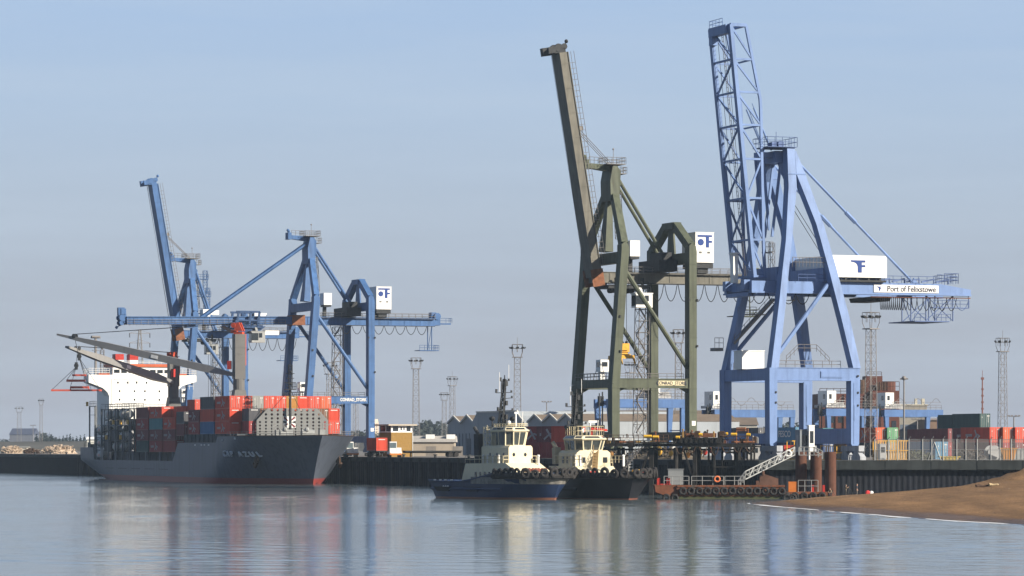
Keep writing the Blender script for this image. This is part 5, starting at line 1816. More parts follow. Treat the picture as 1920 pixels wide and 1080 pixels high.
# tank containers beside the bridge
TANKG = M('tank_grey', (0.40, 0.41, 0.40), 0.4, metal=0.3, var=0.15, streak=0.3)
TANKW = M('tank_white', (0.62, 0.60, 0.55), 0.45, var=0.12, streak=0.4)
def tank(y, x, z_, mat, label):
    t = thing('tank_container', label, 'tank container', P(SA + x, SB + y, z_), TH, 'tank containers beside the bridge')
    m = MB()
    L, w, h = 5.7, 1.16, 2.4
    for yy in (0, L):
        for xx in (-w, w): m.box(xx - 0.08, xx + 0.08, yy - 0.08, yy + 0.08, 0, h)
        for zz in (0.08, h - 0.08): m.box(-w, w, yy - 0.06, yy + 0.06, zz - 0.07, zz + 0.07)
        m.beam((-w, yy, 0.1), (-0.3, yy, h * 0.5), 0.08); m.beam((w, yy, 0.1), (0.3, yy, h * 0.5), 0.08)
    for xx in (-w, w): m.box(xx - 0.06, xx + 0.06, 0, L, 0.02, 0.15)
    m.build('frame', SLATE, t)
    m = MB().tube((0, 0.35, 1.22), (0, L - 0.35, 1.22), 1.05, n=16)
    m.ball((0, 0.35, 1.22), 1.04, 0.4, 1.04, n=14).ball((0, L - 0.35, 1.22), 1.04, 0.4, 1.04, n=14)
    m.build('tank_shell', mat, t)
    m = MB().box(-1.12, -1.06, 2.0, 3.3, 0.9, 1.5); m.build('placard', M('placard_pink', (0.65, 0.35, 0.3)), t)
    return t
WD = ['bottom', 'second', 'third', 'top']
for k, (y, nm) in enumerate(((106.9, 'lashing bay next to after deck crane'), (113.4, 'middle lashing bay'), (120.0, 'lashing bay next to bridge'))):
    for t_ in range(4):
        if (k + t_) % 3 == 2 and t_ < 3:
            put(y, 0, ZA + 2.46 * t_, 6.0, 'slate', f'dark slate container, {WD[t_]} tier, {nm} beside the bridge', end='door')
        else:
            tank(y, -10.2, ZA + 2.46 * t_, (TANKG, TANKW)[(k + t_) % 2], f'{("grey", "white")[(k + t_) % 2]} tank container, {WD[t_]} tier, {nm}')
for t_ in range(3):
    tank(128.0, -10.4, 4.45 + 2.9 * t_, TANKG, f'grey tank container, {("lowest", "middle", "highest")[t_]} of three, at the stern of the ship')
# ================================================================ tugs
TUGBLUE = M('tug_blue_paint', (0.018, 0.034, 0.085), 0.4, var=0.15, scale=0.3, streak=0.3, below=(0.28, (0.20, 0.085, 0.05)))
TUGBLACK = M('tug_black_paint', (0.016, 0.017, 0.022), 0.5, var=0.2, streak=0.2, rust=0.06, below=(0.15, (0.16, 0.06, 0.04)))
def tug(label, loc, phi, hullm, kind):
    t = thing('tugboat', label, 'tugboat', loc, phi, 'tugs moored at the jetty')
    if kind == 0: t.scale = (0.96, 0.87, 1.0)
    ys = [0, 0.5, 1.2, 2.2, 3.5, 5, 7, 9, 12, 15, 18, 21, 24, 26, 27, 27.6]
    zl2 = [-0.6, 0.0, 0.5, 1.1, 1.7, 2.3, 2.9, 3.5, 4.1]
    BH = 5.0
    def top(y): 
        return 3.75 - 1.25 * min(1, max(0, (y - 9)) / 8) if y < 24 else 2.5 + (y - 24) * 0.05
    def pt(i, z, s, grow=0.0):
        y = ys[i]
        v = min(1, max(0, (z + 0.6) / 4.3))
        ystem = -2.2 * max(0, v - 0.1) ** 1.1
        k = min(1, y / 8)
        yy = ystem * (1 - k) + y
        Le = 11 - 6.0 * v
        w = BH * math.sin(math.pi / 2 * min(1, (yy - ystem) / Le)) ** (0.9 - 0.35 * v)
        if y > 18:
            w *= 1 - (0.45 - 0.33 * v) * ((y - 18) / 9.6) ** 2
        yy = yy + (0.9 * (v - 0.5) if y > 26.5 else 0)
        return Vector((s * (w + grow * (1 if w > 0.2 else 0)), yy - (grow if y < 1.5 else 0), z))
    m = MB()
    n = len(zl2)
    for s in (-1, 1):
        vs, fs = [], []
        for i in range(len(ys)):
            for z_ in zl2:
                vs.append(pt(i, min(z_, top(ys[i])), s))
        for i in range(len(ys) - 1):
            for j in range(n - 1):
                a = i * n + j
                q = (a, a + n, a + n + 1, a + 1)
                fs.append(q if s < 0 else q[::-1])
        m.add(vs, fs)
    vs, fs = [], []
    for z_ in zl2:
        vs += [pt(len(ys) - 1, min(z_, top(27.6)), -1), pt(len(ys) - 1, min(z_, top(27.6)), 1)]
    for j in range(n - 1): fs.append((2 * j, 2 * j + 1, 2 * j + 3, 2 * j + 2))
    m.add(vs, fs)
    m.build('hull', hullm, t, smooth=True)
    m = MB()
    zd = 1.75
    pts = [pt(i, zd, -1, -0.06) for i in range(1, len(ys))] + [pt(i, zd, 1, -0.06) for i in reversed(range(1, len(ys)))]
    m.add(pts, [tuple(range(len(pts)))])
    m.build('deck', DECK, t)
    m = MB()
    for s in (-1, 1):
        for i in range(len(ys) - 1):
            m.tube(pt(i, top(ys[i]), s), pt(i + 1, top(ys[i + 1]), s), 0.13, n=5)
            if ys[i] >= 7: m.tube(pt(i, 1.45, s, 0.05), pt(i + 1, 1.45, s, 0.05), 0.22, n=6)
    m.build('rubbing_strake', DARK if kind else M('strake_blue', (0.03, 0.05, 0.11), 0.5), t)
    if not kind:                          # worn grey band under the tyres
        m = MB()
        for s in (-1, 1):
            for i in range(9):
                a, b_, c, d = pt(i, 2.2, s, 0.03), pt(i + 1, 2.2, s, 0.03), pt(i + 1, 3.2, s, 0.03), pt(i, 3.2, s, 0.03)
                m.add([a, b_, c, d], [(0, 1, 2, 3) if s < 0 else (3, 2, 1, 0)])
        m.build('worn_band', M('worn_grey', (0.22, 0.21, 0.19), 0.8, var=0.35, scale=1.5, streak=0.6), t)
    # tyre fenders hung round the bow
    proto = None
    def perimeter(d):
        # distance d along the bow rail from the stem, sign = side
        s = -1 if d < 0 else 1
        prev = pt(0, 3.75, s); acc = 0
        for i in range(1, len(ys)):
            q = pt(i, min(3.75, top(ys[i]) + 0.25), s)
            L = (q - prev).length
            if acc + L >= abs(d):
                f = (abs(d) - acc) / L
                o = prev.lerp(q, f); tg = (q - prev).normalized()
                nr = Vector((tg.y * s, -tg.x * s, 0)).normalized()
                return o, nr
            acc += L; prev = q
        return prev, Vector((s, 0, 0))
    ring = MB().ring((0, 0, 0), (0, 1, 0), 0.46, 0.24, n=16, m=7)
    rng = random.Random(3 + kind)
    for k in range(-9, 10):
        o_, nr = perimeter(k * 1.42 + rng.uniform(-0.12, 0.12))
        if proto is None:
            proto = ring.build('tyre_fender', RUBBER, t, smooth=True); q = proto
        else:
            q = proto.copy(); COL.objects.link(q); q.parent = t
        sc = rng.uniform(0.9, 1.18)
        q.location = o_ + nr * 0.32 + Vector((0, 0, rng.uniform(-0.12, 0.22)))
        q.rotation_euler = (rng.uniform(-0.15, 0.15), rng.uniform(-0.2, 0.2), math.atan2(nr.y, nr.x) + math.pi / 2 + rng.uniform(-0.3, 0.3))
        q.scale = (sc, sc, sc)
    m = MB()                               # heavy bow pad under the tyres
    for s in (-1, 1):
        for i in range(7):
            a, b_ = pt(i, 3.35, s, 0.18), pt(i + 1, 3.35, s, 0.18)
            m.tube(a, b_, 0.42, n=8)
    m.build('bow_fender', RUBBER, t)
    # deckhouse
    if kind == 0:
        d0, zw0, zw1, ww = 9.3, 7.7, 9.75, 1.85
        m = MB()
        m.prism([(-3.3, 3.9, 1.76), (-3.3, 4.0, 3.4), (-3.3, 8.2, 5.2), (-3.3, 18.8, 5.1), (-3.3, 20.2, 1.76)], (6.6, 0, 0))
        m.build('lower_deckhouse', CREAM, t)
        m = MB().prism([(-2.3, 8.7, 5.1), (-2.3, 8.7, 7.4), (-2.0, 8.7, 7.7), (2.0, 8.7, 7.7), (2.3, 8.7, 7.4), (2.3, 8.7, 5.1)], (0, 7.2, 0)); mid = m.build('upper_deckhouse', CREAM, t)
        m = MB()
        for x in (-1.3, 0.9):
            m.ball((x, 8.69, 6.4), 0.28, 0.05, 0.28)
        for y in (10, 11.8, 13.6):
            m.ball((-2.31, y, 6.4), 0.05, 0.26, 0.26)
        for k in range(5): m.box(-3.34, -3.302, 11 + 1.2 * k, 11.5 + 1.2 * k, 3.0, 3.9)
        m.build('porthole', GLASS, mid)
    else:
        d0, zw0, zw1, ww = 13.0, 7.0, 8.55, 2.1
        m = MB().prism([(-3.2, 9.6, 1.76), (-3.2, 10.0, 3.4), (-3.2, 12.2, 4.7), (-3.2, 21.0, 4.7), (-3.2, 21.0, 1.76)], (6.4, 0, 0)); m.build('lower_deckhouse', CREAM, t)
        m = MB().prism([(-2.7, 12.1, 4.7), (-2.7, 12.1, 6.6), (-2.2, 12.1, 7.0), (2.2, 12.1, 7.0), (2.7, 12.1, 6.6), (2.7, 12.1, 4.7)], (0, 6.5, 0)); mid = m.build('upper_deckhouse', CREAM, t)
        m = MB().box(1.5, 2.2, 12.05, 12.098, 5.2, 6.0).box(-1.9, -1.3, 12.05, 12.098, 5.2, 6.0)
        for y in (13.4, 15, 16.6): m.box(-2.74, -2.702, y, y + 0.7, 5.1, 6.1)
        m.build('porthole', GLASS, mid)
        m = MB().beam((-0.6, 10.4, 3.6), (0.5, 12.3, 7.0), 0.75, 0.1)
        for k in range(9):
            q = Vector((-0.6, 10.4, 3.6)).lerp(Vector((0.5, 12.3, 7.0)), k / 8); m.box(q.x - 0.38, q.x + 0.38, q.y - 0.14, q.y + 0.1, q.z + 0.02, q.z + 0.08)
        m.rail([(-1.0, 10.4, 3.5), (0.1, 12.3, 6.9)], h=0.9, step=0.6)
        m.build('stair', M('stair_wood', (0.25, 0.17, 0.08)), t)
        m = MB().box(-2.4, -0.9, 9.4, 9.55, 2.6, 4.0).box(-1.0, 2.6, 9.3, 9.5, 1.8, 2.8); m.build('red_locker', REDP, t)
        m = MB().ring((-1.65, 9.3, 3.3), (0, 1, 0), 0.36, 0.10); m.build('lifebuoy', M('buoy_orange', (0.7, 0.2, 0.08)), t)
    # wheelhouse: windows that lean out, mullions, roof
    def octo(w, f, zz, c=0.9):
        return [Vector((-w + c, d0 - f, zz)), Vector((w - c, d0 - f, zz)), Vector((w, d0 - f + c, zz)), Vector((w, d0 + 4.2, zz)), Vector((w - c, d0 + 4.9, zz)), Vector((-w + c, d0 + 4.9, zz)), Vector((-w, d0 + 4.2, zz)), Vector((-w, d0 - f + c, zz))]
    A_, B_ = octo(ww, 0, zw0), octo(ww + 0.28, 0.4, zw1)
    m = MB()
    base_ = octo(ww + 0.03, 0.02, zw0 - 0.05); 
    m.prism(octo(ww, 0, zw0 - 0.8), (0, 0, 0.9))
    for i in range(8):
        m.beam(A_[i], B_[i], 0.17, 0.17, up=(0, 1, 0.3))
        m.beam(A_[i], A_[(i + 1) % 8], 0.14, 0.16); m.beam(B_[i], B_[(i + 1) % 8], 0.16, 0.2)
        if (A_[i] - A_[(i + 1) % 8]).length > 1.5:
            m.beam(A_[i].lerp(A_[(i + 1) % 8], 0.5), B_[i].lerp(B_[(i + 1) % 8], 0.5), 0.12, 0.12, up=(0, 1, 0.3))
    rf = octo(ww + 0.55, 0.7, zw1 + 0.12); r2 = octo(ww + 0.05, 0.15, zw1 + 0.62)
    m.add(rf + r2, [tuple(range(8))[::-1], tuple(range(8, 16))] + [(i, (i + 1) % 8, 8 + (i + 1) % 8, 8 + i) for i in range(8)])
    m.prism(octo(ww + 0.5, 0.65, zw1 + 0.02), (0, 0, 0.1))
    wh_ = m.build('wheelhouse', CREAM, t)
    m = MB()
    for i in range(8):
        j = (i + 1) % 8
        m.add([A_[i], A_[j], B_[j], B_[i]], [(0, 1, 2, 3)])
    m.build('wheelhouse_window', M('tug_window', (0.05, 0.06, 0.06), 0.1, var=0.3, spec=0.7), wh_)
    m = MB()
    for i in range(8):
        j = (i + 1) % 8
        a, b_, c, d = rf[i].lerp(r2[i], 0.25), rf[j].lerp(r2[j], 0.25), rf[j].lerp(r2[j], 0.75), rf[i].lerp(r2[i], 0.75)
        nn = (b_ - a).cross(d - a).normalized() * 0.02
        m.add([q + nn for q in (a.lerp(b_, 0.12), a.lerp(b_, 0.88), d.lerp(c, 0.88), d.lerp(c, 0.12))], [(0, 1, 2, 3)])
    m.build('skylight', GLASS, wh_)
    zr = zw1 + 0.66
    m = MB().rail([(-ww, d0 + 0.2, zr), (ww, d0 + 0.2, zr), (ww, d0 + 4.5, zr), (-ww, d0 + 4.5, zr)], h=0.45 if kind == 0 else 1.3, step=0.7, r=0.045, closed=True)
    m.rail([(-3.2, 8.8 if kind == 0 else 12.4, 5.2 if kind == 0 else 4.7), (3.2, 8.8 if kind == 0 else 12.4, 5.2 if kind == 0 else 4.7)], step=0.9, h=1.0)
    m.rail([(-3.2, 9, 5.2), (-3.2, 19, 5.2)], step=1.2, h=1.0); m.rail([(3.2, 9, 5.2), (3.2, 19, 5.2)], step=1.2, h=1.0)
    for s in (-1, 1):
        for k in range(4):
            m.tube((s * (ww + 0.2), d0 + 3.2 + 0.3 * k, zw0 - 2), (s * (ww + 0.2), d0 + 3.2 + 0.3 * k, zw1), 0.05)
    m.build('railing', M('rail_cream', (0.6, 0.53, 0.36)), t)
    if kind == 0:
        m = MB().lattice((-1.6, d0 + 6.0, 4.9), (-1.6, d0 + 6.0, 10.4), 0.9, 7, 0.07).rail([(-2.2, d0 + 5.2, 9.8), (-1.0, d0 + 6.8, 9.8)], h=0.8, step=0.8)
        m.build('ladder_frame', CREAM, t)
    # mast
    hm = 17.9 if kind == 0 else 16.0
    ym = d0 + (3.6 if kind == 0 else 5.2)
    m = MB().lattice((-0.3, ym + 0.6, zr - 0.2), (0.0, ym, hm - 0.6), 0.75, 12, 0.09, w2=0.35)
    m.tube((0, ym + 0.3, zr), (0, ym, hm), 0.16, 0.09)
    m.tube((-0.7, ym, zr + 2), (-0.6, ym, hm - 0.8), 0.07)
    for zz, a, b_ in ((hm - 2.6, -1.6, 1.3), (hm - 3.4, 0, 1.4), (hm - 5.2, -1.3, 1.5), (hm - 7.6, -1.3, 0.8), (hm - 0.9, -0.8, 0.8)):
        m.tube((a, ym, zz), (b_, ym, zz + 0.1), 0.05, n=4)
        m.box(a - 0.13, a + 0.13, ym - 0.13, ym + 0.13, zz, zz + 0.55); m.box(b_ - 0.11, b_ + 0.11, ym - 0.1, ym + 0.1, zz + 0.05, zz + 0.4)
    for zz in (hm - 1.6, hm - 4.4, hm - 6.4, hm - 7.2): m.box(0.1, 0.5, ym - 0.2, ym + 0.2, zz, zz + 0.7)
    m.build('mast', DARK, t)
    m = MB().tube((0.8, ym, hm - 0.6), (0.8, ym, hm + 1.5), 0.04).tube((-1.0, ym, hm - 2.4), (-1.0, ym, hm + 0.4), 0.04).tube((0.4, d0 + 1.2, zr), (0.4, d0 + 1.2, zr + 1.9), 0.18, 0.12)
    m.beam((0.1, d0 + 1.2, zr + 2.0), (1.6, d0 + 1.2, zr + 2.0) if kind else (0.7, d0 + 1.2, zr + 2.0), 0.22, 0.3)
    m.tube((1.4, d0 + 1, zr), (1.6, d0 + 1, zr + 2.2), 0.05); m.ball((-0.7, d0 + 1.5, zr + 0.6), 0.3)
    m.build('radar', WHITE, t)
    # funnels, fire monitors, deck gear
    m = MB()
    for x in (-2.2, 2.2):
        m = MB()
        m.beam((x, d0 + 7.4, 5.0), (x, d0 + 7.6, 9.4 if kind == 0 else 7.4), 0.9, 1.2, up=(0, 1, 0)); m.tube((x, d0 + 7.6, 9.3 if kind == 0 else 7.3), (x - 0.3, d0 + 8.2, 10.4 if kind == 0 else 8.2), 0.3, n=8)
        f_ = MB().ball((x * 0.9, d0 + 4.2, zr + 1.2), 0.42, 0.6, 0.35).tube((x * 0.9, d0 + 4.2, zr), (x * 0.9, d0 + 4.2, zr + 1.2), 0.1); f_.build('fire_monitor', DARK, t)
        m.build('funnel', DARK if kind == 0 else M('funnel_cream', (0.45, 0.40, 0.28)), t)
    for k, (x, y) in enumerate(((-2.9, 10.4), (-2.9, 12), (-2.9, 13.4), (2.6, 7.5), (3, 8.2), (-2.6, 15))):
        m = MB().tube((x, y, 4.7), (x, y, 6.2), 0.14 if k % 2 else 0.2).ball((x, y, 6.2), 0.2); m.build('deck_vent', LETTER, t)
    m = MB().tube((-1.2, 3.6, 2.9), (1.2, 3.6, 2.9), 0.75, n=12).box(-1.6, 1.6, 3.0, 4.4, 1.76, 2.5).tube((-0.5, 1.6, 1.76), (-0.5, 1.6, 4.1), 0.22).tube((0.5, 1.6, 1.76), (0.5, 1.6, 4.1), 0.22).tube((-0.8, 1.6, 3.8), (0.8, 1.6, 3.8), 0.18)
    m.build('bow_winch', DARK, t)
    m = MB()
    for y in (20.4, 22.0, 23.4, 24.9): m.box(-4.86, -4.62, y, y + 0.35, 2.62, 2.8)
    for y in (21.2, 21.8, 22.4): m.ball((-4.98, y, 1.75), 0.16)
    m.build('deck_fitting', LETTER, t)
    for y in (14.5, 22.5):
        m = MB().prism([(-5.15, y - 2.4, 1.75), (-5.15, y + 2.4, 1.75), (-5.15, y + 1.4, 1.1), (-5.15, y - 1.4, 1.1)], (0.5, 0, 0)); m.build('side_fender', RUBBER, t)
    if kind:
        m = MB().beam((0.3, d0 + 0.5, zr + 1.0), (3.6, d0 + 2.5, zr + 0.75), 0.3, 0.3).tube((0.3, d0 + 0.5, zr), (0.3, d0 + 0.5, zr + 1.1), 0.16); m.build('hydraulic_arm', REDP, t)
        m = MB()
        for k in range(6):
            m.ball((3.2 + 0.1 * k, 4.8 - 0.5 * k, 3.3 + 0.15 * (k % 3)), 0.4, 0.35, 0.45)
        m.build('red_cover', M('cover_red', (0.5, 0.12, 0.08), 0.8, var=0.3, scale=3), t)
        m = MB().beam((0.5, -0.4, 4.1), (4.6, 5.4, 4.15), 0.3, 0.25); m.build('yellow_boom', YELLOW, t)
    else:
        m = MB()
        for k in range(8): m.ball((-2.2 + 0.6 * k, 4.9 + 0.1 * (k % 3), 4.2), 0.38, 0.3, 0.3)
        m.build('rope_heap', M('rope_brown', (0.20, 0.07, 0.05), 0.9, var=0.4, scale=4), t)
    return t
tug('blue hulled tug with cream wheelhouse and tall dark mast', (6.0, 508, 0), R(39), TUGBLUE, 0)
tug('black hulled tug with low cream wheelhouse lying between the blue tug and the pontoon', (16.6, 509, 0), R(23), TUGBLACK, 1)

# ================================================================ pontoon, gangway, piles, trestle jetty
def wbox_thing(name, label, cat, loc, rz=0, group=None): return thing(name, label, cat, loc, rz, group)
PONT = M('pontoon_rust', (0.17, 0.065, 0.035), 0.85, var=0.35, scale=0.8, streak=0.3, rust=0.5, rustcol=(0.07, 0.05, 0.04), below=(0.35, (0.05, 0.055, 0.025)))
po = thing('pontoon', 'rusty floating pontoon hung with a row of tyres at the foot of the gangway', 'pontoon', (20.4, 517, 0))
m = MB().prism([(0.2, 0, 2.0), (3.4, 0, 2.0), (3.4, 0, 0.1), (2.4, 0, 0.25), (0.4, 0, 0.95)][::-1], (0, 6.5, 0)); m.box(3.4, 19.0, -0.2, 6.5, -0.6, 1.9); m.box(3.5, 19.1, -0.32, -0.2, 1.72, 1.98)
for k in range(13): m.prism([(4 + 1.2 * k, -0.2, 0.62), (4.5 + 1.2 * k, -0.3, 0.35), (5 + 1.2 * k, -0.2, 0.62), (4.5 + 1.2 * k, -0.3, 0.9)], (0, 0.1, 0))
m.build('hull', PONT, po)
tyre = MB().ring((0, 0, 0), (0, 1, 0), 0.42, 0.19, n=18, m=7)
tp_ = None
for k in range(13):
    if tp_ is None: tp_ = tyre.build('tyre_fender', RUBBER, po, smooth=True); q = tp_
    else: q = tp_.copy(); COL.objects.link(q); q.parent = po
    q.location = (4.3 + 1.19 * k, -0.5, 1.12 + rnd.uniform(-0.05, 0.05)); q.rotation_euler = (rnd.uniform(-0.1, 0.1), 0, rnd.uniform(-0.15, 0.15))
for x in (1.9, 3.1, 19.3, 20.2):
    q = tp_.copy(); COL.objects.link(q); q.parent = po; q.location = (x, -0.4, 0.15)
for xa, xb in ((1.6, 5.2), (5.6, 10.2), (10.4, 13.2)):
    m = MB().rail([(xa, 0.3, 2.0), (xb, 0.3, 2.0)], h=1.25, step=1.4, r=0.05); m.build('railing', LGREY, po)
m = MB().box(0.6, 1.1, 0.6, 1.1, 2.0, 3.0).box(2.0, 2.5, 0.6, 1.1, 2.0, 3.0).box(0.5, 2.6, 0.7, 1.0, 2.0, 2.2); m.build('mooring_bitts', REDP, po)
m = MB().box(2.4, 4.6, 4.4, 5.6, 2.0, 4.2).box(2.3, 4.7, 4.3, 5.7, 4.2, 4.3); m.build('locker', M('locker_grey', (0.22, 0.24, 0.25), 0.6, var=0.1), po)
m = MB().prism([(15.4, 1, 1.9), (18.2, 1, 1.9), (18.2, 1, 2.9), (16.4, 1, 3.5), (15.6, 1, 3.3)][::-1], (0, 2, 0)).box(15.0, 15.4, 1.0, 2.4, 1.9, 2.6).tube((16.0, 1, 3.4), (16.0, 1, 4.0), 0.2); m.build('ramp_block', M('ramp_brown', (0.13, 0.07, 0.05), 0.9, var=0.3), po)
bu = MB().ring((9.3, 0.15, 2.85), (0, 1, 0), 0.38, 0.11, n=16).build('lifebuoy', M('buoy_orange', (0.7, 0.2, 0.08)), None); tag(bu, 'orange lifebuoy hanging on the pontoon railing', 'lifebuoy'); bu.location = (20.4, 517, 0)
p2 = thing('pontoon', 'small low pontoon with an orange box and white railing beside the beach', 'pontoon', (39.7, 524, 0))
m = MB().box(0, 6.6, 0, 4, -0.4, 0.9); m.build('hull', PONT, p2)
m = MB().box(0.9, 2.2, 0.6, 1.6, 0.9, 2.4); m.build('orange_box', M('box_orange', (0.52, 0.16, 0.03), 0.7, var=0.2), p2)
m = MB().rail([(2.3, 0.5, 0.9), (5.2, 0.5, 0.9)], h=1.7, step=0.95, r=0.05); m.build('railing', LGREY, p2)
for x in (4.3, 5.9): m = MB().box(x, x + 0.35, 0.6, 0.95, 0.9, 1.9); m.build('mooring_post', REDP, p2)
for k in range(5):
    q = tp_.copy(); COL.objects.link(q); q.parent = p2; q.location = (0.5 + 1.3 * k, -0.3, 0.3)
# gangway
ga, gb = PX(1397, 899, 522), PX(1490, 853, 530)
gw = thing('gangway', 'grey lattice gangway sloping up from the pontoon to the rusty steel piles', 'gangway', ga)
d = gb - ga
m = MB()
for off in (-0.6, 0.6):
    o = Vector((0, off, 0))
    m.tube(o, d + o, 0.075).tube(o + UPZ * 1.15, d + o + UPZ * 1.15, 0.065).tube(o + UPZ * 0.6, d + o + UPZ * 0.6, 0.03)
    nb = 12
    for k in range(nb + 1):
        q = o + d * (k / nb); m.tube(q, q + UPZ * 1.15, 0.05)
        if k < nb:
            q2 = o + d * ((k + 1) / nb)
            m.tube(q, q2 + UPZ * 1.15, 0.045) if k % 2 else m.tube(q + UPZ * 1.15, q2, 0.045)
m.beam((0, 0, -0.05), d + Vector((0, 0, -0.05)), 1.2, 0.08, up=(0, 1, 0)) if False else m.add([Vector((0, -0.6, 0)), d + Vector((0, -0.6, 0)), d + Vector((0, 0.6, 0)), Vector((0, 0.6, 0))], [(0, 1, 2, 3)])
m.build('truss', LGREY, gw)
m = MB()
q = d
m.box(q.x, q.x + 3.4, -0.7, 0.7, q.z - 0.05, q.z + 0.05)
m.rail([(q.x, -0.7, q.z), (q.x + 2.2, -0.7, q.z), (q.x + 3.4, -0.7, q.z - 0.6)], h=1.15, step=0.8, r=0.05).rail([(q.x, 0.7, q.z), (q.x + 2.2, 0.7, q.z), (q.x + 3.4, 0.7, q.z - 0.6)], h=1.15, step=0.8, r=0.05)
m.build('landing', LGREY, gw)
m = MB().rail([(-1.0, -0.7, -1.4), (0, -0.6, 0)], h=1.2, step=0.5, r=0.05).rail([(-1.0, 0.7, -1.4), (0, 0.6, 0)], h=1.2, step=0.5, r=0.05); m.build('lower_step', LGREY, gw)
bu = MB().ring((0, 0, 0), (0, 1, 0), 0.42, 0.13, n=16).build('lifebuoy', WHITE, None); tag(bu, 'white lifebuoy hanging near the top of the gangway', 'lifebuoy'); bu.location = ga + d * 0.86 + Vector((0, -0.75, 0.75))
PILE = M('steel_pile_rust', (0.105, 0.046, 0.03), 0.85, var=0.3, scale=0.7, streak=0.3, rust=0.3, rustcol=(0.09, 0.05, 0.035))
for (x, Y, lab) in ((1502, 534, 'rusty steel tube pile under the gangway landing'), (1530, 534, 'middle one of the three rusty steel tube piles'), (1557, 531, 'rusty steel tube pile beside the stooping person on the beach')):
    c = PX(x, 848, Y)
    m = MB().tube((0, 0, -1.0), (0, 0, c.z + 0.06), 0.86, n=20)
    o = m.build('mooring_pile', PILE, None, smooth=False); o.location = (c.x, c.y, 0)
    tag(o, lab, 'pile', 'rusty steel piles by the gangway')
# trestle
JT = M('jetty_steel', (0.022, 0.021, 0.020), 0.8, var=0.4, scale=1.2, rust=0.25, rustcol=(0.10, 0.045, 0.025))
jl = PX(1118, 830, 556); jr = PX(1420, 830, 551)
je = thing('jetty', 'dark rusty trestle jetty on steel posts in front of the green crane', 'jetty', (jl.x, jl.y, 0), math.atan2(jr.y - jl.y, jr.x - jl.x))
JL = (jr - jl).length
zj = 8.05 
m = MB().box(0, JL * 0.96, 0, 5, zj - 0.5, zj).box(JL * 0.48, JL * 0.77, -0.3, 5.2, zj + 0.004, zj + 0.9).box(JL * 0.55, JL * 1.0, -0.1, 5.0, zj - 0.62, zj - 0.35)
for k in range(9): m.box(JL * 0.49 + k * 0.8, JL * 0.49 + k * 0.8 + 0.35, -0.42, -0.302, zj + 0.1, zj + 0.8)
m.box(JL * 0.28, JL * 0.5, -1.0, 0, zj + 0.05, zj + 0.25).box(JL * 0.2, JL * 0.24, -0.6, 0, zj - 0.6, zj + 0.1)
m.build('deck', JT, je)
s_ = 12.05
for i, (xp, wd) in enumerate(((1123, 0.8), (1160, 0.55), (1222, 0.65), (1268, 0.75), (1304, 0.6), (1330, 0.35), (1341, 0.25), (1355, 0.35), (1378, 0.3), (1386, 0.8), (1395, 0.35), (1401, 0.25), (1410, 0.3), (1415, 0.3))):
    for yy in ((0.4, 4.6) if i < 6 else (0.3 + 0.5 * (i % 3),)):
        x = (xp - 1118) / s_
        m = MB().tube((x, yy, -1), (x, yy, zj - 0.62), wd / 2, n=8) if i % 2 else MB().box(x - wd / 2, x + wd / 2, yy - 0.3, yy + 0.3, -1, zj - 0.63)
        m.build('post', JT, je)
for a, b_, za, zb_ in ((0.9, 3.2, 7.4, 2.2), (8.4, 6.2, 7.0, 1.6), (13.6, 15.0, 7.3, 3.2), (22.0, 24.2, 7.0, 3.0), (22.2, 24.4, 7.6, 6.2), (20.4, 24.6, 6.6, 6.9), (18, 23, 4.4, 4.4)):
    m = MB().beam((a, 0.3, za), (b_, 0.3, zb_), 0.28); m.build('brace', JT, je)
m = MB().rail([(0.3, 0.1, zj), (JL * 0.45, 0.1, zj)], h=1.3, step=0.8, r=0.05, mids=2).rail([(JL * 0.78, 0.1, zj), (JL * 0.97, 0.1, zj)], h=1.1, step=0.9, r=0.05)
m.build('railing', DRUST, je)
m = MB().beam((7.4, -0.2, zj - 0.4), (4.4, -0.2, 4.0), 0.9, 0.1)
for k in range(12):
    q = Vector((7.4, -0.2, zj - 0.4)).lerp(Vector((4.4, -0.2, 4.0)), k / 11); m.box(q.x - 0.2, q.x + 0.2, -0.7, 0.3, q.z, q.z + 0.05)
m.rail([(7.4, -0.6, zj - 0.4), (4.4, -0.6, 4.0)], h=1.0, step=0.9, r=0.04)
m.build('stair', MASTGREY, je)
m = MB()
for x, z_, l_ in ((7.6, 1.1, 1.2), (9.0, 1.0, 0.9), (12.6, 0.95, 0.6), (20.4, 1.5, 0.3), (21.2, 1.4, 0.9), (23.6, 1.35, 0.6), (16.2, 1.4, 0.5)):
    m.tube((x, -0.45, zj + z_), (x + l_, -0.45, zj + z_), 0.22, n=8)
m.build('yellow_float', M('float_yellow', (0.75, 0.45, 0.04), 0.5, var=0.1), je)
m = MB().tube((9.4, -0.3, zj), (9.4, -0.3, zj + 1.8), 0.09).tube((9.9, -0.3, zj), (9.9, -0.3, zj + 1.2), 0.07).tube((9.1, -0.3, zj + 1.8), (9.5, -0.3, zj + 1.8), 0.08)
m.box(13.9, 18.4, 1.5, 3.2, zj + 0.95, zj + 1.6); m.box(21.8, 23.2, 1.2, 2.2, zj + 1.9, zj + 2.5).tube((21.8, 1.2, zj), (21.8, 1.2, zj + 2), 0.1).tube((23.6, 1.2, zj), (23.6, 1.2, zj + 2.3), 0.1).tube((21.8, 1.2, zj + 2.2), (23.6, 1.2, zj + 2.2), 0.08)
m.build('rusty_gear', RUST, je)
m = MB()
for x in (1.9, 3.9, 4.6, 5.3, 8.0):
    m = MB().box(x, x + 0.5, -0.3, 0.1, zj + 0.3 + 0.1 * (x % 2), zj + 0.85); m.build('white_fitting', LETTER, je)
jr_ = random.Random(21)
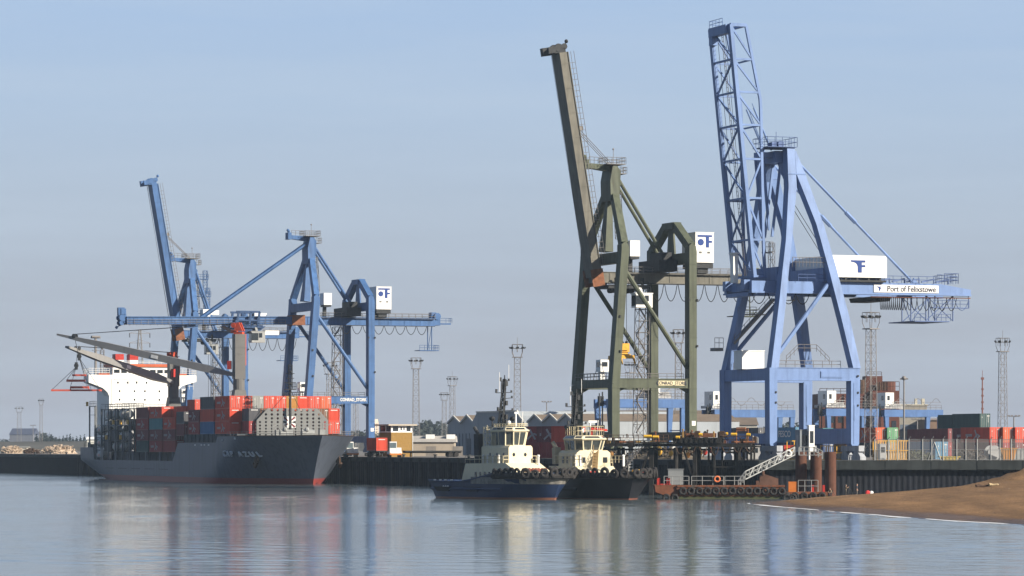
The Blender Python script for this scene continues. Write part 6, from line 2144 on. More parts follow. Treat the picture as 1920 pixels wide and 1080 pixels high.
for k in range(46):                        # chains, pipes, bins and blocks left along the deck
    x = jr_.uniform(0.3, JL * 0.97); y = jr_.uniform(0.0, 3.5); h_ = jr_.uniform(0.3, 1.0); z0 = zj + 0.01 + (0.9 if JL * 0.48 < x < JL * 0.77 else 0)
    mt_ = jr_.choice([DRUST, DRUST, DARK, RUST, LGREY, M('block_ochre', (0.30, 0.19, 0.06), var=0.3)])
    w_ = jr_.uniform(0.25, 1.0)
    if k % 3 == 0:
        m = MB().tube((x, y, z0 + 0.2), (x + w_ * 2, y + 0.3, z0 + 0.2), 0.18, n=7); m.build('pipe', mt_, je)
    elif k % 3 == 1:
        m = MB().box(x, x + w_, y, y + 0.6, z0, z0 + h_).box(x + 0.1, x + w_ - 0.1, y + 0.1, y + 0.5, z0 + h_, z0 + h_ + 0.12); m.build('bin', mt_, je)
    else:
        m = MB().tube((x, y, z0), (x, y, z0 + h_ + 0.4), 0.09, n=6).ball((x, y, z0 + h_ + 0.4), 0.16); m.build('stanchion', mt_, je)
for k in range(9):                         # hanging chains and straps under the deck edge
    x = 9.0 + 1.8 * k
    m = MB().hang((x, -0.1, zj - 0.55), (x + 1.2, -0.1, zj - 0.55), jr_.uniform(0.5, 1.5), r=0.06); m.build('chain', DRUST, je)
m = MB().box(0.5, JL * 0.95, 0.3, 0.6, zj - 1.1, zj - 0.8); m.build('longitudinal_beam', JT, je)
m = MB()
for zz in range(11):
    m.box(0, 0.55, 0, 0.05, 0.5 * zz, 0.5 * zz + 0.28)
m.box(-0.1, 0, 0, 0.06, 0, 5.5).box(0.55, 0.65, 0, 0.06, 0, 5.5)
o = m.build('depth_gauge', M('gauge_white', (0.5, 0.5, 0.48), 0.7)); o.location = (jl.x + 5.1, jl.y - 0.15, 2.2); tag(o, 'tall narrow depth gauge board with pale marks on the jetty post', 'gauge board')

# ================================================================ people on the beach
def person(label, world, rz, J, clothes, hair=True):
    """one skinned body; J holds the joints of the pose in metres"""
    verts, edges, rad = [], [], []
    def add(p, r, parent=None):
        verts.append(p); rad.append(r)
        if parent is not None: edges.append((parent, len(verts) - 1))
        return len(verts) - 1
    pel = add(J['pelvis'], (0.15, 0.12))
    ch = add(J['chest'], (0.18, 0.13), pel)
    nk = add(J['neck'], (0.06, 0.06), ch)
    hd = add(J['head'], (0.085, 0.10), nk)
    tp2 = add((J['head'][0], J['head'][1], J['head'][2] + 0.12), (0.07, 0.085), hd)
    for s in ('l', 'r'):
        sh = add(J['sh' + s], (0.065, 0.065), ch)
        el = add(J['el' + s], (0.045, 0.045), sh)
        wr = add(J['wr' + s], (0.03, 0.03), el)
        w_, e_ = Vector(J['wr' + s]), Vector(J['el' + s])
        dd = (w_ - e_).normalized()
        pm = w_ + dd * 0.07
        ip = add(tuple(pm), (0.035, 0.018), wr)
        sx_ = dd.cross(Vector((0.3, 1, 0.2))).normalized()
        for k in range(4):
            q = pm + dd * (0.05 + 0.01 * (k in (1, 2))) + sx_ * (0.018 * (k - 1.5))
            f1_ = add(tuple(q), (0.009, 0.009), ip)
            add(tuple(q + dd * 0.03 + Vector((0, 0.012, -0.01))), (0.008, 0.008), f1_)
        th_ = add(tuple(w_ + dd * 0.04 + sx_ * 0.045), (0.010, 0.010), ip)
        hp = add(J['hip' + s], (0.085, 0.085), pel)
        kn = add(J['kn' + s], (0.062, 0.062), hp)
        an = add(J['an' + s], (0.045, 0.045), kn)
        add(J['to' + s], (0.04, 0.035), an)
    me = bpy.data.meshes.new('person')
    me.from_pydata(verts, edges, [])
    o = bpy.data.objects.new('person_tmp', me); COL.objects.link(o)
    sk = o.modifiers.new('skin', 'SKIN')
    if not me.skin_vertices: bpy.context.view_layer.update()
    if me.skin_vertices:
        sv = me.skin_vertices[0].data
        for i, r_ in enumerate(rad):
            sv[i].radius = r_
            sv[i].use_root = (i == 0)
    ss = o.modifiers.new('sub', 'SUBSURF'); ss.levels = 1
    dg = bpy.context.evaluated_depsgraph_get()
    m2 = bpy.data.meshes.new_from_object(o.evaluated_get(dg))
    bpy.data.objects.remove(o)
    for q in clothes: m2.materials.append(q)
    zc, zn = J['pelvis'][2] + 0.02, J['neck'][2] - 0.02
    wl, wr_ = Vector(J['wrl']), Vector(J['wrr'])
    for p in m2.polygons:
        c = p.center
        if c.z > zn or (c - wl).length < 0.15 or (c - wr_).length < 0.15: p.material_index = 2
        elif c.z < zc and min((c - Vector(J['ell'])).length, (c - Vector(J['elr'])).length) > 0.2: p.material_index = 1
        else: p.material_index = 0
        p.use_smooth = True
    m2.name = 'person'
    b_ = bpy.data.objects.new('person', m2); COL.objects.link(b_)
    b_.location = world; b_.rotation_euler = (0, 0, rz)
    tag(b_, label, 'person')
    h_ = Vector(J['head'])
    m = MB().ball((h_.x, h_.y + 0.025, h_.z + 0.09), 0.095, 0.10, 0.10, n=10)
    m.build('hair', HAIR, b_, smooth=True)
    m = MB().ball((h_.x, h_.y - 0.11, h_.z + 0.02), 0.018, 0.025, 0.03).ball((h_.x - 0.095, h_.y, h_.z + 0.03), 0.012, 0.03, 0.035).ball((h_.x + 0.095, h_.y, h_.z + 0.03), 0.012, 0.03, 0.035)
    m.build('face_feature', SKIN, b_)
    return b_
stand = dict(pelvis=(0, 0, 0.95), chest=(0, 0, 1.32), neck=(0, 0, 1.5), head=(0, -0.02, 1.6), shl=(-0.19, 0, 1.42), ell=(-0.24, 0.03, 1.14), wrl=(-0.23, -0.05, 0.9), shr=(0.19, 0, 1.42), elr=(0.24, 0.03, 1.14), wrr=(0.23, -0.05, 0.9), hipl=(-0.1, 0, 0.88), knl=(-0.11, -0.02, 0.5), anl=(-0.11, 0, 0.09), tol=(-0.12, -0.17, 0.04), hipr=(0.1, 0, 0.88), knr=(0.11, -0.02, 0.5), anr=(0.12, 0.02, 0.09), tor=(0.13, -0.15, 0.04))
cam_p = dict(stand); cam_p.update(ell=(-0.26, -0.16, 1.22), wrl=(-0.08, -0.34, 1.38), elr=(0.26, -0.16, 1.22), wrr=(0.08, -0.34, 1.38), head=(0, -0.05, 1.6))
crouch = dict(stand); crouch.update(pelvis=(0, 0.2, 0.72), chest=(0.02, -0.08, 1.02), neck=(0.03, -0.18, 1.15), head=(0.03, -0.25, 1.24), shl=(-0.17, -0.1, 1.08), shr=(0.2, -0.1, 1.08), ell=(-0.22, -0.25, 0.86), wrl=(-0.1, -0.42, 0.74), elr=(0.24, -0.25, 0.86), wrr=(0.12, -0.42, 0.74), hipl=(-0.1, 0.17, 0.68), hipr=(0.1, 0.17, 0.68), knl=(-0.14, -0.12, 0.42), knr=(0.14, -0.1, 0.42), anl=(-0.12, 0.06, 0.09), anr=(0.13, 0.08, 0.09), tol=(-0.13, -0.1, 0.04), tor=(0.14, -0.08, 0.04))
def onbeach(px_, Y):
    X = (px_ - 960) / F * Y
    return Vector((X, Y, beach_z(X, Y)))
person('person stooping over a tripod beside the tube pile, pale top', onbeach(1557, 527), R(-30), crouch, (KHAKI, JACKET, SKIN))
person('person standing upright behind a camera tripod on the shingle', onbeach(1586, 524), R(100), cam_p, (KHAKI, TROUSER, SKIN))
person('person in a dark jacket standing alone on the shingle', onbeach(1607, 522), R(70), stand, (JACKET, TROUSER, SKIN))
def tripod(pos, label, h=1.35):
    t = thing('camera_tripod', label, 'tripod', pos)
    m = MB()
    for k in range(3):
        an = R(90 + 120 * k + 20)
        m.tube((0, 0, h), (0.62 * math.cos(an), 0.62 * math.sin(an), 0.02), 0.028)
    m.build('legs', DARK, t)
    m = MB().box(-0.09, 0.09, -0.07, 0.07, h, h + 0.16).tube((0, -0.07, h + 0.08), (0, -0.25, h + 0.08), 0.055, n=8); m.build('camera', DARK, t)
    return t
q = onbeach(1586, 524); tripod(onbeach(1593, 523.4), 'camera tripod in front of the person standing at the camera')
tripod(onbeach(1561, 526), 'short camera tripod under the stooping person', 0.95)
def bag(px_, Y, mat, label, s=1.0):
    o = onbeach(px_, Y)
    m = MB().ball((0, 0, 0.25 * s), 0.34 * s, 0.26 * s, 0.3 * s, n=10).tube((-0.12, 0, 0.5 * s), (0.12, 0, 0.5 * s), 0.03).box(-0.2 * s, 0.2 * s, -0.3 * s, -0.22 * s, 0.05, 0.3 * s)
    b_ = m.build('bag', mat); b_.location = o; tag(b_, label, 'bag'); return b_
bag(1627, 521, M('bag_red', (0.6, 0.05, 0.05), 0.7), 'red bag lying on the shingle beside a white bag', 1.1)
bag(1634, 521, WHITE, 'white bag lying on the shingle beside a red bag', 0.9)
# driftwood
for (x, y, L_, mat, lab) in ((1846, 913, 2.4, DRUST, 'dark driftwood log lying on the upper beach'), (1863, 911, 1.3, M('log_end', (0.42, 0.33, 0.2), 0.9), 'pale cut log lying beside the dark driftwood')):
    best = min((abs(YH - (beach_z((x - 960) / F * Y, Y) - HC) * F / Y - y), Y) for Y in range(380, 520))[1]
    o3 = onbeach(x, best)
    m = MB()
    pts = [Vector((L_ * (k / 5 - 0.5), 0.1 * math.sin(k), 0.16 + 0.05 * math.sin(2 * k))) for k in range(6)]
    for i in range(5): m.tube(pts[i], pts[i + 1], 0.18 - 0.015 * i, 0.165 - 0.015 * i, n=8)
    o = m.build('driftwood', mat); o.location = o3; o.rotation_euler = (0, 0, 0.3); tag(o, lab, 'driftwood')
# ================================================================ yard, background
def mast(px_, ytop, Y, kind, label, w=1.5, mat=MASTGREY):
    base = PX(px_, 838, Y); base.z = QZ
    H = HC - (ytop - YH) / F * Y - QZ
    t = thing('light_mast', label, 'light mast', base, rnd.uniform(0, 1.2), 'lattice light masts in the port')
    m = MB().lattice((0, 0, 0), (0, 0, H - 3.2), w * 1.25, int(H / 1.7), 0.07, w2=w * 0.92, rb=0.038)
    m.build('tower', mat, t)
    r_ = w * 0.8
    m = MB().rail([(r_, r_, H - 1.9), (-r_, r_, H - 1.9), (-r_, -r_, H - 1.9), (r_, -r_, H - 1.9)], h=1.9, step=r_, r=0.06, closed=True)
    m.box(-r_, r_, -r_, r_, H - 3.3, H - 3.1)
    for c in ((r_, r_), (-r_, r_), (-r_, -r_), (r_, -r_)): m.tube((c[0] * 0.7, c[1] * 0.7, H - 3.2), (c[0], c[1], H - 1.9), 0.07)
    if kind: m.tube((0, 0, H - 1), (0, 0, H + 1.8), 0.05)
    m.build('head_frame', mat, t)
    lm = None
    for k in range(8):
        an = 2 * math.pi * k / 8
        if lm is None:
            m = MB().prism([(-0.3, 0, -0.2), (0.3, 0, -0.2), (0.3, -0.25, 0.25), (-0.3, -0.25, 0.25)], (0, 0.25, 0.08)); lm = m.build('lamp', DARK, t); o = lm
        else:
            o = lm.copy(); COL.objects.link(o); o.parent = t
        o.location = (r_ * 1.5 * math.cos(an), r_ * 1.5 * math.sin(an), H - 0.9); o.rotation_euler = (0, 0, an + math.pi / 2)
for a in ((970, 646, 900, 1, 'tall light mast rising behind the long grey warehouse', 1.6), (1633, 586, 700, 1, 'tall light mast rising in front of the dark brown brick building', 1.5), (1880, 634, 850, 1, 'light mast rising behind the lit red container ends', 1.5),
          (1272, 618, 860, 0, 'light mast seen between the legs of the green crane', 1.5), (780, 671, 1050, 0, 'light mast above the roof lights of the pale brown shed', 1.7), (848, 706, 1250, 1, 'light mast beside the first gable of the grey warehouse', 1.6),
          (833, 736, 1500, 0, 'short far light mast between the pale shed and first gable', 1.7), (77, 748, 1900, 0, 'faint tall far light mast over the row of conifers', 1.3), (36, 763, 2200, 0, 'faint squat light mast over the far dark hangar', 2.3),
          (1182, 679, 1100, 0, 'light mast seen behind the cabin of the green crane', 1.5), (619, 680, 1000, 0, 'light mast seen between the legs of the blue boom-down crane', 1.6), (667, 742, 1500, 0, 'far light mast between land legs of the blue crane', 1.5)):
    mast(*a)
def pole(px_, ytop, Y, label, kind, mat=MASTGREY, r=0.14):
    base = PX(px_, 838, Y); base.z = QZ
    H = HC - (ytop - YH) / F * Y - QZ
    t = thing('lamp_post', label, 'lamp post', base, 0, 'slender poles in the port')
    m = MB().tube((0, 0, 0), (0, 0, H), r * 1.5, r, n=8)
    if kind == 'mast': 
        for k in range(10): m.box(-r * 1.8, r * 1.8, -r * 1.8, r * 1.8, H * (0.1 + 0.085 * k), H * (0.1 + 0.085 * k) + 0.4)
        m.tube((0, 0, H), (0, 0, H + 2), 0.05)
    m.build('pole', mat, t)
    m = MB()
    if kind == 'ball': m.ball((0, 0, H), 0.5, 0.5, 0.45).box(-0.8, 0.8, -0.2, 0.2, H - 0.3, H)
    elif kind == 'mast': m.box(-0.3, 0.3, -0.3, 0.3, H, H + 0.5)
    else:
        m.tube((-1.3, 0, H), (1.3, 0, H), 0.07)
        for x in (-1.3, -0.5, 0.5, 1.3): m.box(x - 0.3, x + 0.3, -0.3, 0.1, H, H + 0.35)
    m.build('lamp_head', mat, t)
pole(1695, 709, 720, 'slender pole with a round head beside the brown brick building', 'ball')
pole(1842, 712, 760, 'thin red brown radio mast standing alone behind the dark green containers', 'mast', M('mast_red', (0.20, 0.09, 0.075)), 0.13)
pole(1720, 787, 900, 'small double headed lamp post above the grey offices', 'bar')
pole(1901, 781, 900, 'small double headed lamp post behind the three lit red container ends', 'bar')
pole(1025, 754, 1100, 'small lamp post showing over the grey warehouse roof', 'bar')
pole(432, 734, 1300, 'small lamp post just above the containers on the ship', 'bar')
pole(62, 798, 2000, 'tiny far lamp post beside the dark hangar and conifers', 'bar')

# ---------------------------------------------------------------- rubber tyred yard cranes
def yard_crane(label, xl, xr, ytop, Y, depth=7.0, cabx=0.15, rz=TH):
    s = F / Y
    t = thing('yard_gantry_crane', label, 'yard crane', PX(xl, 838, Y).xy.to_3d() + Vector((0, 0, QZ)), rz, 'blue yard gantry cranes')
    Wd = (xr - xl) / s / 0.937
    H = HC - (ytop - YH) / F * Y - QZ
    for y in (0, depth):
        m = MB().box(-0.6, Wd + 0.6, y - 0.45, y + 0.45, H - 1.7, H); m.box(-0.6, Wd + 0.6, y - 0.6, y + 0.6, H - 1.8, H - 1.7); m.build('girder', DBLUE, t)
        for x, s2 in ((0, 1), (Wd, -1)):
            m = MB().beam((x + s2 * 0.4, y, 1.3), (x + s2 * 0.1, y, H - 1.8), 0.6, 0.8, up=(0, 1, 0), w2=1.15, h2=1.0); m.build('leg', DBLUE, t)
            m = MB().tube((x + s2 * 0.4 - 0.35, y, 0.8), (x + s2 * 0.4 + 0.35, y, 0.8), 0.8, n=12); m.build('wheel', RUBBER, t)
    m = MB()
    for x in (0.4, Wd - 0.4):
        m.beam((x, 0, 1.6), (x, depth, 1.6), 0.8, 0.9); m.tube((x, 1, 5.5), (x, depth - 1, 5.5), 0.12); m.beam((x, 0.4, H - 0.8), (x, depth - 0.4, H - 0.8), 0.6, 0.9)
    m.build('sill_beam', DBLUE, t)
    m = MB().rail([(0, -0.6, H), (Wd, -0.6, H)], h=1.2, step=1.5, r=0.05)
    n = int(Wd / 2.6)
    for k in range(n):
        m.hang((k * 2.6 + 0.2, -0.2, H + 1.9), (k * 2.6 + 2.5, -0.2, H + 1.9), -1.0 if k % 2 else 0.9, r=0.06, n=4)
    m.tube((0, -0.2, H + 1.95), (Wd, -0.2, H + 1.95), 0.05)
    m.build('girder_railing', MASTGREY, t)
    cx = Wd * cabx
    m = MB().box(cx, cx + 2.4, 0.8, depth - 0.8, H + 1.0, H + 4.4); c = m.build('trolley_house', WHITE, t)
    m = MB().box(cx + 0.5, cx + 1.2, 0.76, 0.798, H + 2.4, H + 3.6).box(cx - 0.04, cx - 0.002, 2, 3.2, H + 2.4, H + 3.6); m.build('house_window', GLASS, c)
    m = MB().box(cx - 0.6, cx + 4.6, 0, depth, H + 0.3, H + 0.95); m.rail([(cx + 2.4, 0.2, H + 0.95), (cx + 4.6, 0.2, H + 0.95)], step=0.7)
    for k in range(4): m.tube((cx + 2.8 + 0.5 * k, 1, H + 1.2), (cx + 2.8 + 0.5 * k, 2, H + 1.2), 0.35, n=8)
    m.build('trolley', M('trolley_grey', (0.45, 0.45, 0.45), var=0.3), t)
    m = MB().box(-2.0, -0.7, 1.0, depth - 1, H * 0.35, H * 0.35 + 2.4).tube((-1.2, 1, 1), (-1.2, 1, H + 1.5), 0.16).rail([(-2, 1, H - 2), (-0.6, 1, H - 2)], step=0.6)
    m.tube((-1.9, 1, 2), (-1.9, 1, H + 1.2), 0.12).box(-1.9, -0.9, 1, 2, H - 1.5, H + 0.6)
    m.build('cable_reel', DARK, t)
    m = MB()
    for x in (1.0, Wd - 1.8): m.box(x - 0.4, x + 1.8, 0.6, 2.6, 1.3, 3.0); m.ball((x + 1, 1, 3.3), 0.8, 0.6, 0.5)
    m.build('engine_housing', LETTER, t)
yard_crane('blue yard crane seen through the legs of the green crane', 1143, 1284, 748, 745, cabx=0.56)
yard_crane('blue yard crane behind the sea legs of the pale blue crane', 1343, 1490, 768, 860, cabx=-0.02)
yard_crane('blue yard crane in front of the brown brick building', 1552, 1646, 766, 880, cabx=0.02)
yard_crane('blue yard crane reaching past the grey office block', 1661, 1768, 768, 920, cabx=0.02)

# ---------------------------------------------------------------- buildings
SHED = M('shed_cladding_grey', (0.30, 0.33, 0.36), 0.6, var=0.10, scale=0.1, streak=0.25, pitch=('X', 1.2))
SHEDW = M('shed_cladding_pale', (0.50, 0.48, 0.43), 0.7, var=0.12, scale=0.1, streak=0.3)
ROOF = M('shed_roof', (0.17, 0.135, 0.105), 0.8, var=0.15, scale=0.15, streak=0.2)
TRIM = M('roof_trim', (0.55, 0.54, 0.5), 0.6)
# long grey warehouse: a row of gables, the middle bay taller with a barrel shoulder
wl_ = PX(840, 838, 925); wl_.z = QZ
gh = thing('warehouse', 'long grey warehouse with a row of pointed gables behind the blue tug', 'warehouse', wl_, R(-70))
def gable(parent, x0, x1, he, hr, depth, y0=0.0):
    m = MB()
    xm = (x0 + x1) / 2
    m.prism([(x0, y0, 0), (x1, y0, 0), (x1, y0, he), (xm, y0, hr), (x0, y0, he)], (0, depth, 0))
    m.build('gable_hall', SHED, parent)
    m = MB()
    for a, b_ in (((x0, he), (xm, hr)), ((xm, hr), (x1, he))):
        p_, q_ = Vector((a[0], 0, a[1])), Vector((b_[0], 0, b_[1]))
        u = Vector((-(q_ - p_).z, 0, (q_ - p_).x)).normalized() * 0.08
        m.add([(p_.x, y0 - 0.3, p_.z) + Vector() if False else Vector((p_.x, y0 - 0.3, p_.z)) + u, Vector((q_.x, y0 - 0.3, q_.z)) + u, Vector((q_.x, y0 + depth, q_.z)) + u, Vector((p_.x, y0 + depth, p_.z)) + u], [(0, 1, 2, 3)])
    m.build('roof', ROOF, parent)
    m = MB()
    for a, b_ in (((x0, he), (xm, hr)), ((xm, hr), (x1, he))):
        m.beam((a[0], y0 - 0.3, a[1] + 0.05), (b_[0], y0 - 0.3, b_[1] + 0.05), 0.3, 0.45)
    m.build('verge', TRIM, parent)
x = 0.0
for wd_, he, hr in ((10.6, 8.1, 9.9), (10.0, 8.2, 10.1)):
    gable(gh, x, x + wd_ - 0.02, he, hr, 42); x += wd_
x1_ = x + 38
m = MB().prism([(x, -0.6, 0), (x1_, -0.6, 0), (x1_, -0.6, 8.4), (x1_ - 1.6, -0.6, 8.8), (x1_ - 3.2, -0.6, 9.6), (x1_ - 4.4, -0.6, 10.8), (x + 3.6, -0.6, 10.8), (x, -0.6, 8.4)], (0, 40, 0)); m.build('gable_hall', SHED, gh)
m = MB()
prof = [(x1_ + 0.1, 8.4), (x1_ - 1.5, 8.9), (x1_ - 3.1, 9.7), (x1_ - 4.3, 10.9)]
for i in range(3): m.beam((prof[i][0], -0.8, prof[i][1]), (prof[i + 1][0], -0.8, prof[i + 1][1]), 0.3, 0.5)
m.beam((x1_ - 4.4, -0.8, 10.85), (x + 3.6, -0.8, 10.85), 0.3, 0.3)
m.build('verge', TRIM, gh)
x = x1_ + 2.0
m = MB().box(x1_ + 0.02, x1_ + 4, 3, 40, 0, 8.2); m.build('flat_hall', SHED, gh)
x = x1_ + 4
for wd_, he, hr in ((10.5, 8.0, 9.8), (10.5, 8.0, 9.8), (10.5, 8.0, 9.8)):
    gable(gh, x, x + wd_ - 0.02, he, hr, 42, y0=-1.0); x += wd_
m = MB()
for k in range(12): m.box(1 + 2.6 * k, 1.5 + 2.6 * k, -0.08, -0.002, 0, 5.5) if 1 + 2.6 * k < 20 else None
m.box(15, 18, -0.1, -0.01, 0, 4.2)
m.build('loading_door', M('door_dark', (0.10, 0.11, 0.13), 0.7), gh)
def shed(label, xl, xr, yeave, yridge, Y, depth, wall, roof, rz=0.0, cat='shed', nroof=0):
    s = F / Y
    t = thing('shed', label, cat, Vector((PX(xl, 838, Y).x, Y, QZ)), rz)
    Wd = (xr - xl) / s
    he = HC - (yeave - YH) / F * Y - QZ
    hr = HC - (yridge - YH) / F * Y - QZ
    m = MB().box(0, Wd, 0, depth, 0, he); m.build('wall', wall, t)
    m = MB().prism([(-0.4, -0.4, he + 0.02), (-0.4, depth / 2, hr), (-0.4, depth + 0.4, he + 0.02)], (Wd + 0.8, 0, 0)); m.build('roof', roof, t)
    m = MB()
    for k in range(max(2, int(Wd / 6))): m.box(3 + 6 * k, 5.2 + 6 * k, -0.05, -0.003, 0, min(3.6, he * 0.7))
    m.build('door', M('door_brown', (0.22, 0.2, 0.18)), t)
    if nroof:
        m = MB()
        for k in range(nroof): m.box(Wd * (0.3 + 0.5 * k), Wd * (0.3 + 0.5 * k) + 1.9, depth * 0.25, depth * 0.45, hr - 0.9, hr + 0.3)
        m.build('skylight', WHITE, t)
    return t
shed('pale brown low shed with two white roof lights by the yellow brick tower', 774, 852, 829, 817, 800, 20, M('shed_brick_pale', (0.36, 0.31, 0.25), 0.9, var=0.12), M('shed_roof_pale', (0.40, 0.38, 0.35), 0.8), nroof=2)
shed('wide cream warehouse with a brown roof behind the green crane', 1150, 1420, 797, 768, 1000, 40, SHEDW, ROOF, cat='warehouse')
shed('low brown flat shed behind the yard crane end and maroon containers', 1738, 1800, 788, 784, 980, 20, M('shed_brown', (0.21, 0.14, 0.10)), M('shed_brown_roof', (0.25, 0.2, 0.16)))
shed('far dark hangar among trees beyond the scrap heaps', 18, 62, 815, 803, 2300, 30, M('hangar_wall', (0.12, 0.13, 0.16)), M('hangar_roof', (0.06, 0.07, 0.11)))
shed('far white hut just clear of the ship stern', 163, 178, 824, 819, 1500, 6, M('hut_white', (0.6, 0.6, 0.55)), WHITE)
shed('small pale shed on the quay behind the scrap heap', 12, 50, 839, 837.5, 1180, 8, M('shed_pale', (0.45, 0.42, 0.36)), M('shed_pale_roof', (0.4, 0.38, 0.34)))
# yellow brick control tower
BR = M('yellow_brick', (0.27, 0.165, 0.05), 0.9, var=0.18, scale=3)
cb = PX(733.5, 838, 740); cb.z = QZ
ct = thing('control_tower', 'square yellow brick control tower with a white windowed top floor on the quay', 'control tower', cb, R(24))
m = MB().box(0, 4.7, 0, 6.5, 0, 5.05); m.build('wall', BR, ct)
m = MB().box(-0.05, 4.75, -0.05, 6.55, 5.052, 5.3).box(0, 0.35, 0, 0.35, 5.3, 6.45).box(4.35, 4.7, 0, 0.35, 5.3, 6.45).box(1.6, 1.9, 0.0, 0.3, 5.3, 6.45).box(3.2, 3.4, 0, 0.3, 5.3, 6.45).box(0, 0.3, 6.2, 6.5, 5.3, 6.45).box(0, 0.25, 3, 3.3, 5.3, 6.45)
m.box(1.9, 3.2, 0.02, 0.2, 5.3, 6.45)
fl = m.build('top_floor_frame', WHITE, ct)
m = MB().box(0.12, 4.58, 0.12, 6.38, 5.3, 6.43).box(2.1, 2.4, -0.02, 0.018, 5.5, 6.2).box(2.75, 3.0, -0.02, 0.018, 5.5, 6.1); m.build('window', GLASS, ct)
m = MB().box(-0.9, 5.5, -0.8, 7.2, 6.45, 6.75); m.build('roof', M('tower_roof', (0.42, 0.37, 0.30)), ct)
m = MB().tube((4.78, -0.06, 0), (4.78, -0.06, 5.0), 0.07); m.build('drainpipe', WHITE, ct)
# brown brick building and grey offices at the right
BB = M('brown_brick', (0.115, 0.045, 0.032), 0.9, var=0.2, scale=0.5, streak=0.3)
bb_ = PX(1537, 838, 950); bb_.z = QZ
bt = thing('brick_building', 'dark brown brick building with a taller block and rooftop rail behind the yard cranes', 'building', bb_, R(4))
W2 = (1686 - 1537) / (F / 950)
m = MB().box(0, W2 * 0.72, 0, 14, 0, 16.2).box(W2 * 0.66, W2, -1.5, 16, 0, 17.0).box(W2 * 0.62, W2 * 0.83, 4, 10, 16.2, 21.0).tube((W2 * 0.92, 6, 17), (W2 * 0.92, 6, 19.6), 2.0, n=14)
for k in range(7): m.box(2 + 2.2 * k, 2.4 + 2.2 * k, -0.35, 0, 6, 16.0)
m.build('wall', BB, bt)
m = MB()
for k in range(6):
    for z_ in (4.5, 8.5, 12.5): m.box(2.7 + 2.2 * k, 3.9 + 2.2 * k, -0.05, -0.004, z_, z_ + 1.6)
m.box(W2 * 0.9, W2 * 0.96, -1.55, -1.504, 7, 9); m.box(W2 * 0.9, W2 * 0.96, -1.55, -1.504, 12, 14)
m.build('window', GLASS, bt)
m = MB().rail([(0, 0, 16.2), (W2 * 0.62, 0, 16.2)], step=2, h=1.4, r=0.07).rail([(W2 * 0.84, -1.4, 17), (W2, -1.4, 17)], step=1.5, h=2.4, r=0.07)
m.tube((W2 * 0.56, 4, 16), (W2 * 0.56, 4, 20.0), 0.9, n=10).rail([(W2 * 0.63, 4, 21), (W2 * 0.82, 4, 21)], step=1.5, r=0.07)
for k in range(4): m.tube((W2 * (0.76 + 0.03 * k), 3, 17.2), (W2 * (0.76 + 0.03 * k), 3, 19.4), 0.25)
m.build('roof_railing', DRUST, bt)
of = PX(1686, 838, 1000); of.z = QZ
ot = thing('office_block', 'grey office block with three bands of windows beside the brown building', 'building', of, 0)
W3 = (1738 - 1686) / (F / 1000)
m = MB().box(0, W3, 0, 12, 0, 13.6); m.build('wall', M('office_wall', (0.30, 0.28, 0.24), 0.8), ot)
m = MB()
for z_ in (3.0, 6.6, 10.2): m.box(0.3, W3 - 0.3, -0.04, -0.003, z_, z_ + 1.7)
m.build('window_band', M('office_glass', (0.14, 0.17, 0.22), 0.2, var=0.4, scale=0.6), ot)
m = MB().box(-0.2, W3 + 0.2, -0.2, 12.2, 13.602, 14.0).box(W3 * 0.6, W3 * 0.68, 2, 4, 14, 15.6).box(W3 * 0.85, W3 * 0.95, 2, 4, 14, 15.6); m.build('roof', M('office_roof', (0.5, 0.47, 0.38)), ot)
tb = PX(705, 838, 2100); tb.z = QZ
tt = thing('tower_block', 'far pale square tower block above the trees behind the blue crane', 'building', tb, R(20))
m = MB().box(-1.4, 1.6, 0, 4, 0, 17).box(-0.9, 1.4, 0.5, 3, 17, 18.4); m.build('wall', M('tower_block_wall', (0.62, 0.52, 0.42), 0.9), tt)
m = MB()
for k in range(5): m.box(-1.0, -0.5, -0.05, -0.01, 9 + 1.5 * k, 9.8 + 1.5 * k); m.box(0.3, 0.8, -0.05, -0.01, 9 + 1.5 * k, 9.8 + 1.5 * k)
m.build('window', GLASS, tt)
dm = PX(1065, 838, 1900); dm.z = QZ
m = MB()
R_ = 26
pr = [Vector((R_ * math.cos(R(a)), 0, 21.5 * math.sin(R(a)))) for a in range(0, 181, 10)]
m.prism([(q.x, 0, q.z) for q in pr], (0, 40, 0))
o = m.build('storage_dome', M('dome_grey', (0.22, 0.23, 0.26), 0.8)); o.location = dm; tag(o, 'far grey rounded storage roof showing behind the grey warehouse gables', 'storage hall')

# ---------------------------------------------------------------- pylon with lines, far left
pl = PX(262, 838, 1500); pl.z = QZ
py_ = thing('pylon', 'lattice electricity pylon above the ship bridge', 'pylon', pl, 0.3)
Hp = HC - (618 - YH) / F * 1500 - QZ
m = MB().lattice((0, 0, 0), (0, 0, Hp), 7, 12, 0.16, w2=0.8, rb=0.09)
for f_ in (0.80, 0.89, 0.97): m.beam((-4.4, 0, Hp * f_), (4.4, 0, Hp * f_), 0.2); m.beam((-4.4, 0, Hp * f_), (0, 0, Hp * f_ + 1.4), 0.12); m.beam((4.4, 0, Hp * f_), (0, 0, Hp * f_ + 1.4), 0.12)
m.build('tower', MASTGREY, py_)
m = MB()
for f_ in (0.80, 0.89, 0.97):
    for s in (-4.3, 4.3): m.box(s - 0.15, s + 0.15, -0.15, 0.15, Hp * f_ - 1.8, Hp * f_)
m.build('insulator', DARK, py_)

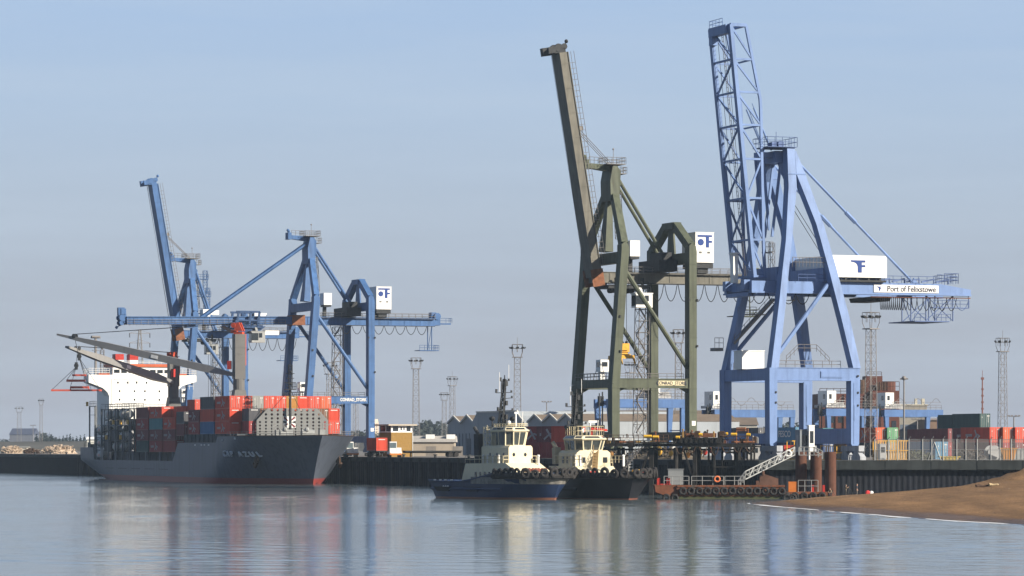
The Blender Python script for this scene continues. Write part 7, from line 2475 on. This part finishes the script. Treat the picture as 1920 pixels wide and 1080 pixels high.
# ---------------------------------------------------------------- trees
LEAF = M('far_foliage', (0.030, 0.038, 0.034), 0.9, var=0.5, scale=0.3)
LEAFC = M('far_conifer_foliage', (0.016, 0.024, 0.024), 0.9, var=0.5, scale=0.4)
BARK = M('bark', (0.08, 0.06, 0.045), 0.9)
def crown(mb, c, rx, rz_, n, rng, leaf=1.1, cone=False):
    for k in range(n):
        while True:
            v = Vector((rng.uniform(-1, 1), rng.uniform(-1, 1), rng.uniform(-1, 1)))
            if cone:
                h_ = (v.z + 1) / 2
                if math.hypot(v.x, v.y) < (1 - h_) * (0.75 + 0.25 * math.sin(h_ * 25)): break
            elif v.length < 0.8 + 0.3 * noise.noise(v * 2 + c * 0.13): break
        p_ = c + Vector((v.x * rx, v.y * rx, v.z * rz_))
        a, b_ = Vector((rng.gauss(0, 1), rng.gauss(0, 1), rng.gauss(0, 0.6))).normalized(), Vector((rng.gauss(0, 1), rng.gauss(0, 1), rng.gauss(0, 1))).normalized()
        s_ = leaf * rng.uniform(0.5, 1.3)
        mb.add([p_ - a * s_, p_ + b_ * s_ * 0.8, p_ + a * s_, p_ - b_ * s_ * 0.7], [(0, 1, 2, 3)])
def wood(name, label, x0, x1, Y0, Y1, ytops, n, seed, mat=LEAF):
    rng = random.Random(seed)
    m = MB()
    for k in range(n):
        f_ = (k + rng.uniform(0, 1)) / n
        x_ = x0 + (x1 - x0) * f_
        Y = rng.uniform(Y0, Y1)
        i = f_ * (len(ytops) - 1)
        j = min(int(i), len(ytops) - 2)
        yt = ytops[j] + (ytops[j + 1] - ytops[j]) * (i - j) + rng.uniform(-1, 5)
        top_ = HC - (yt - YH) / F * Y
        base_ = PX(x_, 838, Y)
        h_ = max(4, top_ - QZ)
        crown(m, Vector((base_.x, Y, QZ + h_ * 0.52)), min(9, h_ * 0.55), h_ * 0.5, 170, rng, leaf=h_ * 0.085)
    o = m.build(name, mat); o['kind'] = 'stuff'
    o['label'] = label
wood('far_wood', 'dense far wood behind the yellow brick tower', 645, 850, 1900, 2300, [806, 803, 803, 808, 806, 790, 783, 790, 792], 44, 1)
wood('far_wood', 'far wood between the green and pale blue cranes', 1330, 1560, 1700, 2000, [800, 796, 800, 800, 790, 788, 795, 800], 40, 2)
wood('far_wood', 'hazy far wood beyond the scrap heaps', 0, 185, 2300, 2700, [820, 822, 813, 805, 818, 823, 822, 822], 40, 3)
rng = random.Random(9)
con = None
for k, xk in enumerate((68, 74, 80, 88, 97, 104, 111, 118, 125, 131, 137, 144, 151, 158, 164, 170)):
    Y = 2050 + 20 * (k % 5)
    b_ = PX(xk, 838, Y); b_.z = QZ + 1.0
    h_ = HC - ((808 + (k * 7) % 9) - YH) / F * Y - QZ - 1
    if con is None:
        con = thing('conifer', 'far dark conifer standing in the row of trees beyond the ship stern', 'tree', b_, 0, 'row of far conifers')
        m = MB(); crown(m, Vector((0, 0, 5.6)), 2.6, 5.0, 420, rng, leaf=0.6, cone=True); m.build('crown', LEAFC, con)
        m = MB().tube((0, 0, 0), (0, 0, 6), 0.3, 0.12); m.build('trunk', BARK, con); H0 = 10.6; o = con
    else:
        o = copy_tree(con, 'far dark conifer standing in the row of trees beyond the ship stern', b_, rng.uniform(0, 6))
    sc = h_ / H0; o.scale = (sc * rng.uniform(0.8, 1.2), sc, sc)
# far shore bank and mud, left
m = MB()
vs, fs = [], []
for i in range(60):
    x_ = -400 + 8 * i
    z_ = 10.2 + 0.8 * noise.noise(Vector((x_ * 0.03, 0, 0)))
    vs += [(x_, 1700, QZ), (x_, 1760, z_), (x_, 1900, z_ - 0.5)]
for i in range(59):
    for j in range(2): fs.append((3 * i + j, 3 * i + 3 + j, 3 * i + 4 + j, 3 * i + 1 + j))
m.add(vs, fs)
structure(m.build('grass_bank', M('bank', (0.075, 0.072, 0.062), 0.95, var=0.3, scale=0.05), smooth=True))
# scrap heaps on the quay left of the stern
SCR = M('scrap_metal', (0.42, 0.33, 0.25), 0.9, var=0.5, scale=0.7, rust=0.35)
def heap(label, x0, x1, ytop, Y, seed, mat=SCR):
    rng = random.Random(seed)
    c = PX((x0 + x1) / 2, 838, Y); s = F / Y
    w_ = (x1 - x0) / s / 2
    h_ = HC - (ytop - YH) / F * Y - QZ
    t = MB()
    N = 26
    vs, fs = [], []
    for j in range(N + 1):
        for i in range(N + 1):
            u, v = i / N * 2 - 1, j / N * 2 - 1
            r_ = min(1, math.hypot(u, v))
            vs.append((u * w_, v * 6, h_ * (1 - r_ ** 2.5) * (0.8 + 0.5 * noise.noise(Vector((u * 4, v * 4, seed)))) - 0.05))
    for j in range(N):
        for i in range(N):
            a = j * (N + 1) + i; fs.append((a, a + 1, a + N + 2, a + N + 1))
    t.add(vs, fs)
    for k in range(220):
        u, v = rng.uniform(-0.9, 0.9), rng.uniform(-0.95, 0.3)
        r_ = math.hypot(u, v)
        if r_ > 0.98: continue
        p_ = Vector((u * w_, v * 6, h_ * (1 - r_ ** 2.5) * 0.9))
        q_ = p_ + Vector((rng.uniform(-1, 1), rng.uniform(-0.6, 0.2), rng.uniform(-0.1, 0.8))) * 1.1
        t.beam(p_, q_, rng.uniform(0.1, 0.5), rng.uniform(0.06, 0.3))
    o = t.build('scrap_heap', mat); o.location = (c.x, c.y, QZ); tag(o, label, 'scrap heap')
heap('pale heap of scrap metal in front of the small pale shed', 2, 42, 839, 1120, 1)
heap('long low heap of scrap metal next to the ship stern', 76, 146, 837, 1080, 2)
heap('small dark heap of scrap between the two pale heaps', 46, 74, 845, 1085, 3, DRUST)

# ---------------------------------------------------------------- containers standing on the quay
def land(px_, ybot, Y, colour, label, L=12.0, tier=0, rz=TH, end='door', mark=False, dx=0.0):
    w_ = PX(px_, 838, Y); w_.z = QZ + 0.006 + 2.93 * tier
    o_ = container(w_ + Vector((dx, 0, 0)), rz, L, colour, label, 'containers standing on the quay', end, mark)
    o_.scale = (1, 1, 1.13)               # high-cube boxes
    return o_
# far right stacks
land(1766, 0, 595, 'light blue', 'light blue container at ground level behind the fence, its pale end showing', tier=0)
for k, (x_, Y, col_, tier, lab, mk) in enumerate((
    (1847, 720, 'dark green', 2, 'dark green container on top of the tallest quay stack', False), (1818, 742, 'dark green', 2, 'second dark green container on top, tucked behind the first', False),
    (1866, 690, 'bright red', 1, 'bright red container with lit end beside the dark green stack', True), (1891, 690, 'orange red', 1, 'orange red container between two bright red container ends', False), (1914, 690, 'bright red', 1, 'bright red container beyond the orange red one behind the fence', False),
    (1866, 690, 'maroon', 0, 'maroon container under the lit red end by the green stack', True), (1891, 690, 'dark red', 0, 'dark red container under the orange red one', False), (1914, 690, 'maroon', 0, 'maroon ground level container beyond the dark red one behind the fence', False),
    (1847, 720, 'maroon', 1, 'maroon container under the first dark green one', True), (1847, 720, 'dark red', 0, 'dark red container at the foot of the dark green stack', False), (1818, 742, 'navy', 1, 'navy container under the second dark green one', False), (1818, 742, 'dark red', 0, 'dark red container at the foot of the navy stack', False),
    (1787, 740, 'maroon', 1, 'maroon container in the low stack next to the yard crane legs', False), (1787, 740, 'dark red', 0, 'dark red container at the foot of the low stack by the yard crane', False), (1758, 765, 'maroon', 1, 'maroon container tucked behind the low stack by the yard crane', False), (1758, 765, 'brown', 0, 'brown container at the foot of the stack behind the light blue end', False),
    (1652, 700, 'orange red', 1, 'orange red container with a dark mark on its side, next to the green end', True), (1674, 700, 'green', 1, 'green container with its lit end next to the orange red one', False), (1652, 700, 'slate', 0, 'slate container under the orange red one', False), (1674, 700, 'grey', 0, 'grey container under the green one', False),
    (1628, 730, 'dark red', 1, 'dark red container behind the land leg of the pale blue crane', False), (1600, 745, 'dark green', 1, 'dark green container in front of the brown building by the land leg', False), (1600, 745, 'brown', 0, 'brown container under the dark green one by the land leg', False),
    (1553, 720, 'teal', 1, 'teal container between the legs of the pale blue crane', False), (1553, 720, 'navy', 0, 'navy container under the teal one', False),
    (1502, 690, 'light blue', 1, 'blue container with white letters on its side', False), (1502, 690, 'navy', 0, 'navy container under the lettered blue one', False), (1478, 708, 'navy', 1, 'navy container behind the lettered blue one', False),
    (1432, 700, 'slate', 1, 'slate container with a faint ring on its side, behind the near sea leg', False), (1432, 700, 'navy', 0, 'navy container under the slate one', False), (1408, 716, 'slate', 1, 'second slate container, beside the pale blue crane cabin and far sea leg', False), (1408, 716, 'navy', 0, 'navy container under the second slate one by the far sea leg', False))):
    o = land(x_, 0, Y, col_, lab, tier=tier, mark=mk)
    if k == 25:
        text('lettering', 'FESCO', 1.5, (-CW / 2 - 0.03, 5.0, 1.4), (0, -1, 0), (0, 0, 1), LETTER, o, bold=0.03, font_w=1.3)
# red stacks behind the tugs
for k, (x_, Y, col_, tier, lab) in enumerate(((1030, 660, 'dark red', 0, 'dark red container at ground level beside the blue tug wheelhouse'), (1030, 660, 'dark red', 1, 'dark red container stacked second beside the blue tug wheelhouse'), (1062, 655, 'dark red', 0, 'dark red container at ground level behind the black tug mast'), (1062, 655, 'maroon', 1, 'maroon container, second tier, behind the black tug mast'), (1090, 650, 'bright red', 1, 'bright red container peeping out above the black tug deck'), (1090, 650, 'dark red', 0, 'dark red container hidden low behind the black tug'))):
    land(x_, 0, Y, col_, lab, L=6.0, tier=tier, rz=R(52), mark=(k in (1, 3)))

# ---------------------------------------------------------------- fence along the harbour wall
fy = KY + 1.2
fx0, fx1 = (1640 - 960) / F * fy, (1960 - 960) / F * fy
fe = thing('chain_link_fence', 'tall chain link fence with pale posts along the top of the harbour wall', 'fence', (fx0, fy, QZ + 0.006))
Lf = fx1 - fx0
m = MB().tube((0, 0, 0), (0, 0, 3.3), 0.09, n=8).tube((0, 0, 3.25), (0.25, -0.3, 3.6), 0.06); fp = m.build('post', LGREY, fe)
for k in range(1, 16):
    o = fp.copy(); COL.objects.link(o); o.parent = fe; o.location = (Lf * k / 15 + (0.35 if k % 3 == 1 else 0), 0, 0)
m = MB()
for x_ in (Lf * 0.35, ):
    m.tube((x_ - 1.0, 0, 0), (x_, 0, 2.8), 0.07).tube((x_ + 1.0, 0, 0), (x_, 0, 2.8), 0.07)
m.build('strut', LGREY, fe)
mf = bpy.data.materials.new('chain_link'); mf.use_nodes = True
tN = mf.node_tree; b_ = tN.nodes['Principled BSDF']; b_.inputs['Base Color'].default_value = (0.20, 0.205, 0.21, 1); b_.inputs['Roughness'].default_value = 0.6
b_.inputs['Alpha'].default_value = 0.30
m = MB().add([(0, 0.05, 0.05), (Lf, 0.05, 0.05), (Lf, 0.05, 3.2), (0, 0.05, 3.2)], [(0, 1, 2, 3)]); m.build('mesh_panel', mf, fe)
m = MB()
for z_ in (0.1, 1.6, 3.2): m.tube((0, 0, z_), (Lf, 0, z_), 0.03, n=4)
m.build('line_wire', LGREY, fe)

# ---------------------------------------------------------------- vehicles and gear on the quay
TYRE = RUBBER
def tractor(px_, Y, label, rz, body, name='terminal_tractor'):
    w_ = PX(px_, 838, Y); w_.z = QZ + 0.008
    t = thing(name, label, 'terminal tractor', w_, rz, 'vehicles working on the quay')
    m = MB().box(-1.2, 1.2, -0.3, 5.4, 0.6, 1.1).box(-1.2, 0.2, 0, 1.7, 1.1, 3.1).prism([(-1.2, -0.2, 1.1), (0.2, -0.2, 1.1), (0.2, 0, 1.1), (-1.2, 0, 1.1)], (0, 0, 0.7)).box(0.3, 1.15, 0.1, 1.6, 1.1, 1.9); m.build('body', body, t)
    m = MB().box(-1.1, 0.1, -0.06, -0.005, 1.75, 2.9).box(-1.26, -1.205, 0.15, 1.5, 1.8, 2.9).box(0.205, 0.26, 0.2, 1.5, 1.95, 2.9); m.build('window', M('cab_glass', (0.12, 0.16, 0.18), 0.1, spec=0.8), t)
    for x in (-1.0, 1.0):
        for y in (0.9, 4.2):
            m = MB().tube((x - 0.2, y, 0.5), (x + 0.2, y, 0.5), 0.5, n=12); m.build('wheel', TYRE, t)
    for x in (-0.95, 0.95):
        m = MB().ball((x, -0.32, 0.85), 0.14, 0.06, 0.14); m.build('headlight', LETTER, t)
    m = MB().box(-1.25, 1.25, -0.45, -0.3, 0.45, 0.75); m.build('bumper', M('bumper_orange', (0.6, 0.2, 0.05)), t)
    return t
tractor(661, 735, 'white terminal tractor facing out beside the bow of the ship', R(10), WHITE)
tractor(742, 712, 'pale glass fronted terminal tractor in front of the yellow brick tower', R(8), WHITE)
def trailer(px_, Y, label, rz, L=11, col=DARK):
    w_ = PX(px_, 838, Y); w_.z = QZ + 0.008
    t = thing('flatbed_trailer', label, 'trailer', w_, rz, 'trailers on the quay')
    m = MB().box(-1.2, 1.2, 0, L, 1.1, 1.3)
    for x in (-0.5, 0.5): m.box(x - 0.1, x + 0.1, 0, L, 0.8, 1.1)
    m.build('bed', col, t)
    for x in (-0.95, 0.95):
        for y in (L - 1.2, L - 2.4):
            m = MB().tube((x - 0.2, y, 0.5), (x + 0.2, y, 0.5), 0.5, n=12); m.build('wheel', TYRE, t)
    m = MB().box(-0.7, -0.5, 1.5, 1.7, 0, 1.1).box(0.5, 0.7, 1.5, 1.7, 0, 1.1); m.build('landing_leg', col, t)
    return t
trailer(716, 727, 'flatbed trailer carrying the lone red container', TH, 7)
c = container(Vector((PX(716, 838, 727).x, 727, QZ + 1.32)), TH, 6.3, 'bright red', 'lone bright red container on a trailer beside the yellow brick tower', 'containers standing on the quay', 'strip')
trailer(757, 722, 'empty dark flatbed trailer in front of the pale brown shed', R(-72), 12)
# yellow frames and gear between the legs of the pale blue crane and behind the fence
def cage(px_, Y, w_, d_, h_, label, mat, n=8):
    p_ = PX(px_, 838, Y); p_.z = QZ + 0.006
    t = thing('lashing_cage', label, 'steel cage', p_, R(12), 'yellow steel frames on the quay')
    m = MB()
    for k in range(n + 1):
        x = w_ * k / n
        for y in (0, d_): m.beam((x, y, 0), (x, y, h_), 0.12)
    for z_ in (0.1, h_ * 0.5, h_):
        for y in (0, d_): m.beam((0, y, z_), (w_, y, z_), 0.14)
        for x in (0, w_): m.beam((x, 0, z_), (x, d_, z_), 0.14)
    m.build('frame', mat, t)
    m = MB().box(0.2, w_ - 0.2, 0.3, d_ - 0.3, 0.15, h_ * 0.45); m.build('load', M('load_pale', (0.42, 0.36, 0.27), var=0.5, scale=1.5), t)
cage(1646, 556, 5.0, 2.4, 3.0, 'yellow steel cage with many bars behind the fence', YELLOW, 12)
cage(1549, 562, 4.0, 3.0, 2.2, 'yellow low frame between the legs of the pale blue crane', YELLOW, 3)
cage(1483, 566, 2.4, 2.2, 3.0, 'yellow upright frame between the red hut and tall grey cabin', YELLOW, 2)
def cabin(px_, Y, w_, d_, h_, mat, label, name='site_cabin', cat='cabin', z0=0.0):
    p_ = PX(px_, 838, Y); p_.z = QZ + 0.006 + z0
    t = thing(name, label, cat, p_, R(15))
    m = MB().box(0, w_, 0, d_, 0.1, h_).box(-0.06, w_ + 0.06, -0.06, d_ + 0.06, h_, h_ + 0.12); m.build('wall', mat, t)
    m = MB().box(w_ * 0.2, w_ * 0.8, -0.05, -0.004, h_ * 0.5, h_ * 0.85); m.build('window', GLASS, t)
    m = MB().box(-0.05, -0.004, d_ * 0.3, d_ * 0.7, 0.1, h_ * 0.85); m.build('door', LGREY, t)
cabin(1500, 552, 1.7, 2.2, 4.6, M('cabin_grey', (0.20, 0.22, 0.24)), 'tall grey cabin on the quay above the gangway landing')
cabin(1517, 551.5, 0.9, 0.9, 5.3, WHITE, 'narrow white cabinet beside the tall grey cabin')
cabin(1650, 549, 1.0, 1.0, 2.4, M('cabinet_grey', (0.36, 0.37, 0.38)), 'light grey switch cabinet behind the first fence posts')
cabin(1470, 570, 1.6, 2.0, 2.2, REDP, 'small red hut on the quay under the lettered blue container')
cabin(1402, 585, 2.2, 2.0, 2.2, M('hut_grey', (0.3, 0.3, 0.3)), 'small grey hut under the slate containers behind the jetty end')
# cable drums, tanks, skips and heaps behind the fence
def drum(px_, Y, r, label, mat):
    p_ = PX(px_, 838, Y); p_.z = QZ + 0.006
    t = thing('cable_drum', label, 'cable drum', p_, R(20))
    m = MB().tube((0, -0.6, r), (0, 0.6, r), r * 0.55, n=18); m.build('core', CABLE, t)
    for y in (-0.65, 0.65):
        m = MB().tube((0, y - 0.05, r), (0, y + 0.05, r), r, n=22); m.build('flange', mat, t)
drum(1861, 560, 1.15, 'large pale grey cable drum standing behind the fence', M('drum_grey', (0.33, 0.34, 0.35), var=0.2))
drum(1817, 556, 0.85, 'dark cable drum in the heap behind the fence', DRUST)
heap('dark heap of scrap tyres and timber behind the fence', 1795, 1836, 850, 558, 5, M('dark_scrap', (0.06, 0.05, 0.045), var=0.6, scale=1.0))
heap('low green and brown heap behind the middle of the fence', 1690, 1742, 853, 562, 6, M('green_scrap', (0.07, 0.08, 0.05), var=0.6, scale=1.0, rust=0.3))
def skip(px_, Y, L, mat, label, h=1.6):
    p_ = PX(px_, 838, Y); p_.z = QZ + 0.006
    m = MB().prism([(0, 0, 0), (L, 0, 0), (L + 0.5, 0, h), (-0.5, 0, h)], (0, 2, 0)).box(-0.55, L + 0.55, -0.08, 2.08, h - 0.15, h)
    for k in range(5): m.box(L * k / 4 - 0.05, L * k / 4 + 0.05, -0.08, 0, 0, h)
    o = m.build('skip', mat); o.location = p_; tag(o, label, 'skip', 'skips behind the fence')
skip(1768, 552, 2.2, M('skip_yellow', (0.5, 0.36, 0.05)), 'low yellow skip in front of the light blue container', 0.6)
skip(1882, 556, 1.6, M('skip_orange', (0.55, 0.25, 0.04)), 'orange skip behind the fence beside the cable drum', 1.9)
skip(1900, 562, 2.6, M('skip_grey', (0.35, 0.36, 0.36)), 'pale grey skip behind the fence beside the orange skip', 1.8)
# buoys, hooks and white gear seen under the trestle
def buoy(px_, y, Y, r, mat, label, z=None):
    p_ = PX(px_, y, Y); p_.z = max(p_.z, QZ + r)
    m = MB().ball((0, 0, 0), r, r, r * 1.3, n=12, m=8).ring((0, 0, r * 1.35), (0, 1, 0), r * 0.25, r * 0.08)
    o = m.build('mooring_buoy', mat, smooth=True); o.location = p_; tag(o, label, 'buoy', 'buoys and floats on the quay')
for (x, y, r, mat, lab) in ((1235, 846, 0.62, YELLOW, 'large yellow buoy standing on the quay under the jetty deck'), (1258, 850, 0.4, YELLOW, 'tall narrow yellow float under the jetty deck'), (1312, 846, 0.5, YELLOW, 'yellow buoy beside the red floats under the jetty'), (1322, 848, 0.4, REDP, 'red float beside the yellow buoy under the jetty'), (1334, 844, 0.42, REDP, 'red float beside the small white float under the jetty'), (1170, 848, 0.5, LETTER, 'white buoy under the jetty by the depth gauge board'), (1344, 847, 0.35, LETTER, 'small white float beside the second red float under the jetty'), (1146, 851, 0.4, M('buoy_dull', (0.4, 0.2, 0.06)), 'dull orange buoy under the jetty by the black tug'), (1290, 853, 0.4, M('buoy_orange2', (0.6, 0.25, 0.05)), 'orange buoy in the middle under the jetty'), (1308, 852, 0.3, LETTER, 'little white float beside the orange buoy')):
    buoy(x, y, 590 if x < 1330 else 575, r, mat, lab)
heap('earth coloured heap seen under the jetty deck', 1125, 1330, 846, 606, 8, M('earth', (0.13, 0.11, 0.085), 0.95, var=0.4))
# ================================================================ haze
hz = MB().box(-3300, 3300, -420, 4200, -2.5, 110)
hm = bpy.data.materials.new('haze_air'); hm.use_nodes = True
tN = hm.node_tree
for n_ in list(tN.nodes):
    if n_.type != 'OUTPUT_MATERIAL': tN.nodes.remove(n_)
out_ = [n_ for n_ in tN.nodes if n_.type == 'OUTPUT_MATERIAL'][0]
pv = tN.nodes.new('ShaderNodeVolumePrincipled')
pv.inputs['Color'].default_value = (0.62, 0.80, 1.0, 1)
pv.inputs['Density'].default_value = 0.000055
pv.inputs['Anisotropy'].default_value = 0.0
tN.links.new(pv.outputs[0], out_.inputs['Volume'])
ho = hz.build('haze', hm); ho['kind'] = 'stuff'
